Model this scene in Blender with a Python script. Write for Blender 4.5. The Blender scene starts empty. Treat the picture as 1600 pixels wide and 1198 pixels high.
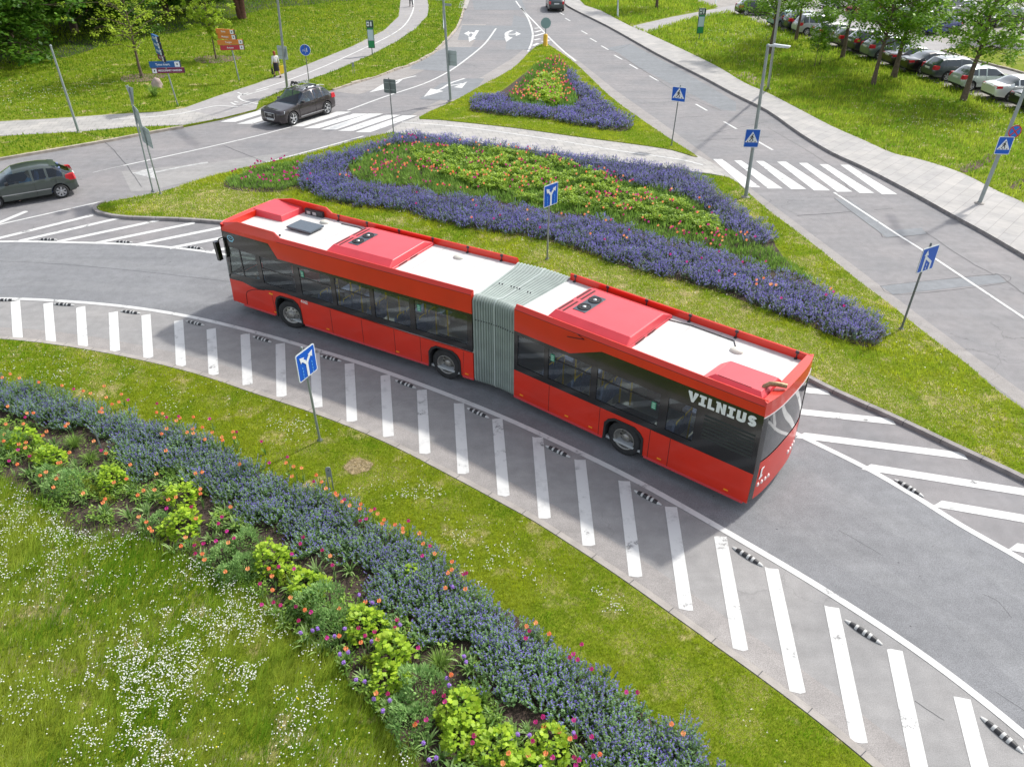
import bpy, bmesh, math, random
import numpy as np
from mathutils import Vector, Matrix
SC = bpy.context.scene
R = math.radians
random.seed(7)
rng = np.random.default_rng(11)

# ---------------------------------------------------------------- camera
FPX, PITCH, ROLL, CAMH = 1203.36, .5854, .0037, 12.1945
fw = Vector((0, math.cos(PITCH), -math.sin(PITCH)))
rt0 = Vector((1, 0, 0)); up0 = rt0.cross(fw)
rt = math.cos(ROLL)*rt0 + math.sin(ROLL)*up0
up = -math.sin(ROLL)*rt0 + math.cos(ROLL)*up0
cd = bpy.data.cameras.new('camera'); cam = bpy.data.objects.new('camera', cd); SC.collection.objects.link(cam)
cd.sensor_width = 36; cd.lens = 36*FPX/1600; cd.clip_end = 2000; cd.clip_start = .1
m = Matrix((( rt.x, up.x, -fw.x, 0), (rt.y, up.y, -fw.y, 0), (rt.z, up.z, -fw.z, CAMH), (0, 0, 0, 1)))
cam.matrix_world = m
SC.camera = cam

# ---------------------------------------------------------------- light
SUNV = Vector((2.05, 1.62, 2.87)).normalized()      # towards the sun
elev = math.asin(SUNV.z); azim = math.atan2(SUNV.x, SUNV.y)
world = bpy.data.worlds.new('World'); SC.world = world; world.use_nodes = True
wn = world.node_tree.nodes; wl = world.node_tree.links
sky = wn.new('ShaderNodeTexSky'); sky.sky_type = 'NISHITA'; sky.sun_disc = False
sky.sun_elevation = elev; sky.sun_rotation = azim; sky.dust_density = 2.0; sky.air_density = 1.0
hz = wn.new('ShaderNodeHueSaturation'); hz.inputs['Saturation'].default_value = .42     # thin high cloud whitens the sky
wl.new(sky.outputs[0], hz.inputs['Color']); wl.new(hz.outputs[0], wn['Background'].inputs[0]); wn['Background'].inputs[1].default_value = .15
sl = bpy.data.lights.new('sun', 'SUN'); sl.energy = 2.2; sl.angle = R(2.6); sl.color = (1, .965, .905)
so = bpy.data.objects.new('sun', sl); SC.collection.objects.link(so)
so.rotation_mode = 'QUATERNION'; so.rotation_quaternion = SUNV.to_track_quat('Z', 'Y'); so.location = (20, 20, 40)
SC.view_settings.view_transform = 'Standard'; SC.view_settings.look = 'None'
SC.view_settings.exposure = .76; SC.view_settings.gamma = 1
SC.cycles.max_bounces = 6; SC.cycles.transparent_max_bounces = 12

# ---------------------------------------------------------------- helpers
def G(x, y, z=0.0):
    """point of the horizontal plane z that the survey pixel (x, y) of the 1600 px photograph looks at"""
    d = fw*FPX + rt*(x-800) - up*(y-599)
    t = (z-CAMH)/d.z
    return Vector((d.x*t, d.y*t, z))
def project(p):
    q = Vector(p)-Vector((0, 0, CAMH)); z = q.dot(fw)
    return 800+FPX*q.dot(rt)/z, 599-FPX*q.dot(up)/z
def height_at(base, ty):
    """height over base whose picture row is ty"""
    lo, hi = 0.0, 14.0
    for _ in range(40):
        mid = (lo+hi)/2
        if project((base.x, base.y, base.z+mid))[1] > ty: lo = mid
        else: hi = mid
    return base.z+(lo+hi)/2

def tag(o, label=None, cat=None, group=None, kind=None):
    if label: o['label'] = label
    if cat: o['category'] = cat
    if group: o['group'] = group
    if kind: o['kind'] = kind
    return o
def link(o, parent=None):
    SC.collection.objects.link(o)
    if parent is not None: o.parent = parent
    return o
def thing(name, label, cat, loc=(0, 0, 0), rz=0.0, group=None, scale=1.0):
    o = bpy.data.objects.new(name, None); o.empty_display_size = .3
    link(o); o.location = loc; o.rotation_euler = (0, 0, rz); o.scale = (scale,)*3
    return tag(o, label, cat, group)
def copy_tree(o, parent=None):
    c = o.copy(); link(c, parent)
    if parent is not None: c.matrix_parent_inverse = o.matrix_parent_inverse
    for ch in list(o.children): copy_tree(ch, c)
    return c

_mats = {}
def pm(name, col, rough=.6, metal=0.0, coat=0.0, spec=.5, bump=0.0, bscale=40, var=0.0, vscale=3, alpha=None):
    """principled material with optional noise in colour and bump"""
    if name in _mats: return _mats[name]
    mt = bpy.data.materials.new(name); mt.use_nodes = True; nt = mt.node_tree; b = nt.nodes['Principled BSDF']
    b.inputs['Base Color'].default_value = (*col, 1); b.inputs['Roughness'].default_value = rough
    b.inputs['Metallic'].default_value = metal; b.inputs['Coat Weight'].default_value = coat
    b.inputs['Coat Roughness'].default_value = .06
    b.inputs['Specular IOR Level'].default_value = spec
    if bump or var:
        tc = nt.nodes.new('ShaderNodeTexCoord')
    if var:
        n = nt.nodes.new('ShaderNodeTexNoise'); n.inputs['Scale'].default_value = vscale; n.inputs['Detail'].default_value = 6
        nt.links.new(tc.outputs['Object'], n.inputs['Vector'])
        r = nt.nodes.new('ShaderNodeValToRGB'); r.color_ramp.elements[0].position = .3; r.color_ramp.elements[1].position = .7
        r.color_ramp.elements[0].color = (*[c*(1-var) for c in col], 1); r.color_ramp.elements[1].color = (*[min(1, c*(1+var)) for c in col], 1)
        nt.links.new(n.outputs[0], r.inputs[0]); nt.links.new(r.outputs[0], b.inputs['Base Color'])
    if bump:
        n2 = nt.nodes.new('ShaderNodeTexNoise'); n2.inputs['Scale'].default_value = bscale; n2.inputs['Detail'].default_value = 5
        nt.links.new(tc.outputs['Object'], n2.inputs['Vector'])
        bp = nt.nodes.new('ShaderNodeBump'); bp.inputs['Strength'].default_value = bump; bp.inputs['Distance'].default_value = .02
        nt.links.new(n2.outputs[0], bp.inputs['Height']); nt.links.new(bp.outputs[0], b.inputs['Normal'])
    _mats[name] = mt
    return mt
def attr_mat(name, rough=.6, trans=.3, spec=.3):
    """leaf / petal material coloured by the mesh's colour attribute, partly translucent"""
    if name in _mats: return _mats[name]
    mt = bpy.data.materials.new(name); mt.use_nodes = True; nt = mt.node_tree; b = nt.nodes['Principled BSDF']
    a = nt.nodes.new('ShaderNodeAttribute'); a.attribute_name = 'Col'
    nt.links.new(a.outputs['Color'], b.inputs['Base Color']); b.inputs['Roughness'].default_value = rough
    b.inputs['Specular IOR Level'].default_value = spec
    if trans:
        t = nt.nodes.new('ShaderNodeBsdfTranslucent'); mx = nt.nodes.new('ShaderNodeMixShader'); mx.inputs[0].default_value = trans
        g_ = nt.nodes.new('ShaderNodeGamma'); g_.inputs[1].default_value = .82; nt.links.new(a.outputs['Color'], g_.inputs[0]); nt.links.new(g_.outputs[0], t.inputs[0]); nt.links.new(b.outputs[0], mx.inputs[1]); nt.links.new(t.outputs[0], mx.inputs[2])
        nt.links.new(mx.outputs[0], nt.nodes['Material Output'].inputs[0])
    _mats[name] = mt
    return mt
def glass_mat(name, tint, opac, rough=.02):
    """thin glazing: a tinted see-through layer under a mirror-like surface"""
    if name in _mats: return _mats[name]
    mt = bpy.data.materials.new(name); mt.use_nodes = True; nt = mt.node_tree; nt.nodes.remove(nt.nodes['Principled BSDF'])
    tr = nt.nodes.new('ShaderNodeBsdfTransparent'); tr.inputs[0].default_value = (*tint, 1)
    df = nt.nodes.new('ShaderNodeBsdfDiffuse'); df.inputs[0].default_value = (.015, .018, .02, 1)
    m1 = nt.nodes.new('ShaderNodeMixShader'); m1.inputs[0].default_value = opac
    gl = nt.nodes.new('ShaderNodeBsdfGlossy'); gl.inputs['Roughness'].default_value = rough; gl.inputs[0].default_value = (.9, .95, 1, 1)
    fr = nt.nodes.new('ShaderNodeFresnel'); ge = nt.nodes.new('ShaderNodeNewGeometry'); mr = nt.nodes.new('ShaderNodeMapRange')
    mr.inputs['To Min'].default_value = 1.6; mr.inputs['To Max'].default_value = 1/1.6; nt.links.new(ge.outputs['Backfacing'], mr.inputs['Value']); nt.links.new(mr.outputs[0], fr.inputs[0])
    m2 = nt.nodes.new('ShaderNodeMixShader')
    nt.links.new(tr.outputs[0], m1.inputs[1]); nt.links.new(df.outputs[0], m1.inputs[2])
    nt.links.new(fr.outputs[0], m2.inputs[0]); nt.links.new(m1.outputs[0], m2.inputs[1]); nt.links.new(gl.outputs[0], m2.inputs[2])
    nt.links.new(m2.outputs[0], nt.nodes['Material Output'].inputs[0])
    _mats[name] = mt
    return mt

class MB:
    """collects shapes; build() links them as ONE mesh object"""
    def __init__(s): s.v = []; s.f = []; s.m = []; s.s = []
    def add(s, vs, fs, m=0, smooth=False, M=None):
        k = len(s.v)
        s.v += [tuple(M @ Vector(v)) if M is not None else tuple(v) for v in vs]
        s.f += [tuple(k+i for i in f) for f in fs]; s.m += [m]*len(fs); s.s += [smooth]*len(fs)
        return s
    def box(s, x0, x1, y0, y1, z0, z1, m=0, M=None):
        v = [(x0,y0,z0),(x1,y0,z0),(x1,y1,z0),(x0,y1,z0),(x0,y0,z1),(x1,y0,z1),(x1,y1,z1),(x0,y1,z1)]
        return s.add(v, [(0,3,2,1),(4,5,6,7),(0,1,5,4),(1,2,6,5),(2,3,7,6),(3,0,4,7)], m, False, M)
    def hexa(s, v, m=0, M=None):
        return s.add(v, [(0,3,2,1),(4,5,6,7),(0,1,5,4),(1,2,6,5),(2,3,7,6),(3,0,4,7)], m, False, M)
    def prism(s, poly, z0, z1, m=0, M=None, axes='xyz', smooth=False):
        """polygon (a, b) extruded along the third axis"""
        n = len(poly); V = []
        ix = ['xyz'.index(c) for c in axes]
        for z in (z0, z1):
            for a, b in poly:
                p = [0, 0, 0]; p[ix[0]] = a; p[ix[1]] = b; p[ix[2]] = z; V.append(p)
        F = [tuple(range(n))[::-1], tuple(range(n, 2*n))]+[(i, (i+1) % n, n+(i+1) % n, n+i) for i in range(n)]
        return s.add(V, F, m, smooth, M)
    def tube(s, pts, rad, n=8, m=0, M=None, cap=True, smooth=True):
        pts = [Vector(p) for p in pts]; rad = rad if hasattr(rad, '__len__') else [rad]*len(pts)
        V = []; F = []; prev = None
        for i, p in enumerate(pts):
            t = (pts[min(i+1, len(pts)-1)]-pts[max(i-1, 0)])
            t = t.normalized() if t.length > 1e-9 else Vector((0, 0, 1))
            a = prev if prev is not None else (Vector((1, 0, 0)) if abs(t.x) < .9 else Vector((0, 1, 0)))
            a = (a - t*a.dot(t)).normalized(); prev = a; b = t.cross(a)
            for k in range(n):
                th = 2*math.pi*k/n; V.append(p+(a*math.cos(th)+b*math.sin(th))*rad[i])
        for i in range(len(pts)-1):
            for k in range(n): F.append((i*n+k, i*n+(k+1) % n, (i+1)*n+(k+1) % n, (i+1)*n+k))
        s.add(V, F, m, smooth, M)
        if cap:
            s.add(V[:n], [tuple(range(n))[::-1]], m, False, M); s.add(V[-n:], [tuple(range(n))], m, False, M)
        return s
    def lathe(s, prof, n=24, m=0, M=None, smooth=True, closed=False):
        """profile of (radius, z) turned about z"""
        V = [(r*math.cos(2*math.pi*k/n), r*math.sin(2*math.pi*k/n), z) for r, z in prof for k in range(n)]
        q = len(prof); F = []
        for i in range(q if closed else q-1):
            j = (i+1) % q
            for k in range(n): F.append((i*n+k, i*n+(k+1) % n, j*n+(k+1) % n, j*n+k))
        return s.add(V, F, m, smooth, M)
    def disc(s, r, z, n=24, m=0, M=None, rx=1.0):
        return s.add([(r*rx*math.cos(2*math.pi*k/n), r*math.sin(2*math.pi*k/n), z) for k in range(n)], [tuple(range(n))], m, False, M)
    def ball(s, c, r, n=10, m=0, M=None):
        rx, ry, rz_ = r if hasattr(r, '__len__') else (r, r, r); V = []; F = []
        q = n//2
        for i in range(q+1):
            ph = math.pi*i/q
            for k in range(n):
                th = 2*math.pi*k/n
                V.append((c[0]+rx*math.sin(ph)*math.cos(th), c[1]+ry*math.sin(ph)*math.sin(th), c[2]+rz_*math.cos(ph)))
        for i in range(q):
            for k in range(n): F.append((i*n+k, (i+1)*n+k, (i+1)*n+(k+1) % n, i*n+(k+1) % n))
        return s.add(V, F, m, True, M)
    def halves(s, mid):
        a, b = MB(), MB(); rep = {}
        par = list(range(len(s.v)))
        def find(i):
            while par[i] != i: par[i] = par[par[i]]; i = par[i]
            return i
        for f in s.f:
            for q in f[1:]: par[find(q)] = find(f[0])
        for f, m_, sm in zip(s.f, s.m, s.s):
            c = sum(s.v[i][1] for i in f)/len(f); r = find(f[0])
            if r not in rep: rep[r] = c
            t = a if rep[r] < mid else b; t.add([s.v[i] for i in f], [tuple(range(len(f)))], m_, sm)
        return a, b
    def build(s, name, mats, parent=None, matrix=None, bevel=0.0, seg=2):
        me = bpy.data.meshes.new(name); me.from_pydata(s.v, [], s.f)
        if not isinstance(mats, (list, tuple)): mats = [mats]
        for mt in mats: me.materials.append(mt)
        me.polygons.foreach_set('material_index', s.m); me.polygons.foreach_set('use_smooth', s.s); me.update()
        o = bpy.data.objects.new(name, me); link(o, parent)
        if matrix is not None: o.matrix_local = matrix
        if bevel:
            b = o.modifiers.new('bevel', 'BEVEL'); b.width = bevel; b.segments = seg; b.limit_method = 'ANGLE'; b.angle_limit = R(40)
        return o

def poly_cloud(name, V, col, mat, parent=None, k=None):
    """V: (N, k, 3) loose polygons, col: (N, 3) or (N, k, 3) colours -> one mesh object"""
    V = np.asarray(V, np.float32); N, k = V.shape[:2]
    me = bpy.data.meshes.new(name)
    me.vertices.add(N*k); me.vertices.foreach_set('co', V.reshape(-1))
    me.loops.add(N*k); me.loops.foreach_set('vertex_index', np.arange(N*k, dtype=np.int32))
    me.polygons.add(N); me.polygons.foreach_set('loop_start', np.arange(0, N*k, k, dtype=np.int32))
    me.update(calc_edges=True)
    c = np.asarray(col, np.float32)
    if c.ndim == 2: c = np.repeat(c[:, None, :], k, 1)
    c4 = np.concatenate([c.reshape(-1, 3), np.ones((N*k, 1), np.float32)], 1)
    at = me.color_attributes.new('Col', 'FLOAT_COLOR', 'POINT'); at.data.foreach_set('color', c4.reshape(-1))
    me.materials.append(mat)
    o = bpy.data.objects.new(name, me); link(o, parent)
    return o

# value noise in numpy, for patches of colour and density that belong to the ground itself
_nz = rng.random((64, 64))
def vnoise(x, y, s=1.0, o=0):
    x = np.asarray(x)*s+o*7.3; y = np.asarray(y)*s+o*3.1
    xi = np.floor(x).astype(int); yi = np.floor(y).astype(int); fx = x-xi; fy = y-yi
    fx = fx*fx*(3-2*fx); fy = fy*fy*(3-2*fy)
    g = lambda a, b: _nz[a % 64, b % 64]
    return (g(xi, yi)*(1-fx)+g(xi+1, yi)*fx)*(1-fy)+(g(xi, yi+1)*(1-fx)+g(xi+1, yi+1)*fx)*fy
def fbm(x, y, s=1.0, o=0): return .5*vnoise(x, y, s, o)+.3*vnoise(x, y, s*2.1, o+1)+.2*vnoise(x, y, s*4.3, o+2)
def inside(px, py, poly):
    poly = np.asarray([(p[0], p[1]) for p in poly]); r = np.zeros(len(px), bool); n = len(poly); j = n-1
    for i in range(n):
        xi, yi = poly[i]; xj, yj = poly[j]
        c = ((yi > py) != (yj > py)) & (px < (xj-xi)*(py-yi)/(yj-yi+1e-12)+xi)
        r ^= c; j = i
    return r
def seg_dist(px, py, line, closed=True):
    """distance of points to a polyline"""
    P = np.asarray([(p[0], p[1]) for p in line]); d = np.full(len(px), 1e9)
    n = len(P)
    for i in range(n if closed else n-1):
        a = P[i]; b = P[(i+1) % n]; ab = b-a; L = (ab**2).sum()+1e-12
        t = np.clip(((px-a[0])*ab[0]+(py-a[1])*ab[1])/L, 0, 1)
        d = np.minimum(d, np.hypot(px-a[0]-t*ab[0], py-a[1]-t*ab[1]))
    return d
def scatter(poly, density, holes=(), maxd=None, seen=True):
    """random points of a polygon (world x, y), kept where the photograph could show them"""
    P = np.asarray([(p[0], p[1]) for p in poly]); lo = P.min(0); hi = P.max(0)
    lo = np.maximum(lo, [-75, 3]); hi = np.minimum(hi, [75, 130])
    n = int((hi-lo).prod()*density)
    x = rng.uniform(lo[0], hi[0], n); y = rng.uniform(lo[1], hi[1], n)
    if seen:
        k = np.abs(x) < y*.72+4.5
        x = x[k]; y = y[k]
    k = inside(x, y, P)
    for h in holes: k &= ~inside(x, y, h)
    return x[k], y[k]

def W(seq, z=0.0):
    """survey pixels -> ground points; ('w', x, y) entries are given in metres"""
    return [Vector((p[1], p[2], z)) if p[0] == 'w' else G(p[0], p[1], z) for p in seq]
def smooth_line(P, n=5, closed=False):
    P = [Vector(p) for p in P]; out = []; L = len(P)
    rngs = range(L if closed else L-1)
    for i in rngs:
        g = lambda k: P[k % L] if closed else P[max(0, min(L-1, k))]
        p0, p1, p2, p3 = g(i-1), g(i), g(i+1), g(i+2)
        for k in range(n):
            t = k/n
            out.append(.5*((2*p1)+(p2-p0)*t+(2*p0-5*p1+4*p2-p3)*t*t+(3*p1-p0-3*p2+p3)*t**3))
    if not closed: out.append(P[-1])
    return out
def normals2(P):
    out = []
    for i in range(len(P)):
        t = (P[min(i+1, len(P)-1)]-P[max(i-1, 0)]); t.z = 0; t.normalize()
        out.append(Vector((-t.y, t.x, 0)))
    return out
def ribbon(mb, P, o0, o1, z, m=0, dash=None):
    """flat strip along P between side offsets o0 and o1 (left of travel positive)"""
    N = normals2(P)
    V = []
    for p, n in zip(P, N):
        for o in (o0, o1): q = p+n*o; V.append((q.x, q.y, z))
    F = [(2*i, 2*i+2, 2*i+3, 2*i+1) if o1 > o0 else (2*i, 2*i+1, 2*i+3, 2*i+2) for i in range(len(P)-1)]
    mb.add(V, F, m)
def kerb_strip(mb, P, o0, o1, z0, z1, m=0):
    N = normals2(P); V = []
    for p, n in zip(P, N):
        a = p+n*o0; b = p+n*o1
        V += [(a.x, a.y, z0), (a.x, a.y, z1), (b.x, b.y, z1), (b.x, b.y, z0)]
    F = []
    for i in range(len(P)-1):
        for k in range(3): F.append((4*i+k, 4*i+k+1, 4*i+4+k+1, 4*i+4+k))
    F += [(0, 1, 2, 3), (4*len(P)-4, 4*len(P)-1, 4*len(P)-2, 4*len(P)-3)]
    mb.add(V, F, m)
def resample(P, step):
    P = [Vector(p) for p in P]; out = [P[0].copy()]; acc = 0
    for a, b in zip(P, P[1:]):
        L = (b-a).length
        while acc+L >= step and L > 0:
            a = a+(b-a)*((step-acc)/L); out.append(a.copy()); L = (b-a).length; acc = 0
        acc += L
    out.append(P[-1]); return out

# ================================================================ SETTING
def asphalt(name, c, var=.12, warm=(1, 1, 1), crack=.0, speck=.35):
    mt = bpy.data.materials.new(name); mt.use_nodes = True; nt = mt.node_tree; N = nt.nodes; L = nt.links; b = N['Principled BSDF']
    tc = N.new('ShaderNodeTexCoord')
    def noise(sc, det=4, vec=None, rough=.55):
        n = N.new('ShaderNodeTexNoise'); n.inputs['Scale'].default_value = sc; n.inputs['Detail'].default_value = det; n.inputs['Roughness'].default_value = rough
        L.new(vec or tc.outputs['Object'], n.inputs['Vector']); return n.outputs[0]
    def ramp(f, a, bb, ca, cb):
        r = N.new('ShaderNodeValToRGB'); r.color_ramp.elements[0].position = a; r.color_ramp.elements[1].position = bb
        r.color_ramp.elements[0].color = (*ca, 1); r.color_ramp.elements[1].color = (*cb, 1); L.new(f, r.inputs[0]); return r.outputs[0]
    def mix(f, a, bb, mode='MIX'):
        x = N.new('ShaderNodeMix'); x.data_type = 'RGBA'; x.blend_type = mode
        if isinstance(f, float): x.inputs[0].default_value = f
        else: L.new(f, x.inputs[0])
        L.new(a, x.inputs[6]); L.new(bb, x.inputs[7]); return x.outputs[2]
    base = ramp(noise(.35, 6), .3, .7, [k*(1-var) for k in c], [k*(1+var)*w for k, w in zip(c, warm)])
    mid = ramp(noise(3.0, 5), .35, .65, (.93,)*3, (1.07,)*3)
    col = mix(1.0, base, mid, 'MULTIPLY')
    sp = ramp(noise(55, 3, rough=.8), .3, .72, (1-speck,)*3, (1+speck,)*3)
    col = mix(1.0, col, sp, 'MULTIPLY')
    mp = N.new('ShaderNodeMapping'); mp.inputs['Scale'].default_value = (.25, 3.0, 1); mp.inputs['Rotation'].default_value = (0, 0, R(-33)); L.new(tc.outputs['Object'], mp.inputs[0])
    st = ramp(noise(.6, 4, mp.outputs[0]), .35, .7, (.94,)*3, (1.07,)*3)
    col = mix(1.0, col, st, 'MULTIPLY')
    if crack:
        v = N.new('ShaderNodeTexVoronoi'); v.feature = 'DISTANCE_TO_EDGE'; v.inputs['Scale'].default_value = .32
        wv = N.new('ShaderNodeTexNoise'); wv.inputs['Scale'].default_value = 1.6; wv.inputs['Detail'].default_value = 5; L.new(tc.outputs['Object'], wv.inputs['Vector'])
        ad = N.new('ShaderNodeVectorMath'); ad.operation = 'MULTIPLY_ADD'; ad.inputs[1].default_value = (1.1, 1.1, 0); L.new(wv.outputs['Color'], ad.inputs[0]); L.new(tc.outputs['Object'], ad.inputs[2])
        L.new(ad.outputs[0], v.inputs['Vector'])
        line = ramp(v.outputs['Distance'], .0, .006, (1, 1, 1), (0, 0, 0))
        mask = ramp(noise(.22, 3), .5, .58, (0, 0, 0), (1, 1, 1))
        f = mix(1.0, line, mask, 'MULTIPLY'); sc = N.new('ShaderNodeMath'); sc.operation = 'MULTIPLY'; sc.inputs[1].default_value = crack; L.new(f, sc.inputs[0])
        dk = N.new('ShaderNodeRGB'); dk.outputs[0].default_value = (c[0]*.3, c[1]*.3, c[2]*.3, 1)
        col = mix(sc.outputs[0], col, dk.outputs[0])
    L.new(col, b.inputs['Base Color']); b.inputs['Roughness'].default_value = .85; b.inputs['Specular IOR Level'].default_value = .35
    bp = N.new('ShaderNodeBump'); bp.inputs['Strength'].default_value = .5; bp.inputs['Distance'].default_value = .008
    L.new(noise(70, 3), bp.inputs['Height']); L.new(bp.outputs[0], b.inputs['Normal'])
    return mt
def pavers(name, c, c2, sx, sy, rot=0, mortar=.02):
    mt = bpy.data.materials.new(name); mt.use_nodes = True; nt = mt.node_tree; N = nt.nodes; L = nt.links; b = N['Principled BSDF']
    tc = N.new('ShaderNodeTexCoord'); mp = N.new('ShaderNodeMapping'); mp.inputs['Rotation'].default_value = (0, 0, rot); L.new(tc.outputs['Object'], mp.inputs[0])
    br = N.new('ShaderNodeTexBrick'); br.inputs['Scale'].default_value = 1; br.inputs['Brick Width'].default_value = sx; br.inputs['Row Height'].default_value = sy
    br.inputs['Mortar Size'].default_value = mortar; br.inputs['Color1'].default_value = (*c, 1); br.inputs['Color2'].default_value = (*c2, 1)
    br.inputs['Mortar'].default_value = (*[k*.55 for k in c], 1); L.new(mp.outputs[0], br.inputs['Vector'])
    n = N.new('ShaderNodeTexNoise'); n.inputs['Scale'].default_value = .9; n.inputs['Detail'].default_value = 7; n.inputs['Roughness'].default_value = .65; L.new(tc.outputs['Object'], n.inputs['Vector'])
    r = N.new('ShaderNodeValToRGB'); r.color_ramp.elements[0].position = .3; r.color_ramp.elements[1].position = .7
    r.color_ramp.elements[0].color = (.8, .8, .8, 1); r.color_ramp.elements[1].color = (1.12, 1.1, 1.08, 1); L.new(n.outputs[0], r.inputs[0])
    x = N.new('ShaderNodeMix'); x.data_type = 'RGBA'; x.blend_type = 'MULTIPLY'; x.inputs[0].default_value = 1
    L.new(br.outputs[0], x.inputs[6]); L.new(r.outputs[0], x.inputs[7]); L.new(x.outputs[2], b.inputs['Base Color'])
    b.inputs['Roughness'].default_value = .85
    return mt
def lawn_mat(name, a, c, dry, drypos=.62, scale=.5):
    mt = bpy.data.materials.new(name); mt.use_nodes = True; nt = mt.node_tree; N = nt.nodes; L = nt.links; b = N['Principled BSDF']
    tc = N.new('ShaderNodeTexCoord')
    def noise(sc, det=6):
        n = N.new('ShaderNodeTexNoise'); n.inputs['Scale'].default_value = sc; n.inputs['Detail'].default_value = det; n.inputs['Roughness'].default_value = .65
        L.new(tc.outputs['Object'], n.inputs['Vector']); return n.outputs[0]
    r = N.new('ShaderNodeValToRGB'); r.color_ramp.elements[0].position = .3; r.color_ramp.elements[1].position = .7
    r.color_ramp.elements[0].color = (*a, 1); r.color_ramp.elements[1].color = (*c, 1); L.new(noise(scale*3), r.inputs[0])
    m = N.new('ShaderNodeValToRGB'); m.color_ramp.elements[0].position = drypos; m.color_ramp.elements[1].position = drypos+.12; L.new(noise(scale), m.inputs[0])
    x = N.new('ShaderNodeMix'); x.data_type = 'RGBA'; L.new(m.outputs[0], x.inputs[0]); L.new(r.outputs[0], x.inputs[6]); x.inputs[7].default_value = (*dry, 1)
    f = N.new('ShaderNodeValToRGB'); f.color_ramp.elements[0].position = .25; f.color_ramp.elements[1].position = .75
    f.color_ramp.elements[0].color = (.55, .55, .55, 1); f.color_ramp.elements[1].color = (1.4, 1.4, 1.4, 1); L.new(noise(14, 8), f.inputs[0])
    y = N.new('ShaderNodeMix'); y.data_type = 'RGBA'; y.blend_type = 'MULTIPLY'; y.inputs[0].default_value = 1; L.new(x.outputs[2], y.inputs[6]); L.new(f.outputs[0], y.inputs[7])
    L.new(y.outputs[2], b.inputs['Base Color']); b.inputs['Roughness'].default_value = .95; b.inputs['Specular IOR Level'].default_value = .1
    bp = N.new('ShaderNodeBump'); bp.inputs['Strength'].default_value = .8; bp.inputs['Distance'].default_value = .04; L.new(noise(22, 4), bp.inputs['Height']); L.new(bp.outputs[0], b.inputs['Normal'])
    return mt
M_old = asphalt('worn_asphalt', (.232, .230, .235), .10, (1.05, 1.0, .97), crack=.45)
M_hatch = asphalt('pale_asphalt', (.285, .280, .275), .08, (1.02, 1, .98), crack=.25, speck=.22)
M_new = asphalt('fresh_asphalt', (.205, .208, .215), .05, (1.04, 1.04, 1.04), speck=.42)
M_patchA = asphalt('patch_asphalt', (.215, .225, .235), .05, speck=.25)
M_pink = asphalt('pinkish_asphalt', (.305, .285, .270), .10, crack=.3)
M_walk = pavers('sidewalk_slabs', (.42, .405, .385), (.38, .37, .36), 1.0, .55, R(-47), .008)
M_path = pavers('path_slabs', (.43, .415, .39), (.38, .37, .355), .55, .55, R(-12), .012)
M_bike = asphalt('bike_path_asphalt', (.34, .325, .32), .05, crack=.4, speck=.2)
M_park = pavers('parking_cobbles', (.40, .37, .34), (.34, .32, .30), .3, .2, R(20), .03)
M_kerb = pm('kerb_stone', (.27, .25, .24), .9, bump=.5, bscale=30, var=.22, vscale=4)
M_kerbpale = pm('kerb_concrete', (.36, .33, .30), .9, bump=.4, bscale=30, var=.15, vscale=3)
M_kerbold = pm('kerb_weathered', (.40, .35, .29), .9, bump=.6, bscale=12, var=.25, vscale=3)
M_white = None
def paint_mat():
    mt = bpy.data.materials.new('road_paint'); mt.use_nodes = True; nt = mt.node_tree; N = nt.nodes; L = nt.links; b = N['Principled BSDF']
    tc = N.new('ShaderNodeTexCoord')
    n = N.new('ShaderNodeTexNoise'); n.inputs['Scale'].default_value = 2.2; n.inputs['Detail'].default_value = 9; n.inputs['Roughness'].default_value = .72; L.new(tc.outputs['Object'], n.inputs['Vector'])
    r = N.new('ShaderNodeValToRGB'); e = r.color_ramp.elements; e[0].position = .28; e[0].color = (.44, .44, .43, 1); e[1].position = .5; e[1].color = (.62, .62, .60, 1)
    L.new(n.outputs[0], r.inputs[0]); L.new(r.outputs[0], b.inputs['Base Color']); b.inputs['Roughness'].default_value = .7
    # worn places where the paint has gone
    n2 = N.new('ShaderNodeTexNoise'); n2.inputs['Scale'].default_value = 1.1; n2.inputs['Detail'].default_value = 10; n2.inputs['Roughness'].default_value = .8; L.new(tc.outputs['Object'], n2.inputs['Vector'])
    r2 = N.new('ShaderNodeValToRGB'); r2.color_ramp.elements[0].position = .335; r2.color_ramp.elements[1].position = .42; L.new(n2.outputs[0], r2.inputs[0])
    t = N.new('ShaderNodeBsdfTransparent'); mx = N.new('ShaderNodeMixShader'); L.new(r2.outputs[0], mx.inputs[0]); L.new(t.outputs[0], mx.inputs[1]); L.new(b.outputs[0], mx.inputs[2])
    L.new(mx.outputs[0], N['Material Output'].inputs[0])
    return mt
M_white = paint_mat()
M_worn = pm('worn_road_paint', (.42, .42, .41), .8, var=.3, vscale=6)
M_lawn = lawn_mat('lawn_soil', (.13, .185, .010), (.20, .24, .02), (.42, .35, .17), .56, 1.1)
M_soil = pm('bed_soil', (.06, .042, .032), 1, bump=1, bscale=25, var=.45, vscale=7)
M_tar = pm('tar_seam', (.075, .075, .08), .7)

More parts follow.
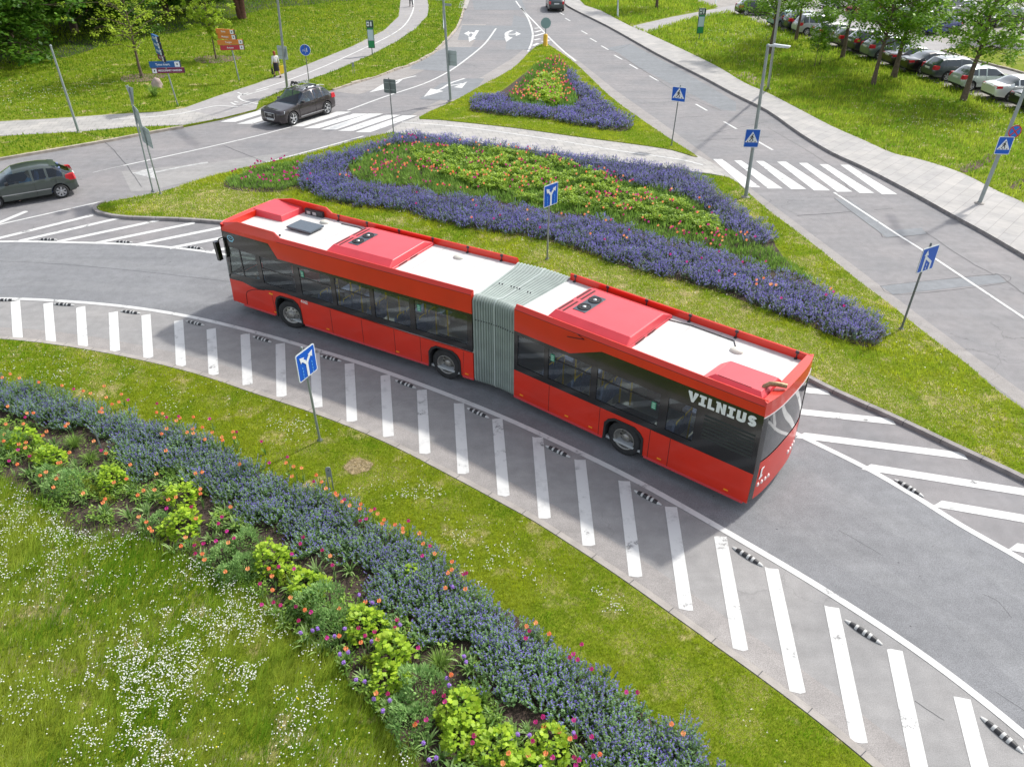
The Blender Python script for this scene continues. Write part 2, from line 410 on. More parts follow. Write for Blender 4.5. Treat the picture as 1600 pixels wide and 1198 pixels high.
def struct(o): o['kind'] = 'structure'; return o
def sheet(name, P, z, mat):
    mb = MB(); mb.add([(p.x, p.y, z) for p in P], [tuple(range(len(P)))]); o = mb.build(name, mat)
    if o.data.polygons[0].normal.z < 0: o.data.flip_normals()
    return struct(o)
def slab(name, P, z, mat, skirt=.2):
    n = len(P); mb = MB()
    area = sum(P[i].x*P[(i+1) % n].y-P[(i+1) % n].x*P[i].y for i in range(n))
    if area < 0: P = P[::-1]
    mb.add([(p.x, p.y, z) for p in P]+[(p.x, p.y, z-skirt) for p in P], [tuple(range(n))]+[(i, n+i, n+(i+1) % n, (i+1) % n) for i in range(n)])
    return struct(mb.build(name, mat))

mb = MB(); mb.add([(-700, -300, -.12), (700, -300, -.12), (700, 900, -.12), (-700, 900, -.12)], [(0, 1, 2, 3)])
struct(mb.build('ground', M_lawn))
mb = MB(); mb.add([(-140, -30, 0), (90, -30, 0), (90, 240, 0), (-140, 240, 0)], [(0, 1, 2, 3)])
struct(mb.build('road', M_old))

# --- the curved bus lane between its two edge lines, laid in newer asphalt
up_line = smooth_line(W([(-260, 392), (-120, 384), (0, 378), (100, 379), (200, 382), (275, 388), (338, 396)])+[Vector((-8.4, 26.3, 0)), Vector((-4.6, 24.7, 0)), Vector((-.7, 22.7, 0)), Vector((2.8, 20.4, 0)), Vector((5.6, 18.0, 0))]+W([(1238, 675), (1350, 730), (1425, 773), (1500, 820), (1600, 877), (1760, 975)]), 6)
low_line = smooth_line(W([(-260, 480), (-120, 470), (0, 467), (100, 471), (200, 480), (300, 496), (400, 520), (480, 543), (560, 567), (670, 606), (780, 650), (890, 700), (1000, 755), (1150, 840), (1300, 930), (1450, 1030), (1600, 1148), (1760, 1290)]), 5)
sheet('bus_lane', up_line+low_line[::-1], .004, M_new)
mb = MB(); ribbon(mb, up_line, -.07, .09, .0104); ribbon(mb, low_line, -.07, .09, .0104)
struct(mb.build('edge_line', M_white))

# --- land slabs
A_edge = smooth_line(W([(-260, 545), (-100, 530), (0, 530), (100, 541), (200, 559), (300, 583), (400, 616), (500, 650), (600, 691), (700, 742), (800, 796), (850, 825), (960, 897), (1050, 961), (1107, 1002), (1200, 1069), (1300, 1146), (1400, 1232), (1560, 1390)], .02), 4)
A_land = A_edge+[Vector((11, -6, .02)), Vector((-60, -6, .02)), Vector((-60, 20, .02))]
slab('lawn_foreground', A_land, .02, M_lawn)
mb = MB(); kerb_strip(mb, A_edge, .02, .17, -.05, .03)
struct(mb.build('kerb_foreground', M_kerbpale))
sheet('gutter_foreground', [p+n*.17 for p, n in zip(A_edge, normals2(A_edge))]+[p+n*.75 for p, n in zip(A_edge, normals2(A_edge))][::-1], .0042, M_pink)
pal = low_line; wid = [p+n*.17 for p, n in zip(A_edge, normals2(A_edge))]
sheet('hatched_strip', low_line+[p+n*.75 for p, n in zip(A_edge, normals2(A_edge))][::-1], .0022, M_hatch)

C_top = W([(165, 316), (250, 300), (313, 280), (400, 258), (488, 238), (570, 216), (612, 207)], .1)
C_path = W([(700, 219), (800, 232), (900, 246), (1000, 259), (1083, 270), (1138, 278), (1163, 296)], .1)
C_right = W([(1200, 328), (1250, 365), (1310, 413), (1350, 445), (1375, 463), (1415, 495), (1450, 523), (1513, 570), (1555, 607), (1600, 639), (1700, 712), (1850, 830)], .1)
C_bot = W([(1850, 880), (1700, 795), (1600, 742), (1495, 693), (1395, 646), (1292, 600)], .1)+[Vector((7.4, 20.4, .1)), Vector((4.2, 23.1, .1)), Vector((.6, 25.5, .1)), Vector((-3.2, 27.5, .1)), Vector((-7.4, 29.1, .1)), Vector((-10.8, 30.1, .1))]+W([(300, 341), (200, 337), (162, 331), (152, 325), (156, 319)], .1)
C_land = smooth_line(C_top, 3)+smooth_line(C_path, 3)+smooth_line(C_right, 3)+smooth_line(C_bot, 4)
slab('lawn_central_island', C_land, .1, M_lawn)
mb = MB(); kerb_strip(mb, smooth_line([C_top[0]]+C_bot[::-1], 5), -.02, -.17, -.05, .125)
struct(mb.build('kerb_central_island', M_kerb))
D_land = smooth_line(W([(655, 183), (713, 156), (750, 135), (800, 108), (825, 84), (838, 73), (850, 69), (862, 73), (900, 100), (950, 148), (1000, 185), (1050, 219), (1090, 245), (1050, 234), (1000, 226), (900, 213), (800, 199), (688, 187)], .1), 3, True)
slab('lawn_small_island', D_land, .1, M_lawn)
E_path = smooth_line(W([(600, 211), (612, 203), (630, 193), (655, 184)]), 2)+smooth_line(W([(688, 187), (800, 199), (900, 213), (1000, 226), (1050, 234), (1090, 245), (1130, 268), (1166, 298)]), 2)+smooth_line(W([(1163, 297), (1138, 279), (1083, 270), (1000, 259), (900, 246), (800, 232), (700, 219), (620, 210)]), 2)
slab('crossing_path', [p for p in E_path], .07, M_path)
mb = MB(); ribbon(mb, smooth_line(W([(628, 191), (724, 199), (827, 213), (921, 228), (968, 236), (1059, 249), (1098, 258)], .07), 4), -.05, .05, .076)
struct(mb.build('path_line', M_white))

F_road = smooth_line(W([(-200, 282), (0, 247), (100, 230), (175, 217), (238, 205), (285, 197)], .1), 3)[:-1]+W([(285, 197), (345, 185), (400, 171), (412, 163)], .1)+smooth_line(W([(518, 139), (560, 126), (585, 119), (618, 107), (640, 100), (675, 82), (698, 59), (713, 42), (723, 15), (729, -20), (733, -60)], .1), 3)
F_land = F_road+[Vector((-6, 235, .1)), Vector((-260, 235, .1)), Vector((-260, 40, .1)), Vector((-60, 24, .1))]
slab('lawn_left', F_land, .1, M_lawn)
mb = MB(); kerb_strip(mb, smooth_line(W([(-200, 282), (0, 247), (100, 230), (175, 217), (238, 205), (285, 197)], .1), 5), .02, -.15, -.05, .125)
struct(mb.build('kerb_left', M_kerbold))
# the old kerb beside the verge: single stones, some sunken
ks = resample(smooth_line(W([(518, 139), (560, 126), (585, 119), (618, 107), (640, 100), (675, 82), (698, 59), (713, 42), (723, 15), (729, -20)], .1), 6), 1.0)
mb = MB()
for a, b_ in zip(ks, ks[1:]):
    d = (b_-a); L_ = d.length; d.normalize(); n = Vector((-d.y, d.x, 0)); j = random.uniform(-.04, .03); h = random.uniform(.07, .15)
    q = [a+d*.03-n*(.17+j), b_-d*.03-n*(.17-j), b_-d*.03+n*.02, a+d*.03+n*.02]
    mb.hexa([(p.x, p.y, -.05) for p in q]+[(p.x, p.y, h+random.uniform(-.02, .02)) for p in q])
struct(mb.build('kerb_verge', M_kerbold))
F_path = W([(-300, 208), (0, 190), (75, 186), (175, 179), (250, 175), (288, 169), (338, 151), (400, 131), (450, 113), (488, 98), (550, 73), (600, 48), (623, 26), (626, 0), (626, -50)], .1)+W([(676, -50), (668, 0), (670, 10), (668, 25), (650, 45), (620, 65), (580, 86), (525, 110), (488, 123), (445, 140), (405, 158)], .1)+W([(400, 171), (345, 185), (285, 196)], .1)+W([(250, 197), (200, 199), (125, 206), (50, 210), (0, 213), (-300, 238)], .1)
sheet('left_path', F_path, .106, M_bike)
sheet('left_paving', W([(-300, 209), (0, 191), (75, 187), (175, 180), (250, 176), (285, 169.5), (330, 181), (343, 185), (285, 195.5), (250, 196), (200, 198), (125, 205), (50, 209), (0, 212), (-300, 237)], .1), .111, M_path)
sheet('bus_stop_apron', W([(716, 13), (723, -8), (737, -8), (729, 14)], .1), .106, M_walk)
mb = MB()
for px in ([(400, 142), (450, 126), (505, 105), (565, 78), (610, 56), (633, 39), (645, 18), (646, 0), (647, -40)], [(175, 187), (250, 182), (288, 177), (323, 169), (343, 166), (372, 168)], [(388, 146), (373, 151), (380, 158), (403, 163)], [(385, 149), (420, 139)], [(366, 159), (373, 161)], [(369, 165), (361, 161)], [(379, 165), (392, 163)], [(371, 145), (381, 149)]):
    ribbon(mb, smooth_line(W(px, .1), 4), -.07, .07, .118)
struct(mb.build('bike_line', M_white))

G_road = smooth_line(W([(872, -60), (878, -20), (883, 0), (888, 10), (950, 41), (1025, 83), (1100, 121), (1150, 148), (1200, 173), (1250, 208), (1300, 238), (1350, 261), (1425, 300), (1488, 335), (1538, 362), (1600, 398), (1750, 487)], .12), 3)
G_land = G_road+[Vector((60, 16, .12)), Vector((250, 16, .12)), Vector((250, 235, .12)), Vector((8, 235, .12))]
slab('lawn_right', G_land, .12, M_lawn)
mb = MB(); kerb_strip(mb, G_road, -.02, .16, -.05, .145)
struct(mb.build('kerb_right', M_kerb))
walk_out = smooth_line(W([(893, -50), (905, 0), (938, 17), (990, 44), (1008, 51), (1075, 82), (1125, 107), (1163, 130), (1200, 146), (1250, 172), (1300, 198), (1350, 220), (1395, 240), (1438, 250), (1500, 270), (1560, 300), (1600, 318), (1750, 395)], .12), 3)
sheet('sidewalk', [p-n*.01 for p, n in zip(G_road, normals2(G_road))]+walk_out[::-1], .146, M_walk)
sheet('side_path', W([(985, 42), (1050, 27), (1135, 11), (1200, 0), (1205, 9), (1137, 20), (1075, 31), (1010, 52)], .12), .136, M_bike)
PKa = G(1150, 26, .12); PKb = G(1590, 178, .12); PKd = (PKb-PKa).normalized(); PKn = Vector((-PKd.y, PKd.x, 0))
PKn = PKn if PKn.x > 0 else -PKn                        # away from the street
if PKn.y < 0 and PKn.x < 0: PKn = -PKn
def pk(s, t): p = PKa+PKd*s+PKn*t; return p
aisle = smooth_line(W([(1380, 42), (1440, 66), (1473, 80), (1510, 92), (1555, 104), (1600, 116), (1700, 150), (1800, 190)], .12), 3)
near_edge = [pk(-40, .35), pk(80, .35)]
sheet('parking_lot', [pk(-40, .5), pk(90, .5), pk(90, 60), pk(-40, 60)], .134, M_park)
sheet('parking_aisle', [pk(-40, 5.4)]+[pk(-10, 5.6), pk(90, 5.6)]+[pk(90, 11.0), pk(-40, 11.0)], .139, M_bike)
strip = W([(1473, 80), (1510, 92), (1555, 104), (1600, 116), (1700, 150), (1800, 190)], .12)
back = W([(1800, 150), (1700, 112), (1600, 84), (1560, 78), (1510, 76)], .12)
slab('parking_verge', smooth_line(strip, 3)+smooth_line(back, 3), .24, M_lawn)
mb = MB(); kerb_strip(mb, smooth_line(strip, 4), -.16, .0, .05, .26); struct(mb.build('kerb_parking', M_kerbold))

# --- asphalt patches, gutter tones and seams
def patch(name, px, mat, z=.0042): return sheet(name, W(px), z, mat)
patch('road_patch', [(741, 16), (738, 0), (815, 0), (822, 16)], M_patchA)
patch('road_patch', [(722, 40), (740, 40), (800, 41), (803, 24), (826, 30), (833, 50), (826, 78), (790, 78), (792, 63), (715, 63)], M_patchA)
patch('road_patch', [(700, 74), (753, 74), (728, 95), (700, 112), (640, 108), (655, 92)], M_patchA)
patch('road_patch', [(655, 155), (700, 157), (735, 150), (757, 123), (725, 123), (690, 130)], M_patchA)
patch('road_patch', [(945, 76), (985, 69), (1060, 108), (1150, 160), (1150, 174), (1128, 172), (1000, 107), (965, 82)], M_patchA)
patch('road_patch', [(1303, 310), (1370, 360), (1385, 371), (1448, 366), (1440, 356), (1395, 360), (1330, 315)], M_patchA)
patch('road_patch', [(1375, 447), (1395, 460), (1572, 441), (1560, 429), (1440, 440)], M_patchA)
patch('gutter_right_road', [(856, 74), (865, 68), (905, 96), (960, 140), (1010, 175), (1070, 218), (1120, 255), (1180, 300), (1240, 345), (1330, 412), (1430, 488), (1530, 562), (1620, 628), (1620, 652), (1513, 572), (1450, 525), (1375, 465), (1310, 415), (1250, 367), (1200, 330), (1166, 298), (1130, 268), (1090, 244), (1050, 218), (1000, 186), (950, 149), (900, 101)], M_pink, .003)
patch('gutter_small_island', [(640, 181), (700, 150), (750, 122), (800, 92), (822, 74), (830, 76), (825, 84), (800, 108), (750, 136), (713, 156), (655, 186)], M_pink, .003)
patch('gutter_verge', [(520, 143), (560, 130), (620, 110), (645, 103), (680, 84), (705, 60), (722, 38), (760, 38), (735, 75), (690, 98), (640, 120), (560, 148)], M_pink, .0028)
patch('road_patch', [(325, 255), (455, 237), (420, 252), (325, 276), (240, 297), (205, 300), (190, 268)], M_hatch, .003)
mb = MB()
for px, w in (([(0, 408), (60, 411), (120, 415), (200, 422), (280, 431), (362, 441)], .018), ([(163, 221), (175, 232), (195, 255), (210, 275), (222, 292)], .03), ([(350, 228), (380, 240), (415, 254)], .03),
              ([(913, 82), (960, 79), (985, 69)], .04), ([(960, 82), (1000, 107), (1060, 145), (1128, 174)], .03), ([(1000, 162), (1090, 158)], .03), ([(935, 105), (1010, 108)], .03), ([(1060, 184), (1100, 182)], .03), ([(1110, 209), (1200, 190)], .03),
              ([(1090, 220), (1160, 216), (1200, 214)], .03), ([(1245, 337), (1330, 331)], .04), ([(1365, 328), (1395, 326)], .03), ([(1303, 310), (1370, 360), (1385, 371), (1448, 366)], .03),
              ([(1445, 362), (1500, 400), (1550, 428), (1560, 429), (1600, 460)], .03), ([(1375, 447), (1395, 460), (1470, 455), (1572, 441), (1560, 429), (1440, 440), (1375, 447)], .02),
              ([(1200, 200), (1260, 235), (1300, 262), (1330, 300)], .02), ([(740, 17), (822, 16)], .04), ([(640, 110), (700, 112)], .02),
              ([(655, 155), (700, 157), (735, 150)], .02), ([(1555, 1080), (1600, 1110)], .01), ([(1580, 965), (1560, 940), (1535, 928)], .012), ([(1310, 828), (1335, 842), (1380, 868)], .012), ([(1430, 1095), (1475, 1125)], .012)):
    P = smooth_line(W(px), 5); P = [p+Vector((random.uniform(-1, 1), random.uniform(-1, 1), 0))*w*.8 for p in P]; ribbon(mb, P, -w/2, w/2, .0062)
struct(mb.build('road_seam', M_tar))
# joints between the kerb stones
def joints(name, line, o0, o1, z, step=1.0):
    L_ = resample(line, step); N_ = normals2(L_); mb = MB()
    for p, n in zip(L_[1:-1], N_[1:-1]):
        t = Vector((-n.y, n.x, 0))*.008; q = [p+n*o0-t, p+n*o1-t, p+n*o1+t, p+n*o0+t]; mb.add([(v.x, v.y, z) for v in q]+[(v.x, v.y, z-.12) for v in q], [(0, 1, 2, 3), (1, 5, 6, 2), (4, 5, 1, 0)][:1] + [(1, 2, 6, 5), (0, 4, 7, 3)])
    struct(mb.build(name, M_tar))
joints('kerb_joint', A_edge, .022, .172, .0325); joints('kerb_joint', smooth_line([C_top[0]]+C_bot[::-1], 5), -.022, -.173, .1275); joints('kerb_joint', G_road, -.02, .163, .1475)
# lighter strips where wheels run
M_track = asphalt('wheel_track_asphalt', (.222, .225, .231), .05, speck=.36)
for o0, o1 in ((.95, 1.45), (2.75, 3.3)):
    L1 = [p+n*(o0+.12*math.sin(i*.7)) for i, (p, n) in enumerate(zip(low_line, normals2(low_line)))]; L2 = [p+n*(o1+.1*math.sin(i*.9+1)) for i, (p, n) in enumerate(zip(low_line, normals2(low_line)))]
    sheet('wheel_track', L1+L2[::-1], .0052, M_track)
# small chips and oil drips on the lane
mb = MB()
for i in range(70):
    k = random.randrange(len(low_line)-1); p = low_line[k]+(low_line[k+1]-low_line[k])*random.random()+normals2(low_line)[k]*random.choice([random.gauss(2.1, .25), random.uniform(.4, 4.4)]); r_ = random.uniform(.008, .028)
    mb.add([(p.x+r_*random.uniform(.7, 1.8)*math.cos(a), p.y+r_*math.sin(a), .0068) for a in (0, 1.2, 2.4, 3.6, 5)], [tuple(range(5))])
struct(mb.build('road_chips', M_tar))

# --- road markings
def pq(mb, pts, z=.0085, m=0):
    P = W(pts); v = [(p.x, p.y, z) for p in P]; mb.add(v, [(0, 1, 2, 3)][:1] if len(v) == 4 else [tuple(range(len(v)))], m)
def lane(mb, px, w=.12, z=.0085, m=0): ribbon(mb, smooth_line(W(px), 4), -w/2, w/2, z, m)
def flipfix(o):
    me = o.data
    for p in me.polygons:
        if p.normal.z < 0: p.flip()
    return o
mb = MB()
hat = [(-78, 463, -76, 526), (-28, 465, -25, 527), (24, 470, 28, 529), (75, 473, 80, 535), (126, 479, 130, 542), (177, 487, 180, 549), (228, 491, 232, 559), (279, 500, 283, 572), (330, 513, 334, 586), (383, 521, 387, 601), (438, 536, 440, 619), (492, 551, 496, 637), (546, 567, 550, 658), (602, 585, 607, 682), (659, 608, 664, 708), (717, 629, 724, 739), (777, 653, 787, 774), (840, 682, 851, 809), (906, 717, 920, 851), (975, 750, 993, 900), (1048, 790, 1072, 953), (1125, 836, 1157, 1014), (1205, 886, 1246, 1080), (1299, 946, 1342, 1158), (1397, 1012, 1445, 1240), (1502, 1087, 1565, 1330), (1612, 1166, 1690, 1440)]
for x0, y0, x1, y1 in hat:
    a = G(x0, y0); b_ = G(x1, y1); d = (b_-a).normalized(); n = Vector((-d.y, d.x, 0))*.14; j = random.uniform(-.04, .04); a = a+d*.04
    P = [a-n+d*j, a-n*.5, a+n*.5, a+n, b_+n, b_+n*.3+d*random.uniform(0, .05), b_-n+d*random.uniform(-.05, .03)]
    mb.add([(p.x, p.y, .0085) for p in P], [tuple(range(7))])
uph = [(-110, 394, 40, 331), (-40, 382, 143, 337), (30, 377, 187, 341), (90, 378, 246, 345), (150, 380, 302, 349), (212, 383, 356, 354), (265, 388, 408, 360), (322, 394, 468, 369)]
for x0, y0, x1, y1 in uph:
    a = G(x0, y0); b_ = G(x1, y1); d = (b_-a).normalized(); n = Vector((-d.y, d.x, 0))*.12
    mb.add([(p.x, p.y, .0085) for p in (a-n, a+n, b_+n, b_+n*.5+d*.07, b_-n*.5+d*.07, b_-n)], [tuple(range(6))])
for x0, y0, x1, y1 in [(1105, 548, 1170, 560), (1130, 574, 1235, 588), (1180, 603, 1296, 613), (1190, 637, 1398, 659), (1242, 679, 1510, 713), (1345, 728, 1640, 775), (1455, 785, 1690, 826), (1572, 852, 1760, 886)]:
    a = G(x0, y0); b_ = G(x1, y1); d = (b_-a).normalized(); n = Vector((-d.y, d.x, 0))*.14
    mb.add([(p.x, p.y, .0085) for p in (a-n, a+n+d*.25, b_+n-d*.05, b_-n)], [(0, 1, 2, 3)])
struct(flipfix(mb.build('hatching', M_white)))

mb = MB()
for xl, yl, xr, yr in [(357, 191, 437, 167), (383, 194, 462, 170), (462, 198, 538, 175), (487, 201, 564, 178), (514, 203, 588, 178), (541, 205, 615, 180), (568, 207, 641, 181)]:
    pq(mb, [(xl-13, yl), (xl+11, yl), (xr+11, yr), (xr-12, yr)])
for xl, yl, xr, yr in [(409, 195, 486, 171), (436, 197, 512, 173)]: pq(mb, [(xl-12, yl), (xl-6, yl), (xr-6, yr), (xr-12, yr)]); pq(mb, [(xl+3, yl), (xl+10, yl), (xl+33, yl-7), (xl+26, yl-7)])
struct(flipfix(mb.build('zebra_crossing', M_white)))
mb = MB()
for a, b_, c, d, yt, yb in [(1114, 1128, 1163, 1188, 249, 293), (1147, 1158, 1200, 1223, 251, 295), (1181, 1193, 1236, 1260, 252, 296), (1214, 1228, 1272, 1297, 253, 298), (1248, 1261, 1308, 1332, 255, 300), (1280, 1293, 1343, 1366, 257, 302), (1313, 1326, 1378, 1402, 258, 304)]:
    pq(mb, [(a, yt), (b_, yt), (d, yb), (c, yb)])
struct(flipfix(mb.build('zebra_crossing', M_white)))
mb = MB()
lane(mb, [(193, 259), (300, 236), (400, 213), (454, 199)], .12); lane(mb, [(543, 173), (600, 152), (663, 131), (700, 113), (726, 95), (751, 75), (763, 62), (775, 45)], .15)
lane(mb, [(-60, 366), (0, 351), (80, 333), (160, 315)], .12); lane(mb, [(416, 254), (500, 232), (568, 213)], .13)
lane(mb, [(1303, 301), (1400, 365), (1438, 389), (1513, 439), (1600, 497), (1720, 576)], .11)
lane(mb, [(814, 13), (825, 29), (832, 50), (831, 66), (825, 81)], .16); lane(mb, [(806, 2), (814, 13), (835, 35), (858, 59), (880, 80), (900, 96)], .16)
for a, b_ in [((835, 45), (842, 44)), ((835, 51), (846, 48)), ((835, 57), (850, 52.5)), ((835, 63), (844, 61)), ((833, 72), (841, 68)), ((847, 66), (859, 63))]: lane(mb, [a, b_], .3)
for x, y in [(869, 14), (878, 22), (887, 31), (913, 51), (927, 63), (945, 75), (966, 90), (990, 104.5), (1022, 123), (1096, 168), (1141, 196), (1196, 228)]:
    k = .7+y/110; lane(mb, [(x-4*k, y-2.2*k), (x+4*k, y+2.4*k)], .14)
struct(flipfix(mb.build('lane_line', M_white)))
mb = MB()
lane(mb, [(145, 270), (170, 264), (193, 259)], .07, .0085); struct(flipfix(mb.build('faded_lane_line', M_worn)))
# turn arrows
def arrow(pts_shafts, heads, mat=M_white, w=.18):
    mb = MB()
    for k, px in enumerate(pts_shafts): ribbon(mb, smooth_line(W(px), 4), -w/2, w/2, .0085+.0006*k)
    for k, t in enumerate(heads): P = W(t); mb.add([(p.x, p.y, .0105+.0006*k) for p in P], [(0, 1, 2)])
    struct(flipfix(mb.build('turn_arrow', mat)))
arrow([[(325, 254), (290, 260), (235, 271)]], [[(206, 271), (240, 262), (247, 281)]], M_worn, .2)
arrow([[(650, 119), (625, 125), (600, 133)], [(628, 124), (618, 131), (608, 130)]], [[(577, 145), (600, 131), (610, 138)]])
arrow([[(726, 123), (705, 130), (690, 139), (680, 142)], [(695, 135), (712, 133), (722, 131)]], [[(662, 152), (673, 139), (693, 143)], [(730, 128), (709, 137), (722, 138)]])
arrow([[(746, 48), (742, 54), (738, 60)], [(741, 54), (736, 51), (731, 54)]], [[(733, 66), (732, 58), (744, 60)], [(725, 53), (733, 49), (733, 57)]], w=.32)
arrow([[(800, 48), (792, 52), (792, 57), (797, 60)], [(794, 54), (803, 54), (808, 53)]], [[(791, 66), (788, 58), (801, 59)], [(814, 53.5), (806, 50), (806, 57)]], w=.32)

# ================================================================ PEOPLE
M_skin = pm('skin', (.55, .33, .24), .6)
M_darkcloth = pm('dark_cloth', (.02, .02, .024), .85, bump=.3, bscale=60)
def person_mesh(joints, bones, radii, skin_mat, name='person', sub=1):
    """one continuous skinned figure: joints (points), bones (edges), radius per joint"""
    me = bpy.data.meshes.new(name); me.from_pydata([tuple(j) for j in joints], bones, [])
    o = bpy.data.objects.new(name, me); link(o)
    sk = o.modifiers.new('skin', 'SKIN')
    lay = me.skin_vertices[0] if me.skin_vertices else None
    if lay is None:
        bm = bmesh.new(); bm.from_mesh(me); bm.verts.layers.skin.verify(); bm.to_mesh(me); bm.free(); lay = me.skin_vertices[0]
    for i, r in enumerate(radii):
        lay.data[i].radius = (r, r) if not hasattr(r, '__len__') else r
        lay.data[i].use_root = (i == 0)
    ss = o.modifiers.new('sub', 'SUBSURF'); ss.levels = sub; ss.render_levels = sub
    dg = bpy.context.evaluated_depsgraph_get(); dg.update()
    me2 = bpy.data.meshes.new_from_object(o.evaluated_get(dg)); o.modifiers.clear(); o.data = me2
    me2.materials.clear(); me2.materials.append(skin_mat)
    for p in me2.polygons: p.use_smooth = True
    return o
def make_person(label, pose, loc, rz, hair_col, top_mat, low_mat, skirt=False, hair='short', skin=None, z=0.0, parent_scale=1.0, group=None):
    """pose: dict of joint positions, x right, y forward, z up"""
    J = []; B = []; Rr = []; idx = {}
    def j(n, p, r, par=None):
        idx[n] = len(J); J.append(Vector(p)); Rr.append(r)
        if par is not None: B.append((idx[par], idx[n]))
    P = pose
    j('pelvis', P['pelvis'], (.15, .11)); j('waist', P['waist'], (.125, .095), 'pelvis'); j('chest', P['chest'], (.155, .11), 'waist'); j('neckb', P['neckb'], .07, 'chest'); j('neck', P['neck'], .052, 'neckb')
    j('head1', P['neck']+Vector((0, .015, .07)), (.07, .085), 'neck'); j('head2', P['neck']+Vector((0, .02, .15)), (.078, .098), 'head1'); j('head3', P['neck']+Vector((0, .01, .215)), (.05, .06), 'head2')
    for s in 'lr':
        sg = -1 if s == 'l' else 1
        j('sh'+s, P['sh'+s], .062, 'chest'); j('el'+s, P['el'+s], .042, 'sh'+s); j('wr'+s, P['wr'+s], .027, 'el'+s)
        d = (P['wr'+s]-P['el'+s]).normalized(); q = P['wr'+s]+d*.05
        j('pa'+s, q, (.036, .018), 'wr'+s); side = Vector((0, 1, 0)); side = (side-d*side.dot(d)).normalized()
        for k, (o, L) in enumerate(((-.03, .055), (-.01, .075), (.01, .08), (.03, .07))):
            a = q+side*o*.9+d*.035; j('f%s%d' % (s, k), a, .010, 'pa'+s); j('g%s%d' % (s, k), a+d*L*.6, .009, 'f%s%d' % (s, k)); j('h%s%d' % (s, k), a+d*L*.95+Vector((-sg*.02, 0, -.008)), .007, 'g%s%d' % (s, k))
        j('t'+s, P['wr'+s]+d*.02+side*.035, .011, 'pa'+s); j('u'+s, P['wr'+s]+d*.06+side*.05, .009, 't'+s)
        j('hi'+s, P['hi'+s], .095, 'pelvis'); j('kn'+s, P['kn'+s], .058, 'hi'+s); j('an'+s, P['an'+s], .04, 'kn'+s)
        j('he'+s, P['an'+s]+Vector((0, .02, -.045)), .036, 'an'+s); j('to'+s, P['to'+s], .03, 'he'+s)
    body = person_mesh(J, B, Rr, skin or M_skin)
    body.name = 'person'; tag(body, label, 'person', group)
    body.location = loc; body.rotation_euler = (0, 0, rz); body.scale = (parent_scale,)*3
    # face: nose, eyes, mouth, ears
    h = P['neck']+Vector((0, .02, .13)); mb = MB()
    mb.ball(h+Vector((0, .10, -.005)), (.012, .018, .018), 8); mb.ball(h+Vector((-.078, 0, 0)), (.012, .022, .03), 8); mb.ball(h+Vector((.078, 0, 0)), (.012, .022, .03), 8)
    for sx in (-1, 1): mb.ball(h+Vector((sx*.03, .088, .02)), (.011, .008, .007), 8, 1)
    mb.ball(h+Vector((0, .09, -.045)), (.022, .008, .005), 8, 2)
    mb.build('face', [skin or M_skin, pm('eye', (.05, .04, .03), .3), pm('lips', (.4, .12, .1), .5)], body)
    mb = MB()
    mb.ball(h+Vector((0, -.02, .03)), (.092, .105, .10), 14)
    if hair == 'long': mb.ball(h+Vector((0, -.07, -.05)), (.085, .06, .11), 12)
    mb.build('hair', pm('hair_'+hair_col[0], hair_col[1], .7, bump=.6, bscale=90), body)
    # jacket: a shell that follows trunk and sleeves
    tj = [P['pelvis']+Vector((0, 0, .0)), P['waist'], P['chest'], P['neckb']]; rr = [(.175, .14), (.15, .12), (.178, .135), (.075, .07)]
    V = list(tj); E = [(0, 1), (1, 2), (2, 3)]; 
    for s in 'lr':
        k = len(V); V += [P['sh'+s], P['el'+s], P['wr'+s]+(P['el'+s]-P['wr'+s]).normalized()*.02]; rr += [.078, .056, .042]; E += [(2, k), (k, k+1), (k+1, k+2)]
    g = person_mesh(V, E, rr, top_mat, 'jacket'); g.parent = body
    if skirt:
        mb = MB(); c = P['pelvis']; kz = (P['knl'].z+P['knr'].z)/2
        pr = [(.17, c.z+.05), (.19, c.z-.1), (.2, kz+.05), (.205, kz-.06)]
        mb.lathe(pr, 18); mb.v = [(x*1.0+c.x, y*.85+c.y, z_) for x, y, z_ in mb.v]; mb.build('skirt', low_mat, body)
        V = []; E = []; rr = []
    else:
        V = [P['pelvis']+Vector((0, 0, .03))]; E = []; rr = [(.165, .125)]
        for s in 'lr':
            k = len(V); V += [P['hi'+s], P['kn'+s], P['an'+s]+Vector((0, 0, .02))]; rr += [.108, .074, .06]; E += [(0, k), (k, k+1), (k+1, k+2)]
        g = person_mesh(V, E, rr, low_mat, 'trousers'); g.parent = body
    for s in 'lr':
        a = P['an'+s]; t = P['to'+s]; mb = MB(); d = (t-a); d.z = 0; d.normalize(); n = Vector((-d.y, d.x, 0)); b0 = Vector((a.x, a.y, t.z-.03))
        mb.hexa([b0-d*.06-n*.04, b0+d*.2-n*.035, b0+d*.2+n*.035, b0-d*.06+n*.04, b0-d*.05-n*.035+Vector((0, 0, .1)), b0+d*.17-n*.03+Vector((0, 0, .05)), b0+d*.17+n*.03+Vector((0, 0, .05)), b0-d*.05+n*.035+Vector((0, 0, .1))])
        mb.build('shoe', M_darkcloth, body, bevel=.015)
    return body
V3 = Vector
